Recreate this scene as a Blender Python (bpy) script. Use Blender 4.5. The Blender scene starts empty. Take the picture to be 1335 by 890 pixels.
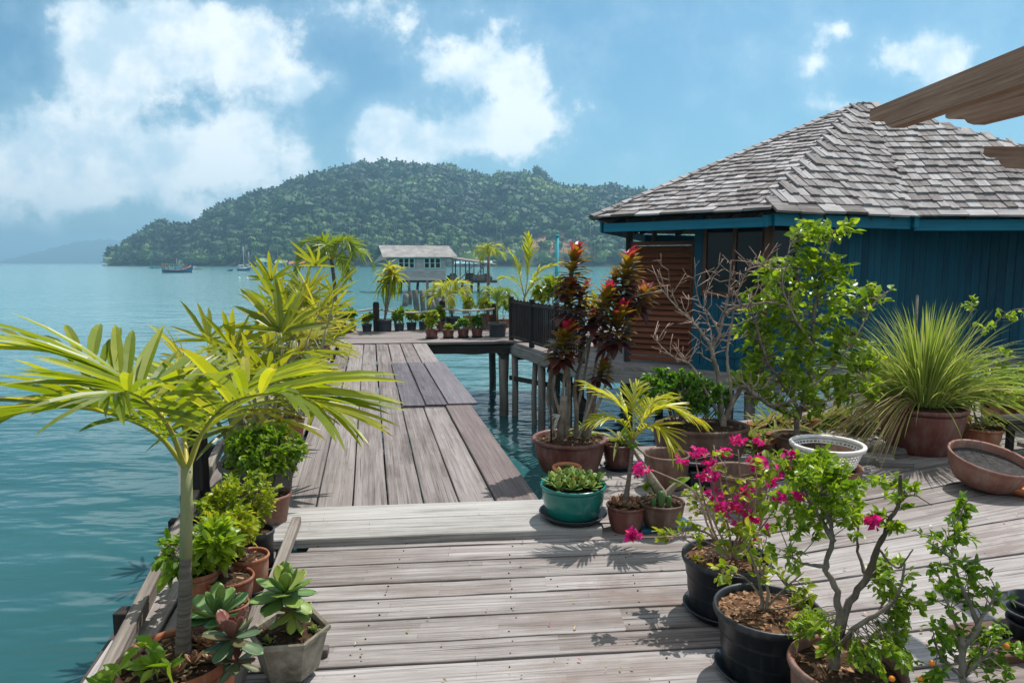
import bpy, bmesh, math, random
import numpy as np
from mathutils import Vector, Matrix, noise as mnoise

rng = np.random.default_rng(7)
random.seed(7)
R = math.radians
sc = bpy.context.scene
col = sc.collection

# ------------------------------------------------------------------ camera, sky, sun, exposure
CAM_H, PITCH, F = 1.6, 6.54, 890.0
cam_d = bpy.data.cameras.new('camera')
cam_d.lens, cam_d.sensor_width, cam_d.clip_start, cam_d.clip_end = 24.0, 36.0, 0.05, 40000.0
cam = bpy.data.objects.new('camera', cam_d)
cam.location = (0, 0, CAM_H)
cam.rotation_euler = (R(90 - PITCH), 0, 0)
col.objects.link(cam)
sc.camera = cam

SUN_DIR = Vector((0.29, 0.38, 0.885)).normalized()
SUN_EL = math.asin(SUN_DIR.z)
SUN_AZ = math.atan2(SUN_DIR.x, SUN_DIR.y)
SUN_STRENGTH, SKY_STRENGTH, EXPOSURE = 4.8, 0.116, 0.25

sun_d = bpy.data.lights.new('sun', 'SUN')
sun_d.energy, sun_d.angle, sun_d.color = SUN_STRENGTH, R(0.53), (1.0, 0.945, 0.88)
sun = bpy.data.objects.new('sun', sun_d)
sun.rotation_euler = SUN_DIR.to_track_quat('Z', 'Y').to_euler()
sun.location = (20, 30, 60)
col.objects.link(sun)

vs = sc.view_settings
vs.view_transform, vs.look, vs.gamma, vs.use_curve_mapping = 'Standard', 'None', 1.0, False
vs.exposure = EXPOSURE
sc.render.engine = 'CYCLES'
cy = sc.cycles
cy.use_denoising = True
try:
    cy.denoiser = 'OPENIMAGEDENOISE'
    cy.denoising_input_passes = 'RGB_ALBEDO_NORMAL'
except Exception:
    pass
cy.max_bounces, cy.diffuse_bounces, cy.glossy_bounces = 6, 3, 3
cy.transmission_bounces, cy.volume_bounces, cy.transparent_max_bounces = 4, 0, 6
cy.sample_clamp_indirect = 6.0
cy.caustics_reflective = cy.caustics_refractive = False

SP, CP = math.sin(R(PITCH)), math.cos(R(PITCH))


def ray(u, v):
    dx, dy = (u - 667.5) / F, (445 - v) / F
    return Vector((dx, CP + dy * SP, -SP + dy * CP))


def G(u, v, z=0.0):            # photo pixel -> point on the level z
    d = ray(u, v)
    t = (z - CAM_H) / d.z
    return Vector((d.x * t, d.y * t, z))


def At(u, v, Y):               # photo pixel -> point at distance Y
    d = ray(u, v)
    t = Y / d.y
    return Vector((d.x * t, Y, CAM_H + d.z * t))


def zat(x, y, v):              # height at which (x, y, z) is seen on row v
    k = (445 - v) / F
    # ((z-h)*CP + y*SP) / (y*CP - (z-h)*SP) = k
    return CAM_H + (k * y * CP - y * SP) / (CP + k * SP)


def mpp(p):                    # metres per photo pixel at point p
    return (p.y * CP - (p.z - CAM_H) * SP) / F


# ------------------------------------------------------------------ node helpers
def new_mat(name):
    m = bpy.data.materials.new(name)
    m.use_nodes = True
    nt = m.node_tree
    for n in list(nt.nodes):
        nt.nodes.remove(n)
    out = nt.nodes.new('ShaderNodeOutputMaterial')
    return m, nt, out


def N(nt, kind, **kw):
    n = nt.nodes.new('ShaderNode' + kind)
    for k, v in kw.items():
        if k.startswith('i_'):
            key = k[2:]
            key = int(key) if key.isdigit() else key.replace('_', ' ')
            n.inputs[key].default_value = v
        else:
            setattr(n, k, v)
    return n


def L(nt, a, ao, b, bi):
    nt.links.new(a.outputs[ao], b.inputs[bi])


def ramp(nt, stops, interp='LINEAR'):
    n = nt.nodes.new('ShaderNodeValToRGB')
    cr = n.color_ramp
    cr.interpolation = interp
    while len(cr.elements) > 1:
        cr.elements.remove(cr.elements[0])
    cr.elements[0].position = stops[0][0]
    c = stops[0][1]
    cr.elements[0].color = (*c, 1) if not isinstance(c, (int, float)) else (c, c, c, 1)
    for p, c in stops[1:]:
        e = cr.elements.new(p)
        e.color = (*c, 1) if not isinstance(c, (int, float)) else (c, c, c, 1)
    return n


def mathn(nt, op, a=None, b=None, clamp=False):
    n = nt.nodes.new('ShaderNodeMath')
    n.operation = op
    n.use_clamp = clamp
    for i, s in enumerate((a, b)):
        if s is None:
            continue
        if isinstance(s, (int, float)):
            n.inputs[i].default_value = s
        else:
            nt.links.new(s, n.inputs[i])
    return n.outputs[0]


def mixc(nt, fac, a, b, blend='MIX'):
    n = nt.nodes.new('ShaderNodeMix')
    n.data_type = 'RGBA'
    n.blend_type = blend
    for key, s in ((0, fac), (6, a), (7, b)):
        if isinstance(s, (int, float)):
            n.inputs[key].default_value = s
        elif isinstance(s, tuple):
            n.inputs[key].default_value = (*s, 1)
        else:
            nt.links.new(s, n.inputs[key])
    return n.outputs[2]


# ------------------------------------------------------------------ the sky: Nishita plus cumulus banks by direction
def build_world():
    w = bpy.data.worlds.new('World')
    sc.world = w
    w.use_nodes = True
    nt = w.node_tree
    for n in list(nt.nodes):
        nt.nodes.remove(n)
    out = nt.nodes.new('ShaderNodeOutputWorld')
    bg = nt.nodes.new('ShaderNodeBackground')
    bg.inputs[1].default_value = SKY_STRENGTH
    sky = nt.nodes.new('ShaderNodeTexSky')
    sky.sky_type = 'NISHITA'
    sky.sun_disc = False
    sky.sun_elevation = SUN_EL
    sky.sun_rotation = SUN_AZ
    sky.altitude, sky.air_density, sky.dust_density, sky.ozone_density = 0, 1.0, 1.7, 2.2
    tc = nt.nodes.new('ShaderNodeTexCoord')
    sep = nt.nodes.new('ShaderNodeSeparateXYZ')
    L(nt, tc, 'Generated', sep, 0)
    ysafe = mathn(nt, 'MAXIMUM', sep.outputs[1], 0.05)
    px = mathn(nt, 'DIVIDE', sep.outputs[0], ysafe)
    pz = mathn(nt, 'DIVIDE', sep.outputs[2], ysafe)
    comb = nt.nodes.new('ShaderNodeCombineXYZ')
    nt.links.new(px, comb.inputs[0])
    nt.links.new(pz, comb.inputs[1])
    # ragged edges: warp the plane by noise before testing the banks
    nz1 = N(nt, 'TexNoise', i_Scale=5.5, i_Detail=9.0, i_Roughness=0.6)
    L(nt, comb, 0, nz1, 'Vector')
    nz2 = N(nt, 'TexNoise', i_Scale=14.0, i_Detail=8.0, i_Roughness=0.62)
    L(nt, comb, 0, nz2, 'Vector')
    nz3 = N(nt, 'TexNoise', i_Scale=2.6, i_Detail=6.0, i_Roughness=0.55)
    L(nt, comb, 0, nz3, 'Vector')
    banks = [  # u, v, radius u, radius v, weight (on the photo)
        (205, 40, 120, 50, .80), (150, 95, 70, 50, .62), (335, 70, 55, 50, .80), (100, 20, 80, 32, .7), (275, 130, 80, 34, .45),
        (505, 18, 100, 38, .72), (545, 75, 50, 38, .45), (655, 92, 75, 34, .95), (600, 75, 36, 34, .6),
        (685, 160, 42, 34, 1.75), (632, 172, 42, 30, 1.6), (500, 165, 32, 32, 1.8), (530, 192, 40, 30, 1.8),
        (310, 192, 66, 32, 1.5), (185, 222, 82, 36, 1.35), (60, 205, 90, 60, 1.3), (90, 240, 44, 24, 1.3),
        (240, 205, 60, 30, .6), (30, 290, 70, 26, .7), (250, 275, 70, 22, .5), (370, 240, 60, 26, .5), (400, 105, 26, 18, .8), (440, 105, 16, 18, .6),
        (1175, 78, 72, 36, 1.15), (1250, 62, 50, 26, .75), (1095, 40, 22, 16, .8), (1105, 140, 50, 12, .75), (1060, 85, 22, 14, .6),
        (740, 40, 160, 40, .22), (860, 120, 120, 40, .15), (1290, 120, 60, 30, .3), (620, 215, 140, 20, .3), (160, 150, 160, 60, .3)]
    acc = None
    for (u, v, ru, rv, wgt) in banks:
        d = ray(u, v)
        cx, cz = d.x / d.y, d.z / d.y
        e = ray(u + ru, v - rv)
        rx, rz = abs(e.x / e.y - cx), abs(e.z / e.y - cz)
        a = mathn(nt, 'MULTIPLY', mathn(nt, 'SUBTRACT', px, cx), 1 / rx)
        b = mathn(nt, 'MULTIPLY', mathn(nt, 'SUBTRACT', pz, cz), 1 / rz)
        r2 = mathn(nt, 'ADD', mathn(nt, 'MULTIPLY', a, a), mathn(nt, 'MULTIPLY', b, b))
        g = mathn(nt, 'MULTIPLY', mathn(nt, 'POWER', 2.718, mathn(nt, 'MULTIPLY', r2, -0.8)), wgt)
        acc = g if acc is None else mathn(nt, 'ADD', acc, g)
    n1 = mathn(nt, 'SUBTRACT', nz1.outputs[0], 0.5)
    n2 = mathn(nt, 'SUBTRACT', nz2.outputs[0], 0.5)
    n3 = mathn(nt, 'SUBTRACT', nz3.outputs[0], 0.5)
    nsum = mathn(nt, 'ADD', mathn(nt, 'ADD', mathn(nt, 'MULTIPLY', n1, 2.9), mathn(nt, 'MULTIPLY', n2, 2.0)), mathn(nt, 'MULTIPLY', n3, 0.7))
    dens = mathn(nt, 'ADD', acc, nsum)
    puff = nt.nodes.new('ShaderNodeMapRange')
    puff.interpolation_type = 'SMOOTHSTEP'
    puff.inputs[1].default_value, puff.inputs[2].default_value = 0.50, 1.12
    puff.inputs[3].default_value, puff.inputs[4].default_value = 0.0, 0.85
    nt.links.new(dens, puff.inputs[0])
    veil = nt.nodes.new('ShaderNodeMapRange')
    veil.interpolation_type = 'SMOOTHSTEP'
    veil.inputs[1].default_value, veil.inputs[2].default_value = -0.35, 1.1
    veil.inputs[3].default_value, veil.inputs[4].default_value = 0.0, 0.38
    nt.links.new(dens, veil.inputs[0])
    front = mathn(nt, 'GREATER_THAN', sep.outputs[1], 0.05)
    upm = nt.nodes.new('ShaderNodeMapRange')
    upm.inputs[1].default_value, upm.inputs[2].default_value = -0.01, 0.05
    nt.links.new(sep.outputs[2], upm.inputs[0])
    mask = mathn(nt, 'MULTIPLY', front, upm.outputs[0])
    pf = mathn(nt, 'MULTIPLY', puff.outputs[0], mask)
    vf = mathn(nt, 'MULTIPLY', veil.outputs[0], mask)
    tone = mixc(nt, 1.0, sky.outputs[0], SKY_TINT, 'MULTIPLY')
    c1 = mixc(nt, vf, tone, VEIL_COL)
    shade = nt.nodes.new('ShaderNodeMapRange')
    shade.interpolation_type = 'SMOOTHSTEP'
    shade.inputs[1].default_value, shade.inputs[2].default_value = 0.36, 0.62
    nz4 = N(nt, 'TexNoise', i_Scale=9.0, i_Detail=7.0, i_Roughness=0.6)
    off = nt.nodes.new('ShaderNodeVectorMath')
    off.operation = 'ADD'
    off.inputs[1].default_value = (3.1, 7.7, 0.4)
    L(nt, comb, 0, off, 0)
    L(nt, off, 0, nz4, 'Vector')
    nt.links.new(nz4.outputs[0], shade.inputs[0])
    cloudc = mixc(nt, shade.outputs[0], CLOUD_SHADE, PUFF_COL)
    c2 = mixc(nt, pf, c1, cloudc)
    # unseen broken cloud added overhead and behind to brighten and whiten the fill light
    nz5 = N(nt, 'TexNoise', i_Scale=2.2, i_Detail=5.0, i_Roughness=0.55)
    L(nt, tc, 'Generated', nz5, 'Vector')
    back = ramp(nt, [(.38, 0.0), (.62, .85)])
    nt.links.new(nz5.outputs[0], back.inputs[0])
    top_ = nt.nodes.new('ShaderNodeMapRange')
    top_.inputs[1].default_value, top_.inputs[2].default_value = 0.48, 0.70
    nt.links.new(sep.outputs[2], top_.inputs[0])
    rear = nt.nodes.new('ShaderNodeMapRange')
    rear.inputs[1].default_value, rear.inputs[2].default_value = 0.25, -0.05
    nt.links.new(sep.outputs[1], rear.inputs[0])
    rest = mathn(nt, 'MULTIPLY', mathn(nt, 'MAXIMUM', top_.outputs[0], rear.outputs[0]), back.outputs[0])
    c2 = mixc(nt, rest, c2, CLOUD_FILL)
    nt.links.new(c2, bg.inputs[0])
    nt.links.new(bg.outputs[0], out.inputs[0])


SKY_TINT = (0.44, 0.75, 0.81)
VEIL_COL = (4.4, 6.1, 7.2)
PUFF_COL = (8.6, 8.9, 9.0)
CLOUD_SHADE = (4.9, 6.3, 7.3)
CLOUD_FILL = (9.0, 8.8, 8.4)
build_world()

# ------------------------------------------------------------------ mesh builder
class MB:
    def __init__(s):
        s.v, s.fl, s.fc, s.mi, s.ti, s.uv, s.sm, s.n = [], [], [], [], [], [], [], 0

    def add(s, verts, faces, mi=0, tint=0.5, uv=None, smooth=False):
        verts = np.asarray(verts, dtype=np.float32).reshape(-1, 3)
        s.v.append(verts)
        for k, f in enumerate(faces):
            s.fl.append(np.asarray(f, dtype=np.int32) + s.n)
        cnt = np.array([len(f) for f in faces], dtype=np.int32)
        s.fc.append(cnt)
        s.mi.append(np.full(len(faces), mi, np.int32))
        s.ti.append(np.broadcast_to(np.asarray(tint, np.float32), (len(faces),)).copy())
        s.sm.append(np.full(len(faces), smooth, bool))
        nl = int(cnt.sum())
        if uv is None:
            s.uv.append(np.zeros((nl, 2), np.float32))
        else:
            s.uv.append(np.asarray(uv, np.float32).reshape(-1, 2))
        s.n += len(verts)

    def inst(s, tmpl, pos, rot, scale, mi=0, tint=0.5, smooth=False, tvar=None):
        tv, tf = tmpl
        tv = np.asarray(tv, np.float32)
        pos = np.asarray(pos, np.float32).reshape(-1, 3)
        M = len(pos)
        if M == 0:
            return
        scale = np.asarray(scale, np.float32)
        if scale.ndim == 0:
            scale = np.full((M, 3), scale, np.float32)
        elif scale.ndim == 1:
            scale = np.repeat(scale[:, None], 3, 1)
        local = tv[None] * scale[:, None, :]
        w = np.einsum('mij,mkj->mki', np.asarray(rot, np.float32), local) + pos[:, None, :]
        s.v.append(w.reshape(-1, 3).astype(np.float32))
        loops = np.concatenate([np.asarray(f, np.int32) for f in tf])
        cnt = np.array([len(f) for f in tf], np.int32)
        off = (np.arange(M, dtype=np.int32) * len(tv))[:, None] + s.n
        s.fl.append((loops[None] + off).reshape(-1))
        s.fc.append(np.tile(cnt, M))
        s.mi.append(np.full(M * len(tf), mi, np.int32))
        t = np.broadcast_to(np.asarray(tint, np.float32), (M,))
        t = np.repeat(t, len(tf))
        if tvar is not None:
            t = t + np.tile(np.asarray(tvar, np.float32), M)
        s.ti.append(t.astype(np.float32))
        s.sm.append(np.full(M * len(tf), smooth, bool))
        s.uv.append(np.zeros((M * len(loops), 2), np.float32))
        s.n += M * len(tv)

    def build(s, name, mats, parent=None, org=None):
        if org is None:
            org = ORG.get(parent.name, Vector((0, 0, 0))) if parent else Vector((0, 0, 0))
        me = bpy.data.meshes.new(name)
        v = np.concatenate(s.v) - np.array(org, np.float32)[None]
        fl, fc = np.concatenate(s.fl), np.concatenate(s.fc)
        me.vertices.add(len(v))
        me.vertices.foreach_set('co', v.astype(np.float32).ravel())
        me.loops.add(len(fl))
        me.loops.foreach_set('vertex_index', fl.astype(np.int32))
        me.polygons.add(len(fc))
        st = np.zeros(len(fc), np.int32)
        st[1:] = np.cumsum(fc)[:-1]
        me.polygons.foreach_set('loop_start', st)
        me.polygons.foreach_set('loop_total', fc)
        me.polygons.foreach_set('material_index', np.concatenate(s.mi))
        me.polygons.foreach_set('use_smooth', np.concatenate(s.sm))
        at = me.attributes.new('tint', 'FLOAT', 'FACE')
        at.data.foreach_set('value', np.clip(np.concatenate(s.ti), 0, 1))
        ul = me.uv_layers.new(name='UVMap')
        ul.data.foreach_set('uv', np.concatenate(s.uv).ravel())
        if not isinstance(mats, (list, tuple)):
            mats = [mats]
        for m in mats:
            me.materials.append(m)
        me.update(calc_edges=True)
        me.validate()
        o = bpy.data.objects.new(name, me)
        col.objects.link(o)
        if parent is not None:
            o.parent = parent
        else:
            o.location = org
        ORG[o.name] = Vector(org)
        return o


ORG = {}


def thing(name, label, cat, loc=(0, 0, 0), group=None):
    o = bpy.data.objects.new(name, None)
    o.empty_display_size = 0.1
    o.location = loc
    col.objects.link(o)
    o['label'], o['category'] = label, cat
    if group:
        o['group'] = group
    ORG[o.name] = Vector(loc)
    return o


def tag(o, label, cat, group=None):
    o['label'], o['category'] = label, cat
    if group:
        o['group'] = group
    return o


def struct(o, kind='structure'):
    o['kind'] = kind
    return o


# ---- primitive adders
def nrm(a):
    a = np.asarray(a, np.float64)
    return a / (np.linalg.norm(a, axis=-1, keepdims=True) + 1e-9)


def box(mb, c, ex, ey, ez, hx, hy, hz, mi=0, tint=.5, bev=0.004):
    """bevelled box at centre c, unit axes ex, ey, ez, half sizes; UV runs along its longest axis in metres"""
    c, ex, ey, ez = (Vector(q) for q in (c, ex, ey, ez))
    H = (hx, hy, hz)
    ax = (ex, ey, ez)
    b = min(bev, min(H) * 0.45)
    verts, idx = [], {}
    for sx in (-1, 1):
        for sy in (-1, 1):
            for sz in (-1, 1):
                for k in range(3):
                    q = [sx * (H[0] - b), sy * (H[1] - b), sz * (H[2] - b)]
                    q[k] = (sx, sy, sz)[k] * H[k]
                    idx[(sx, sy, sz, k)] = len(verts)
                    verts.append(q)
    faces = []
    for k in range(3):
        i, j = (k + 1) % 3, (k + 2) % 3
        for s in (-1, 1):
            f = []
            for (a, d) in ((-1, -1), (1, -1), (1, 1), (-1, 1)):
                q = [0, 0, 0]
                q[k], q[i], q[j] = s, a, d
                f.append(idx[(*q, k)])
            faces.append(f if s > 0 else f[::-1])
    for k in range(3):
        i, j = (k + 1) % 3, (k + 2) % 3
        for a in (-1, 1):
            for d in (-1, 1):
                q0, q1 = [0, 0, 0], [0, 0, 0]
                q0[k], q0[i], q0[j] = -1, a, d
                q1[k], q1[i], q1[j] = 1, a, d
                f = [idx[(*q0, i)], idx[(*q1, i)], idx[(*q1, j)], idx[(*q0, j)]]
                faces.append(f if a * d > 0 else f[::-1])
    for sx in (-1, 1):
        for sy in (-1, 1):
            for sz in (-1, 1):
                f = [idx[(sx, sy, sz, k)] for k in range(3)]
                faces.append(f if sx * sy * sz > 0 else f[::-1])
    la = max(range(3), key=lambda k: H[k])
    lb, lc = [k for k in range(3) if k != la]
    ou, ov = random.uniform(0, 50), random.uniform(0, 50)
    uv = []
    for f in faces:
        for q in f:
            p = verts[q]
            uv.append((p[la] + ou, p[lb] + p[lc] * 1.13 + ov))
    w = [c + ex * p[0] + ey * p[1] + ez * p[2] for p in verts]
    mb.add([tuple(p) for p in w], faces, mi, tint, uv)


def beam(mb, a, b, w, h, mi=0, tint=.5, up=(0, 0, 1), bev=0.004):
    """bar from a to b, width w, height h"""
    a, b = Vector(a), Vector(b)
    d = (b - a)
    ln = d.length
    d.normalize()
    up = Vector(up)
    s = d.cross(up)
    if s.length < 1e-3:
        s = d.cross(Vector((1, 0, 0)))
    s.normalize()
    t = s.cross(d)
    box(mb, (a + b) / 2, d, s, t, ln / 2, w / 2, h / 2, mi, tint, bev)


def tube(mb, pts, radii, seg=7, mi=0, tint=.5, cap=True, smooth=True, rough=0.0):
    pts = [Vector(p) for p in pts]
    n = len(pts)
    if isinstance(radii, (int, float)):
        radii = [radii] * n
    verts = []
    prev = None
    for i in range(n):
        d = (pts[min(i + 1, n - 1)] - pts[max(i - 1, 0)])
        if d.length < 1e-7:
            d = Vector((0, 0, 1))
        d.normalize()
        if prev is None:
            a = d.cross(Vector((0.3, 0.9, 0.1)))
            if a.length < 1e-3:
                a = d.cross(Vector((1, 0, 0)))
        else:
            a = prev - d * prev.dot(d)
        a.normalize()
        prev = a
        b = d.cross(a)
        for k in range(seg):
            t = 2 * math.pi * k / seg
            rk = radii[i] * (1 + random.gauss(0, rough)) if rough else radii[i]
            verts.append(tuple(pts[i] + (a * math.cos(t) + b * math.sin(t)) * rk))
    faces, uv = [], []
    acc = [0]
    for i in range(1, n):
        acc.append(acc[-1] + (pts[i] - pts[i - 1]).length)
    per = 2 * math.pi * max(radii)
    for i in range(n - 1):
        for k in range(seg):
            k2 = (k + 1) % seg
            faces.append([i * seg + k, i * seg + k2, (i + 1) * seg + k2, (i + 1) * seg + k])
            uv += [(acc[i], per * k / seg), (acc[i], per * (k + 1) / seg), (acc[i + 1], per * (k + 1) / seg), (acc[i + 1], per * k / seg)]
    if cap:
        faces.append(list(range(seg))[::-1])
        faces.append([(n - 1) * seg + k for k in range(seg)])
        uv += [(0, 0)] * (2 * seg)
    mb.add(verts, faces, mi, tint, uv, smooth)


def lathe(mb, c, prof, seg=40, mi=0, tint=.5, smooth=True, ox=1.0, oy=1.0, rot=0.0, wob=None, tilt=None):
    """prof: list of (r, z); closed at r=0 ends"""
    c = Vector(c)
    verts, rings, faces = [], [], []
    for (r, z) in prof:
        if r <= 1e-6:
            rings.append([len(verts)])
            verts.append((0, 0, z))
        else:
            ring = []
            for k in range(seg):
                t = 2 * math.pi * k / seg + rot
                q = r * (wob(t, z) if wob else 1)
                ring.append(len(verts))
                verts.append((q * math.cos(t) * ox, q * math.sin(t) * oy, z))
            rings.append(ring)
    for a, b in zip(rings[:-1], rings[1:]):
        for k in range(seg):
            k2 = (k + 1) % seg
            if len(a) == 1 and len(b) == 1:
                continue
            if len(a) == 1:
                faces.append([a[0], b[k2], b[k]])
            elif len(b) == 1:
                faces.append([a[k], a[k2], b[0]])
            else:
                faces.append([a[k], a[k2], b[k2], b[k]])
    vv = [Vector(p) for p in verts]
    if tilt is not None:
        m = tilt.to_3x3() if hasattr(tilt, 'to_3x3') else tilt
        vv = [m @ p for p in vv]
    mb.add([tuple(p + c) for p in vv], faces, mi, tint, None, smooth)


def bez(p0, p1, p2, n):
    p0, p1, p2 = Vector(p0), Vector(p1), Vector(p2)
    return [p0 * (1 - t) ** 2 + p1 * 2 * t * (1 - t) + p2 * t * t for t in [i / (n - 1) for i in range(n)]]


def spline(ctrl, n):
    """Catmull-Rom through the control points"""
    c = [Vector(p) for p in ctrl]
    c = [c[0] * 2 - c[1]] + c + [c[-1] * 2 - c[-2]]
    segs = len(c) - 3
    out = []
    for i in range(n):
        t = i / (n - 1) * segs
        k = min(int(t), segs - 1)
        t -= k
        a, b, d, e = c[k:k + 4]
        out.append(0.5 * ((2 * b) + (d - a) * t + (2 * a - 5 * b + 4 * d - e) * t * t + (3 * b - a - 3 * d + e) * t ** 3))
    return out


def frames(d, up=None):
    """(M,3) directions -> (M,3,3) rotations with local y along d and local z near up"""
    d = nrm(d)
    M = len(d)
    if up is None:
        up = np.tile(np.array([0, 0, 1.0]), (M, 1))
    up = np.broadcast_to(np.asarray(up, np.float64), (M, 3))
    x = np.cross(d, up)
    bad = np.linalg.norm(x, axis=1) < 1e-3
    if bad.any():
        x[bad] = np.cross(d[bad], np.array([1.0, 0.1, 0]))
    x = nrm(x)
    z = np.cross(x, d)
    return np.stack([x, d, z], axis=2)


def leaf_t(w=.3, fold=.12, curve=.25, widths=((0, .12), (.3, .9), (.6, 1.0), (.85, .55), (1, 0)), tip_curl=0.0):
    """leaf along +y, unit length, creased at the midrib, drooping"""
    v, f = [], []
    for (y, k) in widths:
        z = -curve * y * y
        yy = y * (1 - 0.25 * curve * y)
        hw = w * .5 * k
        if k == 0:
            v.append((0, yy, z))
        else:
            v += [(-hw, yy, z + fold * hw * 2), (0, yy, z), (hw, yy, z + fold * hw * 2)]
    n = len(widths)
    for i in range(n - 1):
        a = i * 3
        if widths[i + 1][1] == 0:
            b = (i + 1) * 3
            f += [(a, a + 1, b), (a + 1, a + 2, b)]
        else:
            b = a + 3
            f += [(a, a + 1, b + 1, b), (a + 1, a + 2, b + 2, b + 1)]
    return v, f


BLADE = leaf_t(.085, .25, .45, ((0, .35), (.15, .9), (.4, 1), (.7, .8), (.88, .45), (1, 0)))
PINNA = leaf_t(.095, .30, .16, ((0, .3), (.12, .8), (.4, 1), (.7, .8), (.88, .45), (1, 0)))
BLADE_FLAT = leaf_t(.10, .3, .15, ((0, .4), (.2, .9), (.55, 1), (.85, .6), (1, 0)))
OVATE = leaf_t(.50, .18, .22, ((0, .1), (.25, .9), (.5, 1.0), (.8, .55), (1, 0)))
OVATE_S = leaf_t(.50, .2, .15, ((0, .15), (.4, 1.0), (1, 0)))
LANCE = leaf_t(.26, .2, .35, ((0, .3), (.3, .95), (.6, 1), (.85, .6), (1, 0)))
STRAP = leaf_t(.19, .35, .55, ((0, .7), (.3, 1), (.6, .9), (.85, .5), (1, 0)))


def fleshy_t(w=.42, thick_=.10, curve=-.10, widths=((0, .35), (.25, .62), (.5, .9), (.72, 1.0), (.9, .68), (1, .16))):
    """thick succulent leaf along +y: hollow upper face, rounded back"""
    v, f = [], []
    for (y, k) in widths:
        z = -curve * y * y
        hw = w * .5 * k
        t = thick_ * (.35 + .65 * math.sin(math.pi * min(1, .15 + .8 * y)))
        v += [(-hw, y, z + .10 * hw), (-hw * .5, y, z - .02), (0, y, z - .05 * k), (hw * .5, y, z - .02), (hw, y, z + .10 * hw), (hw * .55, y, z - t * .8), (0, y, z - t), (-hw * .55, y, z - t * .8)]
    n = len(widths)
    for i in range(n - 1):
        for k in range(8):
            k2 = (k + 1) % 8
            f.append((i * 8 + k, i * 8 + k2, i * 8 + 8 + k2, i * 8 + 8 + k))
    f.append(tuple((n - 1) * 8 + k for k in range(8)))
    return v, f


SPOON = fleshy_t()


def rand_dirs(n, zlo=-1.0, zhi=1.0, g=rng):
    z = g.uniform(zlo, zhi, n)
    t = g.uniform(0, 2 * math.pi, n)
    r = np.sqrt(np.maximum(0, 1 - z * z))
    return np.stack([r * np.cos(t), r * np.sin(t), z], 1)

# ------------------------------------------------------------------ materials
def principled(nt, out, rough=.6, spec=.5):
    p = nt.nodes.new('ShaderNodeBsdfPrincipled')
    p.inputs['Roughness'].default_value = rough
    p.inputs['Specular IOR Level'].default_value = spec
    nt.links.new(p.outputs[0], out.inputs[0])
    return p


def bump(nt, p, h, strength=.3, dist=.01):
    b = nt.nodes.new('ShaderNodeBump')
    b.inputs['Strength'].default_value = strength
    b.inputs['Distance'].default_value = dist
    nt.links.new(h, b.inputs['Height'])
    nt.links.new(b.outputs[0], p.inputs['Normal'])


def tint_attr(nt):
    a = nt.nodes.new('ShaderNodeAttribute')
    a.attribute_name = 'tint'
    return a.outputs['Fac']


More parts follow.
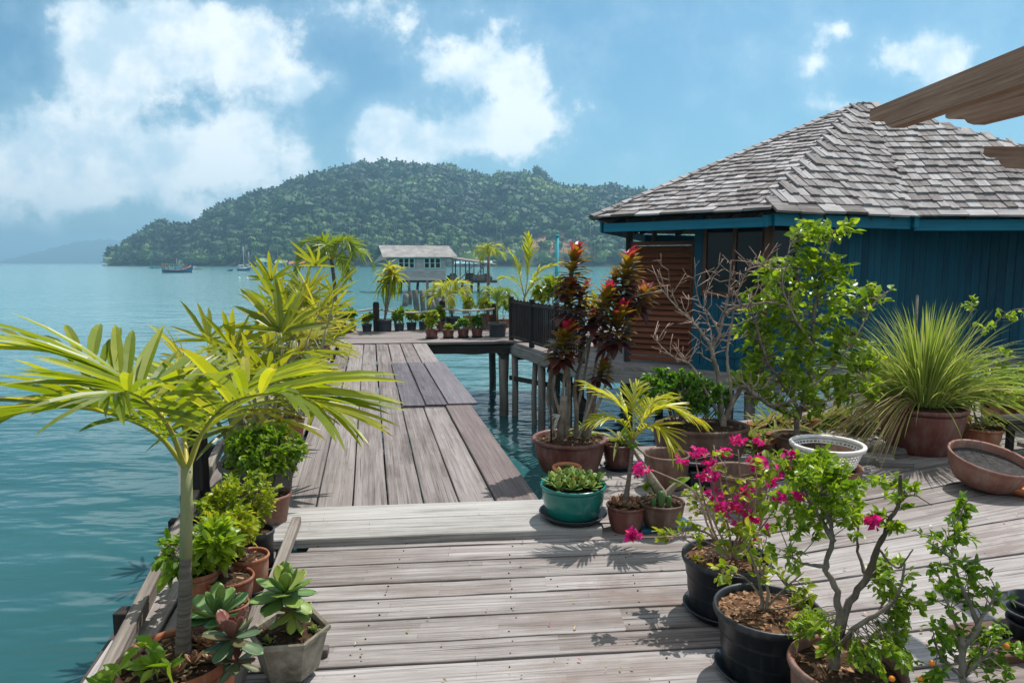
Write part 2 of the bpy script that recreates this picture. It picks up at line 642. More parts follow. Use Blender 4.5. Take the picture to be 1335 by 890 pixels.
def wood(name, dark, mid, light, staves=0.0, rough=.8, crack=.55, vary=.55, stain=None, cross=1.0):
    m, nt, out = new_mat(name)
    p = principled(nt, out, rough, .25)
    uv = nt.nodes.new('ShaderNodeUVMap')
    uv.uv_map = 'UVMap'

    def mp(sx, sy):
        q = N(nt, 'Mapping')
        q.inputs['Scale'].default_value = (sx, sy, 1)
        L(nt, uv, 0, q, 0)
        return q
    g1 = N(nt, 'TexNoise', i_Scale=1.0, i_Detail=8.0, i_Roughness=.68, i_Distortion=.35)
    L(nt, mp(1.6, 55 * cross), 0, g1, 'Vector')
    g2 = N(nt, 'TexNoise', i_Scale=1.0, i_Detail=5.0, i_Roughness=.6, i_Distortion=.6)
    L(nt, mp(.8, 11 * cross), 0, g2, 'Vector')
    g3 = N(nt, 'TexNoise', i_Scale=1.0, i_Detail=6.0, i_Roughness=.62)
    L(nt, mp(2.2, 3.5), 0, g3, 'Vector')
    g4 = N(nt, 'TexNoise', i_Scale=1.0, i_Detail=3.0, i_Roughness=.5, i_Distortion=.4)
    L(nt, mp(.9, 90 * cross), 0, g4, 'Vector')
    t = tint_attr(nt)
    s = mathn(nt, 'ADD', mathn(nt, 'MULTIPLY', mathn(nt, 'SUBTRACT', g1.outputs[0], .5), .80), mathn(nt, 'MULTIPLY', mathn(nt, 'SUBTRACT', g2.outputs[0], .5), .65))
    s = mathn(nt, 'ADD', s, mathn(nt, 'ADD', mathn(nt, 'MULTIPLY', mathn(nt, 'SUBTRACT', g3.outputs[0], .5), .45), .53))
    s = mathn(nt, 'ADD', s, mathn(nt, 'MULTIPLY', mathn(nt, 'SUBTRACT', t, .5), .42 * vary))
    if staves:
        br = N(nt, 'TexBrick', offset=.37, offset_frequency=2)
        br.inputs['Scale'].default_value = 1.0
        br.inputs['Brick Width'].default_value = .95
        br.inputs['Row Height'].default_value = .042
        br.inputs['Mortar Size'].default_value = 0.0016
        br.inputs['Mortar Smooth'].default_value = .4
        br.inputs['Mortar'].default_value = (.5, .5, .5, 1)
        br.inputs['Color1'].default_value = (0, 0, 0, 1)
        br.inputs['Color2'].default_value = (1, 1, 1, 1)
        br.inputs['Bias'].default_value = 0.0
        L(nt, uv, 0, br, 'Vector')
        s = mathn(nt, 'ADD', s, mathn(nt, 'MULTIPLY', mathn(nt, 'SUBTRACT', br.outputs[0], .5), staves))
    r = ramp(nt, [(.28, dark), (.52, mid), (.78, light)])
    nt.links.new(s, r.inputs[0])
    c = r.outputs[0]
    if stain:
        sr = ramp(nt, [(.50, 0.0), (.66, 1.0)])
        g5 = N(nt, 'TexNoise', i_Scale=1.0, i_Detail=7.0, i_Roughness=.65, i_Distortion=.8)
        L(nt, mp(.9, 1.7), 0, g5, 'Vector')
        nt.links.new(g5.outputs[0], sr.inputs[0])
        c = mixc(nt, mathn(nt, 'MULTIPLY', sr.outputs[0], .75), c, stain)
    ck = ramp(nt, [(.35, 1.0), (.43, 0.0)])
    nt.links.new(g4.outputs[0], ck.inputs[0])
    gate = ramp(nt, [(.45, 0.0), (.62, 1.0)])
    nt.links.new(g2.outputs[0], gate.inputs[0])
    cf = mathn(nt, 'MULTIPLY', mathn(nt, 'MULTIPLY', ck.outputs[0], gate.outputs[0]), crack)
    c = mixc(nt, cf, c, tuple(q * .25 for q in dark))
    if staves:
        mg = ramp(nt, [(.44, 0.0), (.58, 1.0)])
        nt.links.new(g3.outputs[0], mg.inputs[0])
        c = mixc(nt, mathn(nt, 'MULTIPLY', mathn(nt, 'MULTIPLY', br.outputs['Fac'], mg.outputs[0]), .75), c, tuple(q * .3 for q in dark))
    nt.links.new(c, p.inputs['Base Color'])
    h = mathn(nt, 'SUBTRACT', mathn(nt, 'ADD', g1.outputs[0], mathn(nt, 'MULTIPLY', g2.outputs[0], .6)), mathn(nt, 'MULTIPLY', cf, 1.5))
    bump(nt, p, h, .55, .006)
    return m


def leafm(name, stops, trans=.35, tcol=1.35, rough=.38, spot=None, tsat=(1.1, 1.05, .5)):
    """leaf: colour along the per-leaf tint attribute, glossy skin and light coming through"""
    m, nt, out = new_mat(name)
    p = nt.nodes.new('ShaderNodeBsdfPrincipled')
    p.inputs['Roughness'].default_value = rough
    p.inputs['Specular IOR Level'].default_value = .45
    t = tint_attr(nt)
    tc = nt.nodes.new('ShaderNodeTexCoord')
    nz = N(nt, 'TexNoise', i_Scale=14.0, i_Detail=3.0)
    L(nt, tc, 'Object', nz, 'Vector')
    tt = mathn(nt, 'ADD', t, mathn(nt, 'MULTIPLY', mathn(nt, 'SUBTRACT', nz.outputs[0], .5), .35))
    r = ramp(nt, stops)
    nt.links.new(tt, r.inputs[0])
    c = r.outputs[0]
    if spot:
        n2 = N(nt, 'TexNoise', i_Scale=60.0, i_Detail=2.0)
        L(nt, tc, 'Object', n2, 'Vector')
        q = ramp(nt, [(.66, 0.0), (.72, 1.0)])
        nt.links.new(n2.outputs[0], q.inputs[0])
        c = mixc(nt, mathn(nt, 'MULTIPLY', q.outputs[0], .7), c, spot)
    nt.links.new(c, p.inputs['Base Color'])
    tr = nt.nodes.new('ShaderNodeBsdfTranslucent')
    ct = mixc(nt, 1.0, c, tuple(q * tcol for q in tsat), 'MULTIPLY')
    nt.links.new(ct, tr.inputs[0])
    mx = nt.nodes.new('ShaderNodeMixShader')
    mx.inputs[0].default_value = trans
    nt.links.new(p.outputs[0], mx.inputs[1])
    nt.links.new(tr.outputs[0], mx.inputs[2])
    nt.links.new(mx.outputs[0], out.inputs[0])
    return m


def solid(name, stops, scale=6.0, rough=.6, spec=.4, detail=6.0, bstr=.15, bscale=40.0, stretch=(1, 1, 1), tintk=.3, metallic=0.0, stain=None, stainlo=.52, drip=None):
    """rough mottled solid: colour ramp over noise in object space"""
    m, nt, out = new_mat(name)
    p = principled(nt, out, rough, spec)
    p.inputs['Metallic'].default_value = metallic
    tc = nt.nodes.new('ShaderNodeTexCoord')
    mp = N(nt, 'Mapping')
    mp.inputs['Scale'].default_value = stretch
    L(nt, tc, 'Object', mp, 0)
    nz = N(nt, 'TexNoise', i_Scale=scale, i_Detail=detail, i_Roughness=.6)
    L(nt, mp, 0, nz, 'Vector')
    s = mathn(nt, 'ADD', nz.outputs[0], mathn(nt, 'MULTIPLY', mathn(nt, 'SUBTRACT', tint_attr(nt), .5), tintk))
    r = ramp(nt, stops)
    nt.links.new(s, r.inputs[0])
    c = r.outputs[0]
    if stain:
        n3 = N(nt, 'TexNoise', i_Scale=scale * .7, i_Detail=9.0, i_Roughness=.7)
        L(nt, mp, 0, n3, 'Vector')
        q = ramp(nt, [(stainlo, 0.0), (stainlo + .14, 1.0)])
        nt.links.new(n3.outputs[0], q.inputs[0])
        c = mixc(nt, mathn(nt, 'MULTIPLY', q.outputs[0], .75), c, stain)
    if drip:
        md = N(nt, 'Mapping')
        md.inputs['Scale'].default_value = (30, 30, 3.2)
        L(nt, tc, 'Object', md, 0)
        nd = N(nt, 'TexNoise', i_Scale=1.0, i_Detail=6.0, i_Roughness=.65)
        L(nt, md, 0, nd, 'Vector')
        nb = N(nt, 'TexNoise', i_Scale=9.0, i_Detail=4.0)
        L(nt, tc, 'Object', nb, 'Vector')
        dq = ramp(nt, [(.50, 0.0), (.68, 1.0)])
        nt.links.new(mathn(nt, 'ADD', mathn(nt, 'MULTIPLY', nd.outputs[0], .6), mathn(nt, 'MULTIPLY', nb.outputs[0], .45)), dq.inputs[0])
        c = mixc(nt, mathn(nt, 'MULTIPLY', dq.outputs[0], .5), c, drip)
    nt.links.new(c, p.inputs['Base Color'])
    n2 = N(nt, 'TexNoise', i_Scale=bscale, i_Detail=6.0)
    L(nt, mp, 0, n2, 'Vector')
    bump(nt, p, n2.outputs[0], bstr, .01)
    return m


M = {}
M['deck'] = wood('weathered_deck_wood', (.11, .088, .078), (.262, .238, .230), (.40, .375, .368), staves=.12, crack=.8, stain=(.175, .128, .110))
M['step'] = wood('bleached_step_wood', (.17, .158, .146), (.34, .328, .312), (.46, .45, .435), staves=.05, crack=.5)
M['walk'] = wood('grey_walkway_wood', (.10, .082, .077), (.205, .178, .171), (.285, .256, .248), staves=.16, crack=.6)
M['patch'] = wood('dark_patch_wood', (.070, .062, .073), (.130, .118, .136), (.185, .170, .188), staves=.08, crack=.35)
M['brownboard'] = wood('brown_edge_board_wood', (.07, .052, .05), (.125, .098, .096), (.19, .155, .15), staves=.08, crack=.4)
M['greybeam'] = wood('grey_beam_wood', (.10, .09, .083), (.24, .22, .205), (.38, .36, .335), crack=.7)
M['darkwood'] = wood('dark_post_wood', (.014, .011, .011), (.032, .026, .025), (.06, .05, .048), crack=.3)
M['pile'] = wood('pier_pile_wood', (.08, .066, .055), (.20, .172, .15), (.34, .30, .265), crack=.6)
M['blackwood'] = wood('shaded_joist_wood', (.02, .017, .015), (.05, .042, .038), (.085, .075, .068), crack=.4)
M['louver'] = wood('red_brown_louver_wood', (.09, .028, .014), (.19, .064, .030), (.28, .105, .052), crack=.25, rough=.6)
M['frame'] = wood('brown_window_frame_wood', (.05, .022, .014), (.10, .048, .030), (.14, .07, .045), crack=.2, rough=.55)
M['rafter'] = wood('brown_rafter_wood', (.10, .046, .027), (.27, .14, .088), (.42, .25, .17), crack=.5, rough=.75)
M['shingle'] = wood('grey_shingle_wood', (.10, .082, .076), (.25, .23, .225), (.45, .43, .43), crack=.5, vary=.75)
M['housewood'] = wood('stilt_house_board_wood', (.30, .25, .245), (.44, .385, .38), (.55, .505, .50), crack=.3, cross=.2)
M['blue'] = wood('blue_painted_board', (.0015, .046, .080), (.002, .070, .118), (.004, .098, .158), crack=.12, vary=.9, stain=(.012, .085, .125), rough=.55, cross=.5)
M['bluetrim'] = wood('blue_painted_fascia', (.004, .12, .19), (.006, .165, .255), (.012, .21, .32), crack=.05, rough=.5, cross=.5)
M['terracotta'] = solid('terracotta', [(.3, (.20, .062, .030)), (.55, (.33, .115, .058)), (.8, (.42, .18, .10))], 7, .75, .25, stain=(.30, .22, .17), bstr=.12, drip=(.40, .33, .28))
M['orange'] = solid('orange_clay', [(.3, (.42, .15, .06)), (.55, (.55, .21, .09)), (.8, (.62, .28, .14))], 8, .75, .25)
M['maroon'] = solid('maroon_glazed_clay', [(.3, (.085, .026, .020)), (.55, (.135, .042, .033)), (.8, (.19, .07, .055))], 5, .5, .4, stain=(.17, .11, .09), bstr=.10, bscale=25, drip=(.24, .17, .14))
M['brownclay'] = solid('brown_clay', [(.3, (.075, .038, .026)), (.55, (.13, .068, .046)), (.8, (.20, .115, .08))], 7, .6, .35, stain=(.17, .13, .10), drip=(.24, .19, .15))
M['rimclay'] = solid('dusty_brown_clay', [(.3, (.16, .07, .05)), (.55, (.24, .11, .08)), (.8, (.31, .17, .13))], 7, .65, .3, stain=(.12, .09, .075), drip=(.34, .25, .20))
M['black'] = solid('black_plastic', [(.3, (.010, .013, .017)), (.6, (.018, .023, .030)), (.85, (.032, .038, .045))], 6, .45, .4, bstr=.05, stain=(.07, .07, .07), stainlo=.60, drip=(.085, .08, .075))
M['greyplastic'] = solid('grey_plastic', [(.3, (.050, .063, .076)), (.6, (.075, .092, .108)), (.85, (.11, .125, .14))], 6, .5, .4, bstr=.05, stain=(.13, .12, .11), stainlo=.6)
M['greyclay'] = solid('grey_weathered_clay', [(.3, (.075, .073, .075)), (.6, (.115, .113, .113)), (.85, (.16, .155, .15))], 6, .7, .3, stain=(.20, .19, .17))
M['teal'] = solid('turquoise_glaze', [(.3, (.004, .115, .095)), (.6, (.006, .165, .135)), (.85, (.012, .21, .17))], 4, .22, .6, bstr=.05, bscale=12, stain=(.02, .10, .085))
M['concrete'] = solid('mossy_concrete', [(.3, (.15, .132, .10)), (.55, (.30, .27, .21)), (.8, (.44, .41, .33))], 9, .85, .2, stain=(.06, .062, .035), stainlo=.5, bstr=.4, bscale=60)
M['pileconcrete'] = solid('weathered_concrete', [(.3, (.09, .085, .075)), (.55, (.17, .16, .14)), (.8, (.27, .255, .23))], 2, .85, .2, bstr=.3, bscale=10)
M['white'] = solid('white_plastic', [(.3, (.60, .56, .50)), (.6, (.74, .72, .68)), (.85, (.80, .79, .76))], 8, .5, .4, stain=(.48, .33, .17), stainlo=.60, bstr=.05)
M['soil'] = solid('potting_soil', [(.3, (.022, .014, .009)), (.55, (.060, .036, .022)), (.75, (.14, .085, .05))], 55, .95, .1, bstr=1.0, bscale=90)
M['greysoil'] = solid('dry_grey_soil', [(.3, (.035, .032, .032)), (.55, (.06, .056, .055)), (.75, (.09, .085, .083))], 30, .95, .1, bstr=.8, bscale=90)
M['chips'] = solid('bark_chips', [(.2, (.03, .015, .009)), (.5, (.12, .062, .032)), (.85, (.36, .22, .125))], 40, .9, .15, tintk=1.2, bstr=.6, bscale=90)
M['bark'] = solid('grey_bark', [(.3, (.11, .085, .062)), (.55, (.25, .205, .16)), (.8, (.40, .35, .29))], 22, .85, .2, stretch=(1, 1, .5), bstr=.7, bscale=60)
M['palmbark'] = solid('ringed_palm_bark', [(.3, (.09, .07, .055)), (.55, (.17, .14, .115)), (.8, (.26, .23, .19))], 26, .8, .2, stretch=(.25, .25, 3.2), bstr=.5, bscale=40)
M['paletwig'] = solid('pale_dry_twig', [(.3, (.24, .155, .115)), (.6, (.40, .29, .23)), (.85, (.52, .42, .35))], 20, .85, .2, bstr=.4)
M['greenstem'] = solid('green_stem', [(.3, (.20, .20, .09)), (.6, (.33, .32, .16)), (.85, (.42, .38, .22))], 12, .5, .4, stretch=(1, 1, .3), bstr=.1)
M['rachis'] = solid('yellow_leaf_stalk', [(.3, (.28, .26, .03)), (.6, (.42, .36, .05)), (.85, (.50, .42, .09))], 9, .45, .4, bstr=.05)
M['rope'] = solid('white_rope', [(.3, (.42, .39, .34)), (.6, (.62, .59, .54)), (.85, (.72, .70, .66))], 60, .9, .1, bstr=.8, bscale=120)
M['glass'] = None
M['metalgrey'] = solid('grey_metal', [(.3, (.25, .25, .25)), (.6, (.35, .35, .35)), (.85, (.42, .42, .42))], 8, .4, .5, metallic=.6)
M['greytray'] = solid('black_tray_plastic', [(.3, (.012, .016, .022)), (.6, (.024, .03, .04)), (.85, (.05, .058, .07))], 5, .35, .5, bstr=.05)
M['tealtray'] = solid('teal_tray_plastic', [(.3, (.006, .07, .10)), (.6, (.010, .10, .14)), (.85, (.02, .14, .18))], 5, .4, .5, bstr=.05)

M['palm'] = leafm('yellow_green_palm_leaf', [(0, (.10, .16, .008)), (.45, (.22, .275, .012)), (.8, (.36, .37, .022)), (.92, (.44, .40, .05)), (1, (.30, .19, .07))], .50, 1.5)
M['brightpalm'] = leafm('bright_yellow_palm_leaf', [(0, (.13, .17, .01)), (.45, (.30, .34, .015)), (.8, (.46, .45, .03)), (1, (.50, .42, .06))], .45, 1.4)
M['darkpalm'] = leafm('green_palm_leaf', [(0, (.05, .11, .008)), (.5, (.13, .21, .014)), (1, (.28, .32, .03))], .48, 1.4)
M['ladypalm'] = leafm('lady_palm_leaf', [(0, (.09, .13, .010)), (.3, (.20, .235, .018)), (.65, (.36, .35, .035)), (.9, (.50, .43, .08)), (1, (.25, .11, .04))], .48, 1.35)
M['shrub'] = leafm('fresh_green_leaf', [(0, (.07, .15, .008)), (.5, (.165, .285, .016)), (1, (.32, .42, .035))], .48, 1.4)
M['deepshrub'] = leafm('deep_green_leaf', [(0, (.03, .10, .008)), (.5, (.075, .19, .016)), (1, (.17, .30, .035))], .45, 1.4)
M['yellowshrub'] = leafm('yellow_green_leaf', [(0, (.11, .20, .010)), (.5, (.28, .355, .018)), (.85, (.50, .46, .035)), (1, (.60, .52, .08))], .46, 1.3)
M['lime'] = leafm('lime_green_leaf', [(0, (.085, .17, .010)), (.5, (.21, .325, .02)), (1, (.36, .44, .05))], .50, 1.4, .34)
M['grass'] = leafm('lemongrass_leaf', [(0, (.15, .24, .03)), (.4, (.30, .37, .07)), (.7, (.43, .45, .14)), (.84, (.50, .42, .23)), (1, (.42, .24, .16))], .45, 1.2, .5, tsat=(1.05, 1.05, .8))
M['cordy'] = leafm('cordyline_leaf', [(0, (.050, .014, .018)), (.28, (.085, .028, .024)), (.5, (.14, .095, .018)), (.68, (.27, .21, .02)), (.82, (.34, .10, .025)), (.93, (.36, .030, .045)), (1, (.40, .025, .09))], .40, 1.4, .3, tsat=(1.15, .9, .6))
M['succ'] = leafm('succulent_leaf', [(0, (.06, .16, .05)), (.5, (.17, .29, .065)), (.8, (.33, .38, .07)), (1, (.42, .19, .07))], .2, 1.2, .45)
M['redsucc'] = leafm('bronze_succulent_leaf', [(0, (.05, .10, .045)), (.45, (.09, .15, .06)), (.7, (.16, .075, .05)), (1, (.22, .06, .05))], .10, 1.2, .4)
M['stone'] = leafm('rosy_succulent_leaf', [(0, (.10, .10, .045)), (.5, (.28, .16, .09)), (1, (.40, .20, .12))], .1, 1.2, .5)
M['aloe'] = leafm('aloe_leaf', [(0, (.08, .16, .03)), (.5, (.22, .29, .08)), (.85, (.40, .39, .17)), (1, (.42, .26, .15))], .3, 1.2, .45)
M['bougain'] = leafm('magenta_bract', [(0, (.42, .004, .13)), (.5, (.62, .012, .22)), (.85, (.74, .03, .31)), (1, (.62, .02, .06))], .4, 1.25, .55, tsat=(1.2, .8, 1.1))
M['forestleaf'] = None


def build_forest_mat():
    m, nt, out = new_mat('far_forest_leaf')
    p = principled(nt, out, .7, .2)
    r = ramp(nt, [(0, (.006, .026, .012)), (.3, (.018, .060, .020)), (.6, (.060, .135, .036)), (1, (.19, .26, .08))])
    nt.links.new(tint_attr(nt), r.inputs[0])
    nt.links.new(r.outputs[0], p.inputs['Base Color'])
    M['forestleaf'] = m


def build_glass():
    m, nt, out = new_mat('dark_window_glass')
    p = principled(nt, out, .06, .5)
    p.inputs['Base Color'].default_value = (.010, .015, .018, 1)
    p.inputs['Specular IOR Level'].default_value = .25
    M['glass'] = m


def build_water():
    m, nt, out = new_mat('turquoise_sea_water')
    p = principled(nt, out, .13, .5)
    p.inputs['IOR'].default_value = 1.33
    tc = nt.nodes.new('ShaderNodeTexCoord')

    def nzs(scale, sx, sy, det, rough=.55, rot=12):
        q = N(nt, 'Mapping')
        q.inputs['Scale'].default_value = (sx, sy, 1)
        q.inputs['Rotation'].default_value = (0, 0, R(rot))
        L(nt, tc, 'Object', q, 0)
        n = N(nt, 'TexNoise', i_Scale=scale, i_Detail=det, i_Roughness=rough, i_Distortion=.3)
        L(nt, q, 0, n, 'Vector')
        return n.outputs[0]
    big = nzs(.02, .5, 1.2, 3)
    mid = nzs(.16, .45, 1.1, 3)
    ripple = nzs(1.15, .42, 1.0, 3.0, .5, 8)
    chop = nzs(3.4, .5, 1.0, 2.0, .5, -14)
    swell = nzs(.28, .5, 1.0, 2, .5, 20)
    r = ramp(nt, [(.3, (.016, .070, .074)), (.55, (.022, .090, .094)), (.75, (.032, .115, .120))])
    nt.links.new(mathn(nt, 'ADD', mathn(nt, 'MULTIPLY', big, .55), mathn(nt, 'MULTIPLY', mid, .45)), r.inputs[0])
    # base colour paled with distance, painting in the stronger sky reflection far out
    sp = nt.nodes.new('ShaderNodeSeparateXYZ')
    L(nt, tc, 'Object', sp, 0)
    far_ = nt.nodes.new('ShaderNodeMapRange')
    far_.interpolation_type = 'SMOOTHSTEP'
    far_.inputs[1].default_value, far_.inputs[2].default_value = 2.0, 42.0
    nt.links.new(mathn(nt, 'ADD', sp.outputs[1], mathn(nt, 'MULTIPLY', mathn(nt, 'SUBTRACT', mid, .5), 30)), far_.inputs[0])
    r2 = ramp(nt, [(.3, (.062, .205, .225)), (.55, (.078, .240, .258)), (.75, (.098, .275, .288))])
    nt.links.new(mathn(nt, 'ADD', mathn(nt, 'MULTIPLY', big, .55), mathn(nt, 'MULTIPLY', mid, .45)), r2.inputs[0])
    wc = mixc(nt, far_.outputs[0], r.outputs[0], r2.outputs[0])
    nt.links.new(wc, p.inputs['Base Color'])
    h = mathn(nt, 'ADD', mathn(nt, 'MULTIPLY', ripple, .11), mathn(nt, 'MULTIPLY', chop, .026))
    h = mathn(nt, 'ADD', h, mathn(nt, 'MULTIPLY', swell, .15))
    b = nt.nodes.new('ShaderNodeBump')
    b.inputs['Strength'].default_value = .85
    b.inputs['Distance'].default_value = 1.0
    nt.links.new(h, b.inputs['Height'])
    nt.links.new(b.outputs[0], p.inputs['Normal'])
    M['water'] = m


build_forest_mat()
build_glass()
build_water()


def flat(name, c, rough=.6, spec=.4):
    return solid(name, [(.3, tuple(q * .85 for q in c)), (.6, c), (.85, tuple(min(1, q * 1.12) for q in c))], 3, rough, spec, bstr=.05, bscale=8)

# ------------------------------------------------------------------ the setting: sea, hills, air
WATER_Z = -1.5
me = bpy.data.meshes.new('sea_water')
bm = bmesh.new()
vsq = [bm.verts.new((x, y, 0)) for x, y in ((-9000, -600), (9000, -600), (9000, 9500), (-9000, 9500))]
bm.faces.new(vsq)
bm.to_mesh(me)
bm.free()
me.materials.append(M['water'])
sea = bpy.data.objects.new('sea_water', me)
sea.location = (0, 0, WATER_Z)
col.objects.link(sea)
struct(sea)

# wooded headland: ridge silhouette read from the photo, shore 560-800 m off
SIL = [(120, 347), (145, 345), (156, 326), (183, 316), (218, 297), (242, 299), (272, 296), (286, 278), (313, 269), (337, 259), (369, 253), (388, 243),
       (410, 236), (437, 231), (464, 223), (500, 218), (545, 221), (588, 223), (608, 232), (662, 233), (702, 234), (719, 246), (750, 253),
       (793, 253), (844, 257), (920, 268), (1020, 285), (1150, 310), (1300, 338)]
SU = np.array([p[0] for p in SIL], float)
SV = np.array([p[1] for p in SIL], float)


def hill_cols(u):
    v = np.interp(u, SU, SV) + 4
    f = np.clip((u - 145) / 240.0, 0, 1)
    near = 800 - 235 * f ** .8
    far = near + 60 + 340 * np.clip((348 - v) / 130, 0, 1)
    return near, far, v


def fbm(x, y, s):
    return mnoise.fractal(Vector((x * s, y * s, 3.7)), 0.6, 2.1, 5)


def hill_point(u, t):
    """u photo column, t 0 shore .. 1 ridge .. 1.6 behind"""
    near, far, v = hill_cols(u)
    Y = near + (far - near) * t
    d = ray(u, v)
    hr = CAM_H + (d.z / d.y) * far
    x = (u - 667.5) / F * Y / CP * 1.0
    if t <= 1:
        q = math.sin(t * math.pi / 2) ** 1.05
        lin = .55 * q + .45 * t
        z = WATER_Z + 1.0 + (hr - WATER_Z - 1.0) * lin
        z += fbm(x, Y, .006) * 12 * math.sin(math.pi * min(1, t)) * min(1, hr / 60)
    else:
        z = (hr + 0) - (t - 1) * 160
    return x, Y, z


NU, NT_ = 150, 40
us = np.linspace(140, 1300, NU)
ts = np.concatenate([[-.04, -.004], np.linspace(0, 1, NT_ - 5), [1.15, 1.35, 1.6]])
mb = MB()
verts = []
for u in us:
    for t in ts:
        x, y, z = hill_point(u, max(t, 0))
        if t < -.02:
            near, far, v = hill_cols(u)
            x, y, z = (u - 667.5) / F * (near - 14), near - 14, WATER_Z - 3
        elif t < 0:
            near, far, v = hill_cols(u)
            x, y, z = (u - 667.5) / F * (near - 6), near - 6, WATER_Z + .4 + .8 * abs(fbm(u, 0, .3))
        verts.append((x, y, z))
nt_ = len(ts)
faces = [[i * nt_ + j, (i + 1) * nt_ + j, (i + 1) * nt_ + j + 1, i * nt_ + j + 1] for i in range(NU - 1) for j in range(nt_ - 1)]
ft = []
for i in range(NU - 1):
    for j in range(nt_ - 1):
        u, t = us[i], ts[j]
        ft.append(.12 + .88 * min(1, 1.4 * math.exp(-((u - 745) / 75) ** 2 - ((t - .15) / .10) ** 2)))
mb.add(verts, faces, 0, ft, None, True)
M['earth'] = solid('hill_earth', [(.30, (.015, .03, .012)), (.52, (.04, .055, .022)), (.66, (.16, .10, .05)), (.85, (.36, .20, .11))], .03, .9, .2, detail=9, bstr=.0, tintk=.55)
hill = struct(mb.build('wooded_hill', M['earth']))


def crown_proto(k, lobes=9, cards=70, flatk=.8):
    g = np.random.default_rng(100 + k)
    b = bmesh.new()
    bmesh.ops.create_icosphere(b, subdivisions=2, radius=1.0)
    v = np.array([tuple(q.co) for q in b.verts])
    f = [tuple(q.index for q in fc.verts) for fc in b.faces]
    b.free()
    ld = rand_dirs(lobes, -.2, 1, g)
    la = g.uniform(.18, .42, lobes)
    d = nrm(v)
    r = np.full(len(v), .68)
    for q, a in zip(ld, la):
        r += a * np.clip((d @ q - .62) / .38, 0, 1) ** .8
    r *= g.uniform(.86, 1.12, len(v))
    v = d * r[:, None]
    v[:, 2] *= flatk
    v[:, 2] = np.where(v[:, 2] < -.3, -.3 + (v[:, 2] + .3) * .3, v[:, 2])
    cen = np.array([v[list(q)].mean(0) for q in f])
    tv = g.normal(0, .09, len(f)) + .05 * (cen[:, 2] - .2)  # light from above put into the tint: crown tops paler
    # loose leaf clumps that break the outline
    cd = rand_dirs(cards, -.25, 1, g)
    idx = np.argmax(cd @ d.T, 1)
    cp = v[idx] * g.uniform(.95, 1.18, (cards, 1))
    vs_, fs_ = list(map(tuple, v)), list(f)
    tl = list(tv)
    for p in cp:
        a, c = rand_dirs(2, -1, 1, g)
        s = g.uniform(.08, .21)
        n0 = len(vs_)
        a, c = a * s, c * s
        vs_ += [tuple(p - a), tuple(p + c), tuple(p + a), tuple(p - c)]
        fs_.append((n0, n0 + 1, n0 + 2, n0 + 3))
        tl.append(g.normal(.05, .12))
    return (np.array(vs_), fs_), np.array(tl)


def palm_proto(k):
    g = np.random.default_rng(300 + k)
    vs_, fs_, tl = [], [], []
    h = 1.0
    for i in range(4):
        a = i * math.pi / 2
        vs_ += [(.02 * math.cos(a), .02 * math.sin(a), 0), (.015 * math.cos(a), .015 * math.sin(a), h)]
    for i in range(4):
        j = (i + 1) % 4
        fs_.append((2 * i, 2 * j, 2 * j + 1, 2 * i + 1))
        tl.append(.42)
    for i in range(13):
        a = g.uniform(0, 6.28)
        e = g.uniform(-.2, 1.0)
        d = np.array([math.cos(a), math.sin(a), 0])
        s = np.array([-math.sin(a), math.cos(a), 0])
        ln = g.uniform(.20, .30)
        pts = [np.array([0, 0, h]) + d * ln * t + np.array([0, 0, ln * (e * t - (e + .55) * t * t)]) for t in (0, .4, .75, 1)]
        w = [.012, .04, .035, .006]
        n0 = len(vs_)
        for p, q in zip(pts, w):
            vs_ += [tuple(p - s * q - np.array([0, 0, q * .5])), tuple(p), tuple(p + s * q - np.array([0, 0, q * .5]))]
        for t in range(3):
            b0 = n0 + t * 3
            fs_ += [(b0, b0 + 1, b0 + 4, b0 + 3), (b0 + 1, b0 + 2, b0 + 5, b0 + 4)]
            tl += [g.normal(.05, .08)] * 2
    return (np.array(vs_), fs_), np.array(tl)


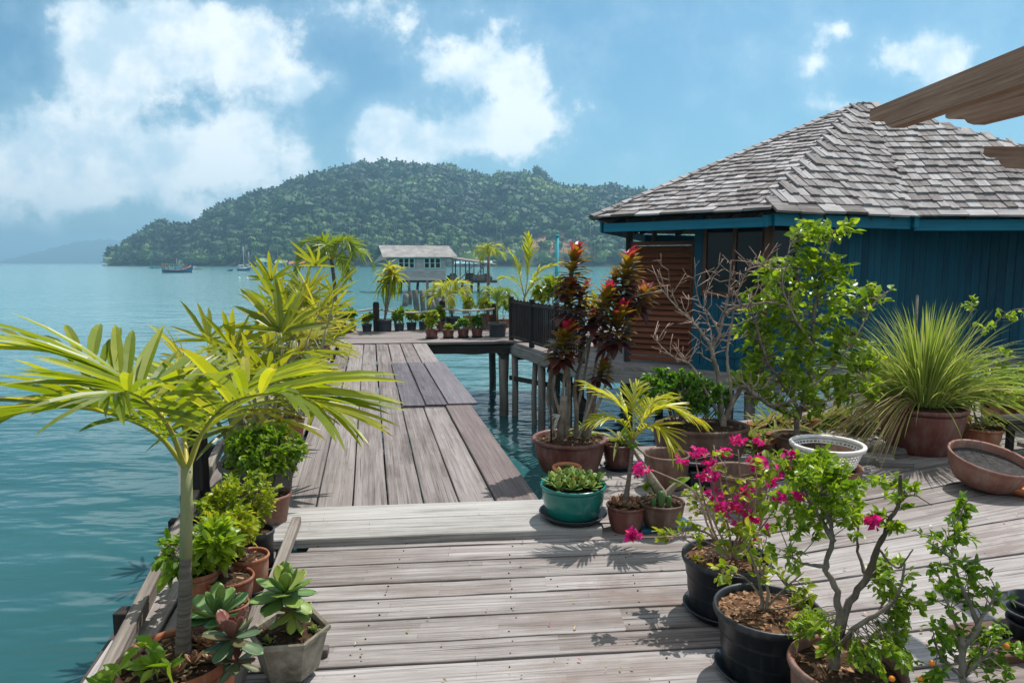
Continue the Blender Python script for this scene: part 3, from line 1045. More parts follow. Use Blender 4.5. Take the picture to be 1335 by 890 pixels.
def scatter_forest():
    g = np.random.default_rng(11)
    protos = [crown_proto(k, g.integers(6, 12), 120, g.uniform(.75, 1.05)) for k in range(9)]
    palms = [palm_proto(k) for k in range(4)]
    mb = MB()
    pk = [[] for _ in protos]
    pp = [[] for _ in palms]
    n = 0
    tries = 0
    while n < 4600 and tries < 40000:
        tries += 1
        u = g.uniform(151, 960)
        t = g.uniform(0.0, 1.06) ** .9
        near, far, v = hill_cols(u)
        # fewer where the slope is short
        if g.uniform() > max(.12, (far - near) / 400):
            continue
        x, y, z = hill_point(u, t)
        # the cleared, built-up patch of earth low on the slope behind the stilt house
        clear = math.exp(-((u - 730) / 120) ** 2 - ((t - .13) / .13) ** 2)
        if g.uniform() < clear * .80:
            continue
        low = max(0, 1 - t / .30)
        spec = fbm(x + 900, y, .012)
        if g.uniform() < low * .55 and u > 300:
            hgt = g.uniform(13, 21)
            pp[g.integers(len(palms))].append((x, y, z - .5, hgt, g.uniform(0, 6.28), .50 + g.normal(0, .1)))
        else:
            r = (3.0 + 5.6 * g.uniform() ** 1.6) * (1.0 if t > .2 else .85) * (1.3 if g.uniform() < .06 else 1)
            h = r * g.uniform(.9, 1.4)
            if t > .9 and g.uniform() < .16:
                h += g.uniform(2, 6)
            tint = .30 + .50 * spec + g.normal(0, .15) + .20 * low
            pk[g.integers(len(protos))].append((x, y, z + h * .45, r, g.uniform(0, 6.28), tint))
        n += 1
    # emergent trees that stand out on the skyline
    for (u, dh, r) in ((213, 9, 4.5), (220, 10, 6), (226, 7, 4), (337, 6, 6), (440, 5, 5), (470, 5, 6), (585, 7, 4.5), (612, 5, 5), (661, 8, 5), (699, 14, 7), (707, 12, 6.5), (716, 8, 5), (793, 9, 5.5), (770, 6, 4), (820, 6, 4.5)):
        x, y, z = hill_point(u, 1.0)
        pk[g.integers(len(protos))].append((x, y, z + dh, r, g.uniform(0, 6.28), .25))
        pk[g.integers(len(protos))].append((x + 3, y + 4, z + dh * .3, r, g.uniform(0, 6.28), .25))
    for lst, (tm, tv) in list(zip(pk, protos)) + list(zip(pp, palms)):
        if not lst:
            continue
        a = np.array(lst)
        c, s = np.cos(a[:, 4]), np.sin(a[:, 4])
        rot = np.zeros((len(a), 3, 3))
        rot[:, 0, 0], rot[:, 0, 1], rot[:, 1, 0], rot[:, 1, 1], rot[:, 2, 2] = c, -s, s, c, 1
        mb.inst(tm, a[:, :3], rot, a[:, 3], 0, a[:, 5], False, tv)
    return mb.build('forest', M['forestleaf'])


forest = struct(scatter_forest(), 'stuff')

# far blue island to the left
mb = MB()
isl = [(-140, 346), (-90, 330), (-40, 322), (0, 341.5), (24, 336), (44, 331), (68, 325), (96, 318), (120, 313.5), (140, 312.5), (160, 313), (185, 312), (215, 316), (250, 318), (300, 330), (340, 345)]
iu = np.arange(-140, 345, 6.0)
iv = np.interp(iu, [p[0] for p in isl], [p[1] for p in isl])
YI = 4300.0
verts = []
for u, v in zip(iu, iv):
    for k, (dy, fz) in enumerate(((-420, -.02), (-280, .35), (-130, .75), (0, 1.0), (300, .6), (600, -.02))):
        d = ray(u, v)
        hr = max(3, CAM_H + d.z / d.y * YI - WATER_Z)
        bump_ = fbm(u * 3, k * 40, .05) * 14 * (1 if 0 < k < 5 else 0) * min(1, hr / 60)
        Y = YI + dy
        verts.append(((u - 667.5) / F * Y, Y, WATER_Z + hr * fz + bump_))
faces = [[i * 6 + j, (i + 1) * 6 + j, (i + 1) * 6 + j + 1, i * 6 + j + 1] for i in range(len(iu) - 1) for j in range(5)]
mb.add(verts, faces, 0, .4, None, True)
M['isle'] = solid('far_island_woods', [(.35, (.02, .045, .018)), (.6, (.04, .075, .028)), (.8, (.07, .10, .04))], .03, .9, .1, detail=8, bstr=0)
struct(mb.build('distant_hills', M['isle']))

# the air between
HAZE_D = 0.00040
mz, ntz, outz = new_mat('sea_haze')
pv = ntz.nodes.new('ShaderNodeVolumePrincipled')
pv.inputs['Color'].default_value = (.42, .75, 1.0, 1)
pv.inputs['Density'].default_value = HAZE_D
pv.inputs['Anisotropy'].default_value = 0.32
ntz.links.new(pv.outputs[0], outz.inputs['Volume'])
me = bpy.data.meshes.new('haze')
bm = bmesh.new()
bmesh.ops.create_cube(bm, size=1.0)
bm.to_mesh(me)
bm.free()
me.materials.append(mz)
hz = bpy.data.objects.new('haze', me)
hz.scale = (19000, 11000, 206)
hz.location = (0, 4500, 206 / 2 - 6)
col.objects.link(hz)
struct(hz, 'stuff')

# ------------------------------------------------------------------ decks
TH = R(11.8)
Z_ = Vector((0, 0, 1))
E = Vector((math.cos(TH), math.sin(TH), 0))
W = Vector((-math.sin(TH), math.cos(TH), 0))


def AB(a, b, z=0.0):
    p = E * a + W * b
    return Vector((p.x, p.y, z))


def plank(mb, p0, p1, q0, q1, z, th=.035, tint=None, mi=0, ch=.005, jit=.003, st=6, gap=.004, droop=0.0):
    """board from end p to end q; p0,q0 left edge, p1,q1 right edge (2-D points); slightly uneven edges, chamfered"""
    if tint is None:
        tint = random.random()
    p0, p1, q0, q1 = (Vector((v[0], v[1], 0)) for v in (p0, p1, q0, q1))
    ou, ov = random.uniform(0, 80), random.uniform(0, 80)
    ln = ((q0 + q1) / 2 - (p0 + p1) / 2).length
    zt = [z + random.uniform(-.002, .002) for _ in range(2)]
    verts, uvs = [], []
    for i in range(st + 1):
        t = i / st
        a, b = p0.lerp(q0, t), p1.lerp(q1, t)
        d = (b - a)
        wd = d.length
        d = d / max(wd, 1e-5)
        g0, g1 = gap / 2 + random.uniform(0, jit), gap / 2 + random.uniform(0, jit)
        zz = zt[0] * (1 - t) + zt[1] * t + random.uniform(-.0008, .0008)
        for (s, h) in ((g0, -th), (g0, -ch), (g0 + ch, 0), (wd - g1 - ch, 0), (wd - g1, -ch), (wd - g1, -th)):
            q = a + d * s
            verts.append((q.x, q.y, zz + h))
            uvs.append((t * ln + ou, s + ov + (h if s < wd / 2 else -h)))
    faces, uv = [], []
    for i in range(st):
        for k in range(5):
            f = [i * 6 + k, i * 6 + k + 1, (i + 1) * 6 + k + 1, (i + 1) * 6 + k]
            faces.append(f)
            uv += [uvs[j] for j in f]
    for f in ([5, 4, 3, 2, 1, 0], [st * 6 + k for k in range(6)]):
        faces.append(f)
        uv += [(uvs[j][0] + verts[j][2], uvs[j][1]) for j in f]
    mb.add(verts, [f[::-1] for f in faces], mi, tint, [x for f, g in zip(faces, np.split(np.array(uv), np.cumsum([len(f) for f in faces])[:-1])) for x in g[::-1]], False)


def cut(p, ang, x):
    """point at abscissa x on the line through p at angle ang"""
    return Vector((x, p[1] + (x - p[0]) * math.tan(ang), 0))


# near deck: left field of long boards, right field of wider boards that fan away
mb = MB()
A1 = R(5.6)
nails = []
BRK = 1.36
y = 1.35
while y < 5.72:
    wd = random.choice((.16, .2, .23, .25, .28))
    x0 = -1.08 - .17 * (y - 2.5) if y < 3.72 else (0.19 + .17 * (y - 4.3) if y > 4.25 else None)
    if x0 is None:
        x0 = -1.12
    # board ends are uneven towards the left
    x0 += random.uniform(-.03, .04)
    xs = [x0]
    if random.random() < .35 and y < 3.6:
        xs.append(random.uniform(.1, .9))
    xs.append(BRK + .02 + random.uniform(-.02, .02))
    sl = (.17 * wd) if y > 4.25 else 0
    for xi, (xa, xb) in enumerate(zip(xs[:-1], xs[1:])):
        nails += [(xa + .04, y + wd * .25), (xa + .04, y + wd * .75)] + [(q_, y + wd * f_) for q_ in np.arange(math.ceil(xa / .62) * .62, xb, .62) for f_ in (.22, .78)]
        plank(mb, cut((0, y + wd), A1, xa + (sl if xi == 0 else 0)), cut((0, y), A1, xa), cut((0, y + wd), A1, xb), cut((0, y), A1, xb), 0, .04, None, 0, .0025, .007, 9, .007)
    y += wd
yb = 1.2


def fan(yv):
    return R(float(np.interp(yv, [1.2, 2.2, 3.2, 3.8, 4.4, 7], [5, 8, 14, 21, 25.5, 26])))


while yb < 6.35:
    wd = random.choice((.2, .24, .27, .3))
    for xa, xb in ((BRK + .03, random.choice((3.1, 4.2, 3.6))), (None, 8.0)):
        if xa is None:
            xa = lastx
        lastx = xb + .006
        plank(mb, cut((BRK, yb + wd), fan(yb + wd), xa), cut((BRK, yb), fan(yb), xa), cut((BRK, yb + wd), fan(yb + wd), xb), cut((BRK, yb), fan(yb), xb), 0, .04, None, 0, .0025, .009, 9, .010)
    yb += wd
# outer strip under the left pots, a little lower
for k in range(3):
    a0 = -1.12 + k * .2
    plank(mb, AB(a0, .9), AB(a0 + .195, .9), AB(a0 - .02, 4.35), AB(a0 + .175, 4.35), -.012, .035, None, 0, .005, .004, 8, .008)
for (nx, ny) in nails:
    q = cut((0, ny), A1, nx + random.uniform(-.02, .02))
    r_ = random.uniform(.0028, .0048)
    mb.add([(q.x + r_ * math.cos(k * 1.0472), q.y + r_ * math.sin(k * 1.0472), .0032) for k in range(6)] + [(q.x + r_ * math.cos(k * 1.0472), q.y + r_ * math.sin(k * 1.0472), -.01) for k in range(6)],
           [[0, 1, 2, 3, 4, 5]] + [[k, k + 6, (k + 1) % 6 + 6, (k + 1) % 6] for k in range(6)], 1, .2)
deck = struct(mb.build('boardwalk_deck', [M['deck'], M['darkwood']]))

# two bleached planks that make the step up to the walkway
mb = MB()
zs = .035
pts = [(-.60, 3.90), (-.60, 4.18), (-.60, 4.44)]
for k in range(2):
    a, b = pts[k], pts[k + 1]
    c, s = math.cos(R(5.6)), math.sin(R(5.6))

    def on(p, x):
        q = AB(*p)
        return Vector((q.x + x * c, q.y + x * s, 0))
    plank(mb, on(b, 0), on(a, 0), on(b, (1.93, 1.88)[k]), on(a, (1.93, 1.88)[k]), .045, .052, (.35, .7)[k], 0, .006, .002, 10, .005)
step = mb.build('step_planks', M['step'], deck)

# walkway
mb = MB()
seams = [-.60, -.375, -.14, .09, .325, .56, .80, 1.09]
zw = .012
for i in range(7):
    a0, a1 = seams[i], seams[i + 1]
    yfr = 4.465 - .108 * (a0 + .6)
    yfr2 = 4.465 - .108 * (a1 + .6)
    cutb = (10.6, 7.55, 10.9, 7.5, 7.5, 7.45, 7.45)[i]
    mat = 1 if i == 6 else 0
    plank(mb, AB(a0, yfr), AB(a1, yfr2), AB(a0, cutb), AB(a1, cutb - .02), zw + (.016 if i == 6 else 0), .04, None, mat, .005, .003, 10, .008)
    plank(mb, AB(a0, cutb + .008), AB(a1, cutb - .012), AB(a0 + .02, 13.7), AB(a1 + .01, 13.55), zw, .04, None, 0, .005, .003, 10, .008)
for (a0, a1) in ((.33, .585), (.59, .83), (.835, 1.17)):
    plank(mb, AB(a0, 7.50), AB(a1, 7.47), AB(a0 - .02, 10.8), AB(a1 - .03, 10.75), zw + .028, .026, None, 2, .004, .002, 8, .008)
for k in range(3):
    a0 = -1.22 + k * .205
    plank(mb, AB(a0 - .02, 4.36), AB(a0 + .18, 4.36), AB(a0 - .05, 13.7), AB(a0 + .15, 13.7), zw - .02, .035, None, 0, .005, .004, 10, .01)
walk = struct(mb.build('walkway', [M['walk'], M['brownboard'], M['patch']]))
# joists and edge beams under both
mb = MB()
beam(mb, AB(1.02, 4.3, -.10), AB(1.02, 13.7, -.10), .09, .13, 0, .4)
beam(mb, AB(-1.1, 1.0, -.12), AB(-1.22, 13.7, -.12), .09, .14, 0, .4)
beam(mb, AB(-.1, 4.3, -.10), AB(-.1, 13.7, -.10), .09, .13, 0, .4)
for k in range(7):
    b = 4.8 + k * 1.45
    beam(mb, AB(-1.2, b, -.235), AB(1.10, b, -.235), .10, .13, 0, .4)
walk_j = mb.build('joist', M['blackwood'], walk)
for k in range(7):
    b = 4.8 + k * 1.45
    for a in (-1.0, .93):
        mb = MB()
        tube(mb, [AB(a, b, -.3), AB(a + .02, b, -1.2), AB(a, b + .02, -3.0)], [.075, .08, .085], 9)
        mb.build('pile', M['pile'], walk)
mb = MB()
for yy in (1.6, 2.6, 3.6):
    beam(mb, Vector((-.9, yy, -.115)), Vector((6.5, yy + .6, -.115)), .1, .14, 0, .4)
beam(mb, Vector((.62, 5.62, -.12)), Vector((1.3, 5.72, -.12)), .1, .15, 0, .4)
beam(mb, cut((BRK, 6.22), R(26), 1.4) + Vector((0, 0, -.12)), cut((BRK, 6.22), R(26), 8) + Vector((0, 0, -.12)), .1, .15, 0, .4)
beam(mb, Vector((.34, 4.6, -.11)), Vector((.56, 5.62, -.11)), .09, .14, 0, .4)
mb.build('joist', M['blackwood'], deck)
for (x, y) in ((.70, 5.5), (1.5, 5.9), (3.4, 6.9), (5.2, 7.8), (-.9, 2.9), (-1.3, 4.2), (2.4, 6.3)):
    mb = MB()
    tube(mb, [(x, y, -.16), (x, y, -1.4), (x + .02, y, -3)], [.08, .085, .09], 9)
    mb.build('pile', M['pile'], deck)

# far platform at the end of the walkway
mb = MB()
c6, s6 = math.cos(R(6.2)), math.sin(R(6.2))
FO = Vector((-4.75, 13.17, 0))


def FP(x, y, z=0.0):
    return Vector((FO.x + x * c6 - y * s6, FO.y + x * s6 + y * c6, z))


yy = 0
while yy < 3.1:
    wd = random.choice((.2, .24, .28))
    xs = [0, random.uniform(2, 3.4), 8.2]
    for xa, xb in zip(xs[:-1], xs[1:]):
        plank(mb, FP(xa, yy + wd), FP(xa, yy), FP(xb, yy + wd), FP(xb, yy), .02 if yy > .1 else .035, .05, None, 0, .006, .004, 7, .008)
    yy += wd
plat = struct(mb.build('pier_platform', M['walk']))
mb = MB()
beam(mb, FP(.0, .12, -.13), FP(4.72, .12, -.13), .1, .17, 0, .4)
beam(mb, FP(.0, 3.0, -.12), FP(8, 3.0, -.12), .1, .16, 0, .4)
beam(mb, FP(.0, 1.5, -.12), FP(8, 1.5, -.12), .1, .16, 0, .4)
for x in (.1, 1.6, 3.1, 4.6, 6.2, 7.9):
    beam(mb, FP(x, .05, -.27), FP(x, 3.1, -.27), .1, .12, 0, .4)
mb.build('joist', M['blackwood'], plat)
for x in (.1, 1.6, 3.1, 4.6, 6.2, 7.9):
    for yk in (.14, 2.9):
        mb = MB()
        tube(mb, [FP(x, yk, -.3), FP(x + .02, yk, -1.2), FP(x, yk, -3)], [.085, .085, .09], 9)
        mb.build('pile', M['pile'], plat)
mb = MB()
box(mb, FP(3.08, .05, -.37), E, W, (0, 0, 1), .10, .02, .16, 0, .5)
mb.build('steel_bracket', M['metalgrey'], plat)
mb = MB()
for (v0, v1, sg) in ((455, 452, .05), (458, 453, .09)):
    p_, q_ = At(583, v0, 13.9), At(664, v1, 13.8)
    tube(mb, [p_.lerp(q_, t_) - Z_ * sg * 4 * t_ * (1 - t_) for t_ in np.linspace(0, 1, 12)], .014, 6)
mb.build('slack_rope', M['rope'], plat)

# deck of the blue hut, with its edge beam and piles
HP = [(-.12, 14.15), (1.17, 10.55), (2.72, 10.22), (3.58, 9.55), (7.65, 11.25), (12.5, 11.0), (12.5, 17), (1.2, 17.5)]
mb = MB()
dirp = (Vector((1.17, 10.55, 0)) - Vector((-.12, 14.15, 0))).normalized()
nrmp = Vector((-dirp.y, dirp.x, 0))
zt = 0.0
verts = [(x, y, zt) for x, y in HP] + [(x, y, zt - .045) for x, y in HP]
n = len(HP)
faces = [list(range(n)), [n + k for k in range(n)][::-1]] + [[k, n + k, n + (k + 1) % n, (k + 1) % n] for k in range(n)]
uv = [(verts[j][0] * dirp.x + verts[j][1] * dirp.y, verts[j][0] * nrmp.x + verts[j][1] * nrmp.y + verts[j][2]) for f in faces for j in f]
mb.add(verts, faces, 0, .5, uv)
hdeck = struct(mb.build('hut_deck', M['deck']))
mb = MB()
for (p, q) in zip(HP[:5], HP[1:6]):
    p, q = Vector((*p, -.145)), Vector((*q, -.145))
    d = (q - p).normalized()
    nn = Vector((d.y, -d.x, 0))
    beam(mb, p + nn * .0 - d * .02, q - d * .03, .09, .19, 0, random.random())
mb.build('edge_beam', M['greybeam'], hdeck)
mb = MB()
for k in range(5):
    p = Vector((0.1 + .4 * k, 13.8 - .55 * k, -.30))
    beam(mb, p, p + Vector((6, 1.4, 0)), .1, .12, 0, .4)
mb.build('joist', M['blackwood'], hdeck)
plist = [(*At(661, 500, 14.0)[:2], .10), (*At(671, 500, 13.75)[:2], .14), (*At(698, 500, 12.9)[:2], .11), (*At(706, 500, 12.4)[:2], .15), (*At(720, 500, 12.2)[:2], .16),
         (*At(770, 500, 11.5)[:2], .16), (*At(742, 500, 12.6)[:2], .14), (2.6, 10.45, .16), (3.5, 9.9, .16), (4.6, 10.4, .18), (5.9, 11.0, .18), (7.5, 11.6, .18), (9.5, 11.5, .18), (2.2, 12.6, .16), (4.2, 13, .16), (6.5, 13.4, .16)]
for (x, y, d) in plist:
    mb = MB()
    j = random.uniform(-.03, .03)
    tube(mb, [(x, y, -.24), (x + j, y, -.9), (x + j * .5, y, -1.7), (x, y, -3)], [d * .5, d * .47, d * .5, d * .5], 10, 0, random.random())
    mb.build('pile', M['pile'], hdeck)
mb = MB()
a, b = At(665, 492, 13.9), At(722, 503, 12.3)
beam(mb, a, b, .05, .09, 0, .5)
a, b = At(724, 478, 12.3), At(775, 545, 11.4)
beam(mb, a, b, .07, .16, 0, .1)
mb.build('brace', M['blackwood'], hdeck)

# ------------------------------------------------------------------ the blue hut
EZ = 2.275
V = [Vector((1.30, 10.62, EZ)), Vector((3.36, 8.96, EZ)), Vector((5.80, 9.96, EZ)), Vector((10.4, 9.75, EZ)), Vector((12.4, 14, EZ)), Vector((7.5, 17.2, EZ)), Vector((2.9, 15.4, EZ))]
AP = At(1125, 137, 12.5)
hut = thing('blue_hut', 'blue wooden hut with a grey shingle hip roof standing over the water', 'hut', (5.5, 12.3, 0))
Z = Vector((0, 0, 1))


def shingle_face(mb, P0, P1, A, exposure=.185):
    ed = (P1 - P0)
    wlen = ed.length
    ex = ed.normalized()
    foot = P0 + ex * (A - P0).dot(ex)
    up = (A - foot)
    sl = up.length
    ey = up.normalized()
    ez = ex.cross(ey)
    if ez.z < 0:
        ez = -ez
    xa = (A - P0).dot(ex)
    # under-sheet
    mb.add([tuple(P0 - ez * .02), tuple(P1 - ez * .02), tuple(A - ez * .02)], [[0, 1, 2]] if ex.cross(ey).z > 0 else [[0, 2, 1]], 1, .3)
    ncr = int(sl / exposure)
    for c in range(-1, ncr + 1):
        y0 = (c + 1) * exposure - .085
        f = max(0, min(1, (y0 + .06) / sl))
        xl, xr = xa * f, wlen + (xa - wlen) * f
        x = xl - random.uniform(0, .12)
        while x < xr + .02:
            wd = random.uniform(.12, .19)
            if c == -1:
                wd = .4
            x1 = min(x + wd, xr + .008)
            x0 = max(x, xl - .008)
            if x1 - x0 > .03:
                yj = y0 + random.uniform(-.022, .018)
                th = random.uniform(.024, .042)
                cx = (x0 + x1) / 2
                til = R(6.6 + random.uniform(-1.0, 1.8))
                cy_ = Vector(ey * math.cos(til) - ez * math.sin(til))
                cz_ = Vector(ez * math.cos(til) + ey * math.sin(til))
                twist = random.uniform(-.02, .02)
                ax = (ex + ey * twist).normalized()
                ay = (cy_ - ax * cy_.dot(ax)).normalized()
                az = ax.cross(ay)
                if az.dot(ez) < 0:
                    az = -az
                ln = .30 if y0 + .3 < sl else max(.06, sl - y0)
                ctr = P0 + ex * cx + ey * (yj + ln / 2) + ez * (.026 + th / 2)
                box(mb, ctr, ay, ax, az, ln / 2, (x1 - x0) / 2 - .003, th / 2, 0, random.random() ** 1.1, .003)
            x += wd


mb = MB()
for i in range(len(V)):
    shingle_face(mb, V[i], V[(i + 1) % len(V)], AP)
# cap shingles down the two near hips and the peak
for i in (0,):
    P = V[i]
    d = (AP - P)
    ln = d.length
    d.normalize()
    s = d.cross(Z).normalized()
    t = s.cross(d)
    for k in range(int(ln / .19)):
        for sg in (-1, 1):
            q = P + d * (.05 + k * .19) + t * .07 + s * sg * .045
            ez_ = (t + s * sg * (.48 if i else .35)).normalized()
            ey_ = (s - ez_ * s.dot(ez_)).normalized()
            dd = (d * math.cos(.06) - ez_ * .06).normalized()
            box(mb, q, dd, ez_.cross(dd).normalized(), ez_, .13, .055, .008, 0, random.random(), .003)
roof = mb.build('roof', [M['shingle'], M['blackwood']], hut)
mb = MB()
for i in range(len(V)):
    P0, P1 = V[i], V[(i + 1) % len(V)]
    d = (P1 - P0).normalized()
    inn = Vector((-d.y, d.x, 0))
    zc = EZ - .10
    hh = .16 if i else .13
    off = .06 if i else .05
    jz = .0 if i else -.01
    if i == 1:
        j0, j1 = P0 + inn * off + d * .10, P1 + inn * off - d * .02
        beam(mb, j0 + Z * -.11, j1 + Z * -.11, .03, hh, 0, .55)
    else:
        beam(mb, P0 + inn * off + d * (.10 if i == 0 else .02) + Z * (-.13 + jz), P1 + inn * off - d * (.06 if i == 0 else .02) + Z * (-.13 + jz), .03, hh, 0, .5)
# short mitre piece at the near corner and a joint block
beam(mb, V[1] + Vector((-.075, .085, -.125)), V[1] + Vector((.085, .15, -.105)), .03, .15, 0, .3)
box(mb, V[2] + Vector((.02, .02, -.09)), E, W, Z, .04, .03, .075, 0, .7)
mb.build('fascia', M['bluetrim'], hut)
# soffit / rafters
mb = MB()
for i in range(len(V)):
    P0, P1 = V[i], V[(i + 1) % len(V)]
    for k in range(1, 6):
        q = P0.lerp(P1, k / 6)
        d = (AP - q)
        beam(mb, q + Z * -.10 + d * .02, q + d * .5 + Z * -.11, .05, .09, 0, .4)
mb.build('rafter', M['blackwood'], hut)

W0, WC, W2, W3 = Vector((2.74, 10.35, 0)), Vector((3.60, 9.67, 0)), Vector((7.61, 11.37, 0)), Vector((12.2, 11.15, 0))
WT = 2.45


def wall_boards(name, P, Q, z0, z1, mat, bw=.14, th=.03, bev=.004):
    mb = MB()
    d = (Q - P)
    ln = d.length
    d.normalize()
    nn = Vector((d.y, -d.x, 0))
    nb = max(1, round(ln / bw))
    w_ = ln / nb
    for k in range(nb):
        c = P + d * (k + .5) * w_ + Vector((0, 0, (z0 + z1) / 2)) - nn * th / 2
        box(mb, c, Z, d, nn, (z1 - z0) / 2, w_ / 2 - .0025, th / 2 + random.uniform(0, .002), 0, random.random(), bev)
    # back lining so no light leaks through the joints
    box(mb, (P + Q) / 2 + Vector((0, 0, (z0 + z1) / 2)) - nn * (th + .015), d, nn, Z, ln / 2, .01, (z1 - z0) / 2 - .01, 0, .2, .001)
    return mb.build(name, mat, hut)


d1 = (WC - W0).normalized()
d2 = (W2 - WC).normalized()
n1 = Vector((d1.y, -d1.x, 0))
n2 = Vector((d2.y, -d2.x, 0))
SILL, HEAD = zat(3.2, 9.95, 381), 2.12
wall_boards('wall', W0 + d1 * .14, WC - d1 * .02, .0, SILL - .06, M['blue'])
wall_boards('wall', W0, W0 + d1 * .135, 0, WT, M['blue'], .135)
wall_boards('wall', WC + d2 * .56, W2, .0, WT, M['blue'])
wall_boards('wall', WC + d2 * .02, WC + d2 * .555, .0, SILL - .06, M['blue'])
wall_boards('wall', W2, W3, .0, WT + .3, M['blue'])
wall_boards('wall', W3, Vector((12, 15.5, 0)), 0, WT, M['blue'], .3)
wall_boards('wall', Vector((12, 15.5, 0)), Vector((4.2, 15.2, 0)), 0, WT, M['blue'], .3)
wall_boards('wall', Vector((4.2, 15.2, 0)), W0, 0, WT, M['blue'], .3)
mb = MB()
beam(mb, W0 + d1 * .14 + n1 * .012 + Z * .22, WC + n1 * .012 + Z * .22, .02, .035, 0, .4)
beam(mb, W0 + d1 * .0 + n1 * .015 + Z * .03, WC + n1 * .015 + Z * .03, .03, .10, 0, .4)
beam(mb, WC + n2 * .012 + Z * .03, W2 + n2 * .012 + Z * .03, .03, .10, 0, .4)
mb.build('wall_trim', M['blue'], hut)


def window(P, d, nn, x0, x1, n_panes):
    fr = MB()
    gl = MB()
    zc = (SILL + HEAD) / 2
    wj = .055
    xs = np.linspace(x0 + wj / 2, x1 - wj / 2, n_panes + 1)
    for x in xs:
        beam(fr, P + d * x + Z * (SILL - .05), P + d * x + Z * (HEAD + .12), .07, wj, 0, random.random(), up=d)
    beam(fr, P + d * x0 + Z * (SILL - .03) + nn * .022, P + d * x1 + Z * (SILL - .03) + nn * .022, .10, .06, 0, .5)
    beam(fr, P + d * x0 + Z * (HEAD + .09) + nn * .015, P + d * x1 + Z * (HEAD + .09) + nn * .015, .08, .06, 0, .5)
    f = fr.build('window_frame', M['frame'], hut)
    for xa, xb in zip(xs[:-1], xs[1:]):
        c = P + d * (xa + xb) / 2 + Z * zc - nn * .005
        box(gl, c, d, Z, nn, (xb - xa) / 2 - wj / 2 + .002, (HEAD - SILL) / 2 + .05, .004, 0, .5, .001)
    gl.build('pane', M['glass'], f)


window(W0, d1, n1, .145, 1.09, 2)
window(WC, d2, n2, .01, .555, 1)
mb = MB()
beam(mb, W0 + d1 * 1.06 + n1 * .05 + n2 * .03 + Z * 0, W0 + d1 * 1.06 + n1 * .05 + n2 * .03 + Z * 2.4, .09, .09, 0, .3)
mb.build('corner_post', M['frame'], hut)
# red-brown louvred screen beside the wall
LA, LB = G(819, 471), G(901, 477)
LA.z = LB.z = 0
ld = (LB - LA).normalized()
ln_ = (LB - LA).length
lnn = Vector((ld.y, -ld.x, 0))
scr = MB()
z0s, z1s = .08, zat(2.3, 10.8, 317)
for x in (0.02, ln_ - .02):
    beam(scr, LA + ld * x + Z * z0s, LA + ld * x + Z * z1s, .06, .05, 0, .6)
beam(scr, LA + Z * z1s, LB + Z * z1s, .07, .06, 0, .5)
beam(scr, LA + Z * z0s, LB + Z * z0s, .07, .07, 0, .3)
ns = 19
for k in range(ns):
    zc = z0s + .06 + (z1s - z0s - .1) * (k + .5) / ns
    s = (lnn * .66 - Z * .75).normalized()
    jit = random.uniform(-.004, .004)
    box(scr, (LA + LB) / 2 + Z * (zc + jit), ld, s, ld.cross(s), ln_ / 2 - .02, .058, .008, 0, random.random(), .002)
scr.build('louver_screen', M['louver'], hut)
mb = MB()
beam(mb, LA + Z * 0 - ld * .02, LA - ld * .02 + Z * 2.35, .10, .10, 0, .3)
beam(mb, LA.lerp(LB, .38) + Z * (z1s + .03), LA.lerp(LB, .38) + Z * 2.5, .11, .06, 0, .6)
beam(mb, LA + Z * 2.32, LB + Z * 2.32 + ld * .1, .08, .1, 0, .3)
mb.build('porch_post', M['blackwood'], hut)

# ------------------------------------------------------------------ baluster railing on the hut deck
rl = thing('baluster_railing', 'dark brown wooden railing with close balusters along the edge of the hut deck', 'railing', (.1, 13.5, 0))
P, Q = Vector((-.08, 13.98, 0)), Vector((1.05, 10.85, 0))
d = (Q - P).normalized()
nn = Vector((d.y, -d.x, 0))
P, Q = P - nn * .07, Q - nn * .07
mb = MB()
beam(mb, P + Z * .80, Q + Z * .80, .06, .045, 0, .5)
beam(mb, P + Z * .10, Q + Z * .10, .05, .045, 0, .4)
mb.build('rail', M['darkwood'], rl)
Lr = (Q - P).length
for x in (0, 1.15, 2.3, Lr):
    mb = MB()
    beam(mb, P + d * x, P + d * x + Z * .92, .085, .085, 0, .5, up=d)
    mb.build('post', M['darkwood'], rl)
x = .10
k = 0
while x < Lr - .05:
    if all(abs(x - q) > .06 for q in (0, 1.15, 2.3, Lr)):
        mb = MB()
        c = P + d * x
        beam(mb, c + Z * .08, c + Z * (.86 + .015 * (k % 2)), .022, .045, 0, random.random(), up=d)
        mb.build('baluster', M['darkwood'], rl)
    x += .092
    k += 1

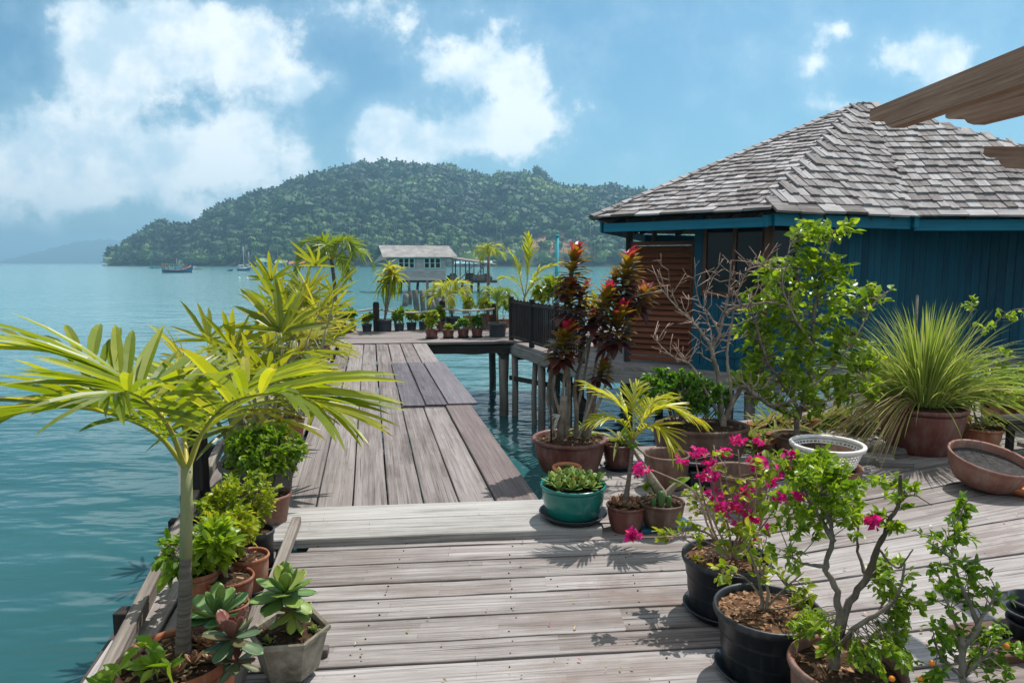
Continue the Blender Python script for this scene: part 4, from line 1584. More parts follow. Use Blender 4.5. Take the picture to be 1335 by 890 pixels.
# ------------------------------------------------------------------ pergola rafters overhead
pg = thing('pergola', 'brown timber pergola with shaped rafter ends reaching in overhead', 'pergola', (4.0, 2.2, 0))
HUB = None
spec = [((1141, 160), 3.75, (1335, 88), 2.70, .138), ((1239, 157), 3.95, (1335, 131), 3.45, .130), ((1288, 204), 4.2, (1335, 205.5), 3.9, .120)]
ends = []
for (pa, ya, pb, yb_, hgt) in spec:
    a, b = At(*pa, ya), At(*pb, yb_)
    d = (b - a).normalized()
    s = d.cross(Z).normalized()
    t = s.cross(d)
    if t.z < 0:
        t = -t
    lnr = 2.2
    h = hgt / 2
    # rafter tail outline (along d, up t): ogee cut on the underside of the tip
    prof = [(0, h * .98), (.0, .22 * h), (.025, .02 * h), (.07, -.12 * h), (.12, -.10 * h), (.145, -.30 * h), (.175, -.72 * h), (.22, -1.0 * h), (.30, -1.0 * h), (lnr, -h), (lnr, h)]
    mb = MB()
    w2 = .032
    ptsL = [a + d * x + t * z - s * w2 for x, z in prof]
    ptsR = [a + d * x + t * z + s * w2 for x, z in prof]
    npf = len(prof)
    verts = [tuple(q) for q in ptsL + ptsR]
    faces = [list(range(npf)), [npf + k for k in range(npf)][::-1]] + [[k, npf + k, npf + (k + 1) % npf, (k + 1) % npf] for k in range(npf)]
    ou = random.uniform(0, 30)
    uvl = [(x + ou, z) for x, z in prof]
    uv = []
    for fi, f in enumerate(faces):
        for j in f:
            q = uvl[j % npf]
            uv.append((q[0], q[1] + (0 if fi < 2 else (.03 if j < npf else .09))))
    mb.add(verts, faces, 0, random.random(), uv)
    mb.build('rafter', M['rafter'], pg)
    ends.append(a + d * 1.3)
mb = MB()
p0 = min(ends, key=lambda q: q.x)
beam(mb, Vector((2.75, 1.1, 2.42)), Vector((4.9, 3.4, 2.12)), .09, .16, 0, .4)
mb.build('beam', M['rafter'], pg)
for (x, y) in ((3.1, 1.5), (4.7, 3.2)):
    mb = MB()
    beam(mb, (x, y, 0), (x, y, 2.25), .1, .1, 0, .5)
    mb.build('post', M['rafter'], pg)

# ------------------------------------------------------------------ far things: stilt house, piles, boats, shore houses
M['teal_paint'] = flat('teal_paint', (.02, .20, .20))
M['winwhite'] = flat('pale_window_paint', (.42, .52, .48))
M['roofsheet'] = solid('grey_corrugated_sheet', [(.3, (.24, .23, .225)), (.55, (.36, .345, .335)), (.8, (.47, .455, .445))], 1.2, .8, .2, bstr=.1)
M['greenroof'] = flat('pale_green_roof', (.28, .42, .22))
M['orangeroof'] = flat('orange_roof', (.46, .17, .08))
M['bluewall'] = flat('pale_blue_wall', (.30, .55, .60))
M['creamwall'] = flat('cream_wall', (.5, .46, .40))
M['hullblue'] = flat('dark_blue_hull', (.06, .16, .26))
M['hullred'] = flat('red_hull_band', (.60, .20, .13))
M['hullteal'] = flat('turquoise_boat_paint', (.03, .30, .30))
M['boatwhite'] = flat('white_boat_paint', (.7, .7, .68))
M['sailgrey'] = flat('grey_spar', (.6, .6, .6))

sh = thing('stilt_house', 'grey board house on stilts out in the bay with a corrugated roof and lean-to', 'house', At(548, 366, 72))
hY = 72.0


def hp(u, v, Y=None):
    return At(u, v, Y or hY)


Y2 = hY + 5.5
fl, fr = hp(511, 365.5), hp(581, 365.5)
bl = hp(500, 364, Y2)
bl.z = fl.z
dv = bl - fl
br = fr + dv
top = hp(511, 334).z


def quadwall(mb, a, b, z0, z1, th=.15, bw=.3):
    d = (b - a)
    d.z = 0
    ln = d.length
    d.normalize()
    nn = Vector((d.y, -d.x, 0))
    n_ = max(1, int((z1 - z0) / bw))
    for k in range(n_):
        zc = z0 + (k + .5) * (z1 - z0) / n_
        box(mb, Vector((a.x, a.y, zc)) + d * ln / 2 - nn * th / 2, d, nn, Z, ln / 2, th / 2 + random.uniform(0, .01), (z1 - z0) / n_ / 2 - .008, 0, random.random(), .005)


mb = MB()
for a, b in ((fl, fr), (bl, fl), (fr, br), (br, bl)):
    quadwall(mb, a, b, fl.z, top)
mb.build('wall', M['housewood'], sh)
mb = MB()
box(mb, (fl + br) / 2 + Vector((0, 0, -.12)), Vector((1, 0, 0)), Vector((0, 1, 0)), Z, 3.4, 2.8, .1, 0, .4)
mb.build('floor', M['blackwood'], sh)
# corrugated gable roof
mb = MB()
ea, eb = hp(499, 335, hY - .6), hp(597, 335, hY - .6)
ra, rb_ = hp(493.5, 319.5, hY + 2.7), hp(585, 320.5, hY + 2.7)
ka, kb = ea + (ra - ea) * 2, eb + (rb_ - eb) * 2
ka, kb = hp(482, 341.2, hY + 5.6), hp(575, 341, hY + 5.6)
for (p, q, r_, s) in ((ea, eb, ra, rb_), (ra, rb_, ka, kb)):
    nc = 120
    verts, faces = [], []
    for k in range(nc + 1):
        t = k / nc
        off = .022 * math.cos(k * math.pi)
        a, b = p.lerp(q, t), r_.lerp(s, t)
        verts += [(a.x, a.y, a.z + off), (b.x, b.y, b.z + off), (a.x, a.y, a.z + off - .06), (b.x, b.y, b.z + off - .06)]
    for k in range(nc):
        i = 4 * k
        faces += [[i, i + 4, i + 5, i + 1], [i + 2, i + 3, i + 7, i + 6]]
    faces += [[4 * k, 4 * k + 2, 4 * k + 6, 4 * k + 4] for k in range(nc)]
    mb.add(verts, faces, 0, .5)
rf = mb.build('roof', M['roofsheet'], sh)
mb = MB()
g1, g2, g3 = ea + Vector((.6, .7, -.1)), ka + Vector((.6, -.7, -.1)), ra + Vector((.9, 0, -.12))
mb.add([tuple(g1), tuple(g2), tuple(g3), tuple(g1 + Vector((.1, 0, 0))), tuple(g2 + Vector((.1, 0, 0))), tuple(g3 + Vector((.1, 0, 0)))],
       [[0, 2, 1], [3, 4, 5], [0, 1, 4, 3], [1, 2, 5, 4], [2, 0, 3, 5]])
mb.build('gable', M['housewood'], sh)
mb = MB()
box(mb, (fl + bl) / 2 + Vector((-.02, .8, 1.1)), (dv).normalized(), Vector((1, .3, 0)).normalized(), Z, .7, .05, 1.0, 0, .5)
mb.build('door', M['teal_paint'], sh)
for (u0, u1) in ((519.5, 540.5), (553, 574.5)):
    mb = MB()
    a, b = hp(u0, 336.5, hY - .09), hp(u1, 349.5, hY - .09)
    w_, h_ = (b.x - a.x), (a.z - b.z)
    c = (a + b) / 2
    X_ = Vector((1, 0, 0))
    for k in range(4):
        beam(mb, (a.x + w_ * k / 3, a.y, a.z), (a.x + w_ * k / 3, a.y, b.z), .09, .14 if k in (0, 3) else .17)
    for q in (0, .5, 1):
        beam(mb, (a.x, a.y - .01, a.z - h_ * q), (b.x, a.y - .01, a.z - h_ * q), .08, .12 if q != .5 else .05)
    f = mb.build('window', M['winwhite'], sh)
    mb = MB()
    box(mb, c + Vector((0, .03, 0)), X_, Vector((0, 1, 0)), Z, w_ / 2, .02, h_ / 2, 0)
    mb.build('pane', M['glass'], f)
# lean-to on thin posts with an open floor
mb = MB()
la, lb = hp(580, 335, hY - .5), hp(649, 345, hY - .3)
lc, ldd = hp(584, 333, hY + 5), hp(642, 342.5, hY + 5)
mb.add([tuple(q) for q in (la, lb, ldd, lc)] + [tuple(q + Vector((0, 0, -.14))) for q in (la, lb, ldd, lc)],
       [[0, 1, 2, 3], [7, 6, 5, 4], [0, 4, 5, 1], [1, 5, 6, 2], [2, 6, 7, 3], [3, 7, 4, 0]])
mb.build('lean_to_roof', M['pile'], sh)
mb = MB()
zf = hp(600, 367, hY).z
box(mb, Vector((hp(612, 366).x, hY + 2.2, zf)), Vector((1, 0, 0)), Vector((0, 1, 0)), Z, 2.9, 2.6, .12, 0, .4)
mb.build('open_floor', M['blackwood'], sh)
mb = MB()
for (u, dy) in ((590, 0), (600, 0), (607, 1.5), (618, 0), (627, 2), (637, 0), (594, 4), (612, 4.5), (630, 4.8)):
    p = hp(u, 366, hY + dy)
    zt_ = np.interp(u, [580, 649], [la.z, lb.z]) - .12 + (dy * .06)
    beam(mb, (p.x, p.y, zf), (p.x, p.y, zt_), .12, .12, 0, .3)
p, q = hp(600, 364), hp(618, 345)
beam(mb, p, q, .1, .1)
beam(mb, hp(618, 364), hp(630, 347), .1, .1)
for k in range(14):
    u = random.uniform(588, 640)
    p = hp(u, 364, hY + random.uniform(.3, 4))
    box(mb, Vector((p.x, p.y, zf + .12 + random.uniform(.1, .35))), Vector((1, 0, 0)), Vector((0, 1, 0)), Z, random.uniform(.2, .5), random.uniform(.2, .5), random.uniform(.1, .45), 0, random.random())
mb.build('lean_to_frame', M['pile'], sh)
for (u, dy) in ((501.5, 5), (507, 3), (513, 0), (523, 2), (533, 0), (545, 3), (557, 0), (566, 4), (578, 0), (592, 1), (603, 3), (615, 0.5), (624, 3), (636, 1)):
    mb = MB()
    p = hp(u, 366, hY + dy)
    tube(mb, [(p.x, p.y, fl.z), (p.x + random.uniform(-.1, .1), p.y, WATER_Z), (p.x, p.y, WATER_Z - 1)], [.14, .15, .16], 8, 0, .3)
    mb.build('stilt', M['pile'], sh)

# old concrete piles standing in the water between
PIL = [(528, 383, 399, 8), (533.5, 381, 397, 7), (544, 378, 408, 8), (552, 378, 407, 7), (589, 391, 408, 8), (607, 372, 408, 9), (566, 391, 410, 8), (575, 389, 412, 8)]
for i, (u, vt, vb_, w_) in enumerate(PIL):
    b = G(u, vb_, WATER_Z)
    mb = MB()
    r_ = w_ / 2 * mpp(b)
    zt_ = zat(b.x, b.y, vt)
    j = random.uniform(-.08, .08)
    tube(mb, [(b.x, b.y, WATER_Z - 1), (b.x, b.y, WATER_Z), (b.x + j, b.y, (zt_ + WATER_Z) / 2), (b.x + j * 2, b.y, zt_)], [r_, r_, r_ * .96, r_ * .9], 9, 0, random.random())
    o = mb.build('concrete_pile', M['pileconcrete'])
    tag(o, ('short weathered concrete pile leftmost in the water in front of the stilt house', 'short weathered concrete pile close behind the leftmost one',
            'tall concrete pile in the water left of the pair under the house wall', 'leaning concrete pile beside the tall one in the water',
            'stubby concrete pile just right of the yellow palm on the platform', 'thick tall concrete pile below the lean-to of the stilt house',
            'concrete pile in front of the square concrete block', 'short concrete pile at the right corner of the concrete block')[i], 'pile', 'old concrete piles in the bay')
mb = MB()
b = G(568, 404, WATER_Z)
box(mb, b + Vector((0, .8, .25)), Vector((1, 0, 0)), Vector((0, 1, 0)), Z, 12 * mpp(b), .8, .85, 0, .5, .03)
tag(mb.build('concrete_block', M['pileconcrete']), 'square concrete block standing in the water behind the yellow palm', 'block')
mb = MB()
b = At(726, 343, 30)
tube(mb, [(b.x, b.y, WATER_Z - 1), (b.x, b.y, zat(b.x, b.y, 309))], [.09, .09], 10)
tube(mb, [(b.x, b.y, zat(b.x, b.y, 309)), (b.x, b.y, zat(b.x, b.y, 306))], [.11, .09], 10)
tag(mb.build('marker_pole', flat('turquoise_pole_paint', (.03, .34, .40))), 'thin turquoise pole standing in the bay beside the cordyline', 'pole')


def hull(mb, P, d, ln, bm_, fb, draft=.4, bow=1.0, stern=.35, mi=0, tint=.5, seg=12):
    """boat hull along d from the stern at P; half beam bm_, freeboard fb; sheer rises to bow and stern"""
    d = d.normalized()
    s = Vector((d.y, -d.x, 0))
    verts, faces = [], []
    for i in range(seg + 1):
        t = i / seg
        w_ = bm_ * (min(1, (.65 + .9 * t)) if t < .45 else max(.02, 1 - ((t - .45) / .55) ** 2.2))
        sheer = fb * (1 + bow * max(0, t - .45) ** 2 * 3.0 + stern * max(0, .3 - t) * 2)
        c = P + d * ln * (t + .03 * 0)
        for (k, zz) in ((-1, sheer), (-.92, sheer * .45), (-.6, -draft * .3), (0, -draft), (.6, -draft * .3), (.92, sheer * .45), (1, sheer)):
            q = c + s * w_ * k
            verts.append((q.x + d.x * (zz * .25 if t > .8 else 0), q.y + d.y * (zz * .25 if t > .8 else 0), WATER_Z + zz))
        q = c
        verts.append((q.x, q.y, WATER_Z + sheer * .72))
    for i in range(seg):
        for k in range(6):
            a = i * 8 + k
            faces.append([a, a + 1, a + 9, a + 8])
        a = i * 8
        faces.append([a + 6, a + 7, a + 15, a + 14])
        faces.append([a + 7, a, a + 8, a + 15])
    faces.append([0, 7, 6, 5, 4, 3, 2, 1])
    mis = [mi] * len(faces)
    mb.add(verts, faces, mi, tint)


# fishing boat
P = G(212, 355.5, WATER_Z)
Qp = G(250, 355.2, WATER_Z)
fb_ = thing('fishing_boat', 'blue and red wooden fishing boat with a long deckhouse anchored near the headland', 'boat', P)
d = (Qp - P)
ln = d.length
d.normalize()
s = Vector((d.y, -d.x, 0))
mb = MB()
hull(mb, P, d, ln, 1.5, 1.0, .5, 1.6, .5)
hl = mb.build('hull', M['hullblue'], fb_)
mb = MB()
for sg in (-1, 1):
    pts = [P + d * ln * t + s * sg * 1.52 * (min(1, .65 + .9 * t) if t < .45 else max(.05, 1 - ((t - .45) / .55) ** 2.2)) + Z * (.86 * (1 + 1.6 * max(0, t - .45) ** 2 * 3 + max(0, .3 - t))) for t in np.linspace(0, .97, 12)]
    tube(mb, pts, .13, 6)
mb.build('rubbing_strake', M['hullred'], hl)
mb = MB()
cB = P + d * ln * .36
box(mb, cB + Z * 1.75, d, s, Z, 2.6, 1.05, .12)
for x in (-2.4, -1.2, 0, 1.2, 2.4):
    for q in (-1, 1):
        beam(mb, cB + d * x + s * q * .95 + Z * .6, cB + d * x + s * q * .95 + Z * 2.6, .14, .14)
box(mb, cB + d * 1.5 + Z * 1.3, d, s, Z, .9, .85, .8)
mb.build('deckhouse', M['bluewall'], fb_)
mb = MB()
box(mb, cB + Z * 2.7, d, s, Z, 3.3, 1.3, .08)
mb.build('deckhouse_roof', M['greenroof'], fb_)
mb = MB()
box(mb, P + d * .9 + Z * 2.4, d, s, Z, .8, .8, .5)
box(mb, P + d * ln * .70 + Z * 1.75, d, s, Z, 1.3, .5, .3)
mb.build('deck_gear', M['hullred'], fb_)
mb = MB()
beam(mb, P + d * ln * .5 + Z * 2.7, P + d * ln * .5 + Z * 4.6, .1, .1)
mb.build('mast', M['sailgrey'], fb_)

# yacht with a bare mast, and another moored behind it
for (u0, u1, vb_, um, vm, lab) in ((309.5, 326, 353.2, 318.3, 321, 'white sailing yacht with a dark hull and bare mast moored before the green roofs'),
                                   (321, 331, 350.2, 325.0, 328, 'smaller pale yacht with a thin mast moored close behind the white one')):
    P, Qp = G(u0, vb_, WATER_Z), G(u1, vb_, WATER_Z)
    yt = thing('sailing_yacht', lab, 'boat', P, 'yachts moored off the headland')
    d = Qp - P
    ln = d.length
    d.normalize()
    s = Vector((d.y, -d.x, 0))
    mb = MB()
    hull(mb, P, d, ln, ln * .16, .85, .4, .7, .1)
    mb.build('hull', M['hullblue'] if vb_ > 352 else M['creamwall'], yt)
    mb = MB()
    box(mb, P + d * ln * .45 + Z * 1.0, d, s, Z, ln * .26, ln * .10, .45, bev=.15)
    box(mb, P + d * ln * .12 + Z * 1.9, d, s, Z, ln * .12, ln * .1, .1)
    mb.build('cabin', M['boatwhite'], yt)
    mb = MB()
    c = P + d * ((G(um, vb_, WATER_Z) - P).dot(d))
    zt_ = zat(c.x, c.y, vm)
    tube(mb, [c + Z * .8, Vector((c.x, c.y, zt_))], [.10, .07], 6)
    tube(mb, [c + Z * 2.2, c - d * ln * .42 + Z * 2.3], [.16, .12], 6)
    for k in (-.5, .5):
        tube(mb, [Vector((c.x, c.y, zt_ - .2)), c + d * ln * k + Z * .9], .022, 4)
    mb.build('mast', M['boatwhite'], yt)
# smaller craft
for (u0, u1, vb_, m1, lab) in ((194, 206, 350, 'hullteal', 'turquoise fishing boat moored against the foot of the headland'),
                               (207, 222, 349.6, 'hullteal', 'turquoise wooden boat close right of the headland point'),
                               (243, 263, 351.5, 'creamwall', 'long low pale boat moored right of the fishing boat'),
                               (297, 303, 353.4, 'hullblue', 'tiny dark dinghy floating alone left of the yacht')):
    P, Qp = G(u0, vb_, WATER_Z), G(u1, vb_, WATER_Z)
    d = Qp - P
    ln = d.length
    d.normalize()
    s = Vector((d.y, -d.x, 0))
    t = thing('small_boat', lab, 'boat', P, 'small boats off the headland')
    mb = MB()
    hull(mb, P, d, ln, max(.6, ln * .12), .5 if ln < 9 else .8, .4, 1.2, .4)
    mb.build('hull', M[m1], t)
    if ln > 4:
        mb = MB()
        box(mb, P + d * ln * .42 + Z * 1.6, d, s, Z, ln * .2, ln * .09, .06)
        box(mb, P + d * ln * .38 + Z * 1.1, d, s, Z, ln * .13, ln * .08, .5)
        beam(mb, P + d * ln * .3 + Z * 1, P + d * ln * .3 + Z * (2.2 + (2.2 if m1 == 'hullteal' else 0)), .12, .12)
        mb.build('cabin', M['boatwhite'] if m1 != 'hullteal' else M['hullteal'], t)
for (u, vb_, lab) in ((322.5, 364, 'white mooring buoy floating below the yacht'), (312, 363.5, 'small grey buoy left of the white mooring buoy')):
    b = G(u, vb_, WATER_Z)
    mb = MB()
    lathe(mb, b, [(0, -.12), (.2, -.05), (.27, .08), (.2, .25), (.06, .32), (.05, .42), (0, .42)], 14)
    tag(mb.build('mooring_buoy', M['boatwhite']), lab, 'buoy', 'mooring buoys')

# shore houses
SHORE = [(334, 356, 346.5, 336.5, 'greenroof', 'bluewall', 'long low house with a pale green roof on the shore behind the yacht', 0),
         (358, 374, 347, 339, 'greenroof', 'bluewall', 'pale blue shore house right of the long green roof', 0),
         (376, 398, 348, 341, 'orangeroof', 'creamwall', 'shore house half hidden by the palm at the jetty', 0),
         (232, 250, 346.5, 338.5, 'greenroof', 'creamwall', 'small cream house with a green roof behind the fishing boat', 0),
         (592, 642, 350, 342.5, 'bluewall', 'pile', 'long shore building with a bluish roof behind the lean-to', 0),
         (594, 606, 334, 327, 'orangeroof', 'creamwall', 'orange roofed house on the slope above the stilt house roof', 40),
         (616, 624, 318, 311, 'orangeroof', 'creamwall', 'small red roofed house highest on the slope', 130),
         (710, 726, 341, 334, 'orangeroof', 'creamwall', 'orange roofed house at the foot of the slope left of the cordyline', 25),
         (757, 772, 342, 335, 'orangeroof', 'bluewall', 'orange roofed house between the cordyline and the hut roof', 25),
         (740, 756, 350, 343, 'orangeroof', 'pile', 'low orange roofed shed on the shore right of the turquoise pole', 0)]
for (u0, u1, vb_, vt, rm, wm, lab, up_) in SHORE:
    uc = (u0 + u1) / 2
    near, far, v_ = hill_cols(uc)
    Y = near + up_ - 8 if up_ == 0 else near + up_
    b = At(uc, vb_, Y)
    w_ = (u1 - u0) * Y / F / 2
    h_ = (vb_ - vt) * Y / F
    t = thing('shore_house', lab, 'house', (b.x, b.y, b.z), 'houses on the far shore')
    mb = MB()
    X_, Y_ = Vector((1, 0, 0)), Vector((0, 1, 0))
    zb = max(b.z, WATER_Z + .3)
    box(mb, Vector((b.x, b.y + 3.5, zb + h_ * .27)), X_, Y_, Z, w_ * .92, 3.5, h_ * .28)
    if up_:
        box(mb, Vector((b.x, b.y + 3.5, zb - 5)), X_, Y_, Z, w_ * .9, 3.4, 5.2)
    else:
        for k in range(5):
            beam(mb, (b.x - w_ * .9 + w_ * 1.8 * k / 4, b.y + .3, WATER_Z - 1), (b.x - w_ * .9 + w_ * 1.8 * k / 4, b.y + .3, zb), .3, .3)
    wl = mb.build('wall', M[wm], t)
    mb = MB()
    z0, z1 = zb + h_ * .52, zb + h_
    vv = [(-w_, -.8, z0), (w_, -.8, z0), (w_, 7.8, z0), (-w_, 7.8, z0), (-w_ * .97, 3.5, z1), (w_ * .97, 3.5, z1)]
    mb.add([(b.x + x, b.y + y, z) for x, y, z in vv], [[0, 1, 5, 4], [2, 3, 4, 5], [1, 2, 5], [3, 0, 4], [3, 2, 1, 0]])
    mb.build('roof', M[rm], t)
    mb = MB()
    for k in (-.5, .1, .55):
        box(mb, Vector((b.x + w_ * k, b.y - .02, zb + h_ * .28)), X_, Y_, Z, w_ * .11, .05, h_ * .15)
    mb.build('window', M['glass'], t)

# ------------------------------------------------------------------ pots
def profile(style, Rr, Rb, h, lip):
    lh = min(.045, h * .14)
    if style == 'flare':
        out = [(0, 0), (Rb, 0), (Rb + .004, .008), (Rr - lip * .7, h - lh), (Rr - .004, h - lh), (Rr, h - lh + .006), (Rr, h - .006), (Rr - .006, h)]
    elif style == 'ribbed':
        out = [(0, 0), (Rb, 0), (Rb + .004, .008)]
        for t in (.3, .34, .6, .64):
            r = Rb + (Rr - lip - Rb) * t
            out += [(r, h * t), (r + .005, h * t + .004)]
        out += [(Rr - lip * .9, h - lh), (Rr - .003, h - lh + .002), (Rr + .002, h - lh * .5), (Rr, h - .004), (Rr - .006, h)]
    elif style == 'belly':
        out = [(0, 0), (Rb, 0)]
        for t in (.03, .12, .25, .4, .55, .7, .82, .9):
            r = Rb + (Rr * 1.0 - lip * .6 - Rb) * math.sin(min(1, t * 1.18) * math.pi / 2) ** .85
            out.append((r, h * t))
        out += [(Rr - lip * .7, h - lh), (Rr - .003, h - lh * .8), (Rr + .002, h - lh * .45), (Rr - .002, h - .004), (Rr - lip * .4, h)]
    else:  # bowl
        out = [(0, 0), (Rb, 0)]
        for t in (.04, .12, .25, .4, .6, .8):
            r = Rb + (Rr - lip * .4 - Rb) * math.sin(min(1, t * 1.05) * math.pi / 2) ** .7
            out.append((r, h * t))
        out += [(Rr - lip * .5, h - lh), (Rr - .002, h - lh * .7), (Rr, h - lh * .3), (Rr - lip * .3, h)]
    return out


def potted(name, label, cat, u, vb, vr, rw, bw, mat, style='belly', group=None, z0=0.0, soil=.86, soilmat='soil', saucer=None, sauc_w=1.25, lip=None,
           ox=1.0, oy=1.0, seg=44, rot=0.0, chips=0, wob=None, empty=False, mound=.02, saucer_mat='greytray', pos=None):
    p = pos if pos is not None else G(u, vb, z0 + (.02 if saucer else 0))
    if saucer:
        z0 = z0 + .02
    p = Vector((p.x, p.y, z0))
    h = zat(p.x, p.y, vr) - z0
    q = Vector((p.x, p.y, z0 + h))
    k = mpp(q)
    Rr, Rb = rw / 2 * k, bw / 2 * mpp(p)
    lip = lip or max(.008, Rr * .10)
    th = thing(name, label, cat, (p.x, p.y, z0 - (.02 if saucer else 0)), group)
    pr = profile(style, Rr, Rb, h, lip)
    zs = h * soil
    rin = Rr - lip
    inner = [(rin, h - .008), (rin - .002, zs - .01)] if not empty else [(rin, h - .01), (rin * .97, h * .6), (Rb * .95, h * .18), (Rb * .8, .02), (0, .018)]
    mb = MB()
    lathe(mb, p, pr + inner, seg, 0, random.random(), True, ox, oy, rot, wob)
    po = mb.build('pot', M[mat] if isinstance(mat, str) else mat, th)
    if not empty:
        mb = MB()
        rr = rin + .001
        n = 6
        lathe(mb, p, [(rr * (n - i) / n, zs + mound * math.sin(i / n * math.pi / 2) + random.uniform(-.003, .003)) for i in range(n)] + [(0, zs + mound)], seg, 0, .5, False, ox, oy, rot)
        if chips:
            g = rng
            a = g.uniform(0, 6.283, chips)
            r = np.sqrt(g.uniform(0, 1, chips)) * rr * .95
            pos_ = np.stack([p.x + np.cos(a) * r * ox, p.y + np.sin(a) * r * oy, p.z + zs + mound * (1 - (r / rr)) + g.uniform(0, .006, chips)], 1)
            d = rand_dirs(chips, -.3, .3)
            upv = nrm(np.stack([g.normal(0, .5, chips), g.normal(0, .5, chips), np.ones(chips)], 1))
            T = ([(-.5, -.5, 0), (.5, -.5, 0), (.4, .5, .08), (-.45, .5, .05), (0, 0, .22)], [(0, 1, 4), (1, 2, 4), (2, 3, 4), (3, 0, 4)])
            sz = g.uniform(.35, 1, chips)
            mb.inst(T, pos_, frames(d, upv), np.stack([.020 * sz * g.uniform(.5, 1.1, chips), .036 * sz, .018 * sz], 1), 1, g.uniform(0, 1, chips))
        mb.build('soil', [M[soilmat], M['chips']], th)
    if saucer:
        mb = MB()
        rs = Rb * sauc_w
        lathe(mb, Vector((p.x, p.y, z0 - .019)), [(0, 0), (rs * .88, 0), (rs, .032), (rs * 1.04, .034), (rs * 1.03, .038), (rs * .97, .036), (rs * .86, .008), (0, .008)], seg, 0, .5, True, ox, oy, rot)
        mb.build('saucer', M[saucer_mat], th)
    return dict(t=th, p=p, h=h, R=rin * min(ox, oy), top=Vector((p.x, p.y, z0 + zs + mound * .5)), pot=po)


# ------------------------------------------------------------------ plant growers
def frond(parent, ctrl, n=26, ln=.3, w=1.0, mats=('palm', 'rachis'), a0=62, a1=16, vee=22, tint=(.5, .16), t0=.16, r0=.010, name='frond', tmpl=PINNA, dr=.0, droopy=.25, mb=None, shape=.55, split=0):
    own = mb is None
    if own:
        mb = MB()
    pts = spline(ctrl, 24)
    tube(mb, pts, [r0 * (1 - .82 * i / 23) for i in range(24)], 6, 1, .5)
    pa = np.array([tuple(q) for q in pts])
    ts = np.linspace(t0, .985, n)
    f = ts * 23
    i0 = np.clip(f.astype(int), 0, 22)
    fr = (f - i0)[:, None]
    pos = pa[i0] * (1 - fr) + pa[i0 + 1] * fr
    tan = nrm(pa[i0 + 1] - pa[i0])
    side = nrm(np.cross(tan, np.array([0, 0, 1.0])))
    up = np.cross(side, tan)
    s = (ts - t0) / (1 - t0)
    ang = np.radians(a0 + (a1 - a0) * s ** .9)[:, None]
    L_ = ln * (np.sin(math.pi * (.18 + .74 * s)) ** shape)
    for sg in (-1, 1):
        g = rng
        jit = g.normal(0, .07, (n, 3))
        vr_ = np.radians(vee + g.normal(0, 7, n))[:, None]
        lat = side * sg * np.cos(vr_) + up * np.sin(vr_)
        lens_k = np.clip(.55 + 2.2 * s, 0, 1)
        d = nrm(tan * np.cos(ang) + lat * np.sin(ang) + jit + np.array([0, 0, -droopy]) * s[:, None])
        nrm_up = nrm(up * .9 - side * sg * .35 + np.array([0, 0, .5]))
        rot = frames(d, nrm_up)
        lens = L_ * g.uniform(.85, 1.1, n) * lens_k
        sc_ = np.stack([lens * w * g.uniform(.85, 1.15, n), lens, lens * g.uniform(.6, 1.3, n)], 1)
        ti = np.clip(g.normal(tint[0], tint[1], n) + .08 * s, 0, .84)
        tv = np.zeros(len(tmpl[1]))
        tv[-2:] = .22
        tv[-4:-2] = .06
        mb.inst(tmpl, pos, rot, sc_, 0, ti, False, tv)
    if own:
        return mb.build(name, [M[mats[0]], M[mats[1]]], parent)


def palm_crown(parent, top, nf, ln, leaflet, mats=('palm', 'rachis'), n=18, lo=-.1, hi=.95, w=1.15, tint=(.5, .16), r0=.007, droop=.9, one=None, a0g=None, vee=22):
    """nf arching fronds round a trunk top"""
    a_ = random.uniform(0, 6.28) if a0g is None else a0g
    for k in range(nf):
        a = a_ + k * 2.399963
        t = (k + .5) / nf
        el = lo + (hi - lo) * t
        d = Vector((math.cos(a), math.sin(a), 0))
        l_ = ln * random.uniform(.82, 1.1) * (1 - .25 * max(0, el - .6))
        p1 = top + (d * math.cos(el) + Z * math.sin(el)) * l_ * .4 + Z * l_ * .10
        p2 = top + (d * math.cos(el * .8) * l_ * .78 + Z * l_ * (math.sin(el) * .72 + .05 - .12 * droop))
        p3 = top + (d * math.cos(el * .7) * l_ * 1.0 + Z * l_ * (math.sin(el) * .70 - .38 * droop))
        frond(parent, [top - Z * .02, p1, p2, p3], n, leaflet * random.uniform(.9, 1.1), w, mats, tint=tint, r0=r0, vee=vee, mb=one)


def tuft_leaves(mb, top, n, ln, tmpl, el0, el1, dz=0.0, w=1.0, tint0=.3, tint1=.8, jt=.08, mi=0, curve=1.0, axis=None, tjump=None):
    """strap leaves spiralling round a stem tip: lowest at el0 to topmost at el1, over a length dz of stem"""
    k = np.arange(n)
    s = k / max(1, n - 1)
    a = k * 2.399963 + rng.uniform(0, 6.28)
    el = np.radians(el0 + (el1 - el0) * s ** 1.2 + rng.normal(0, 7, n))
    d = np.stack([np.cos(a) * np.cos(el), np.sin(a) * np.cos(el), np.sin(el)], 1)
    pos = np.array([tuple(top)]) + np.stack([0 * s, 0 * s, (s - 1) * dz], 1)
    if axis is not None:
        ax = np.array(nrm(tuple(axis)))
        d = nrm(d + (ax - np.array([0, 0, 1])) * .8)
        pos = np.array([tuple(top)]) + ax[None] * ((s - 1) * dz)[:, None]
    lens = ln * rng.uniform(.8, 1.15, n) * (1 - .35 * s ** 3)
    sc_ = np.stack([lens * w * rng.uniform(.85, 1.15, n), lens, lens * curve * rng.uniform(.7, 1.3, n)], 1)
    ti = tint0 + (tint1 - tint0) * s + rng.normal(0, jt, n)
    if tjump is not None:
        ti = np.interp(s + rng.normal(0, jt, n), tjump[0], tjump[1])
    mb.inst(tmpl, pos, frames(d), sc_, mi, ti, tmpl is SPOON)


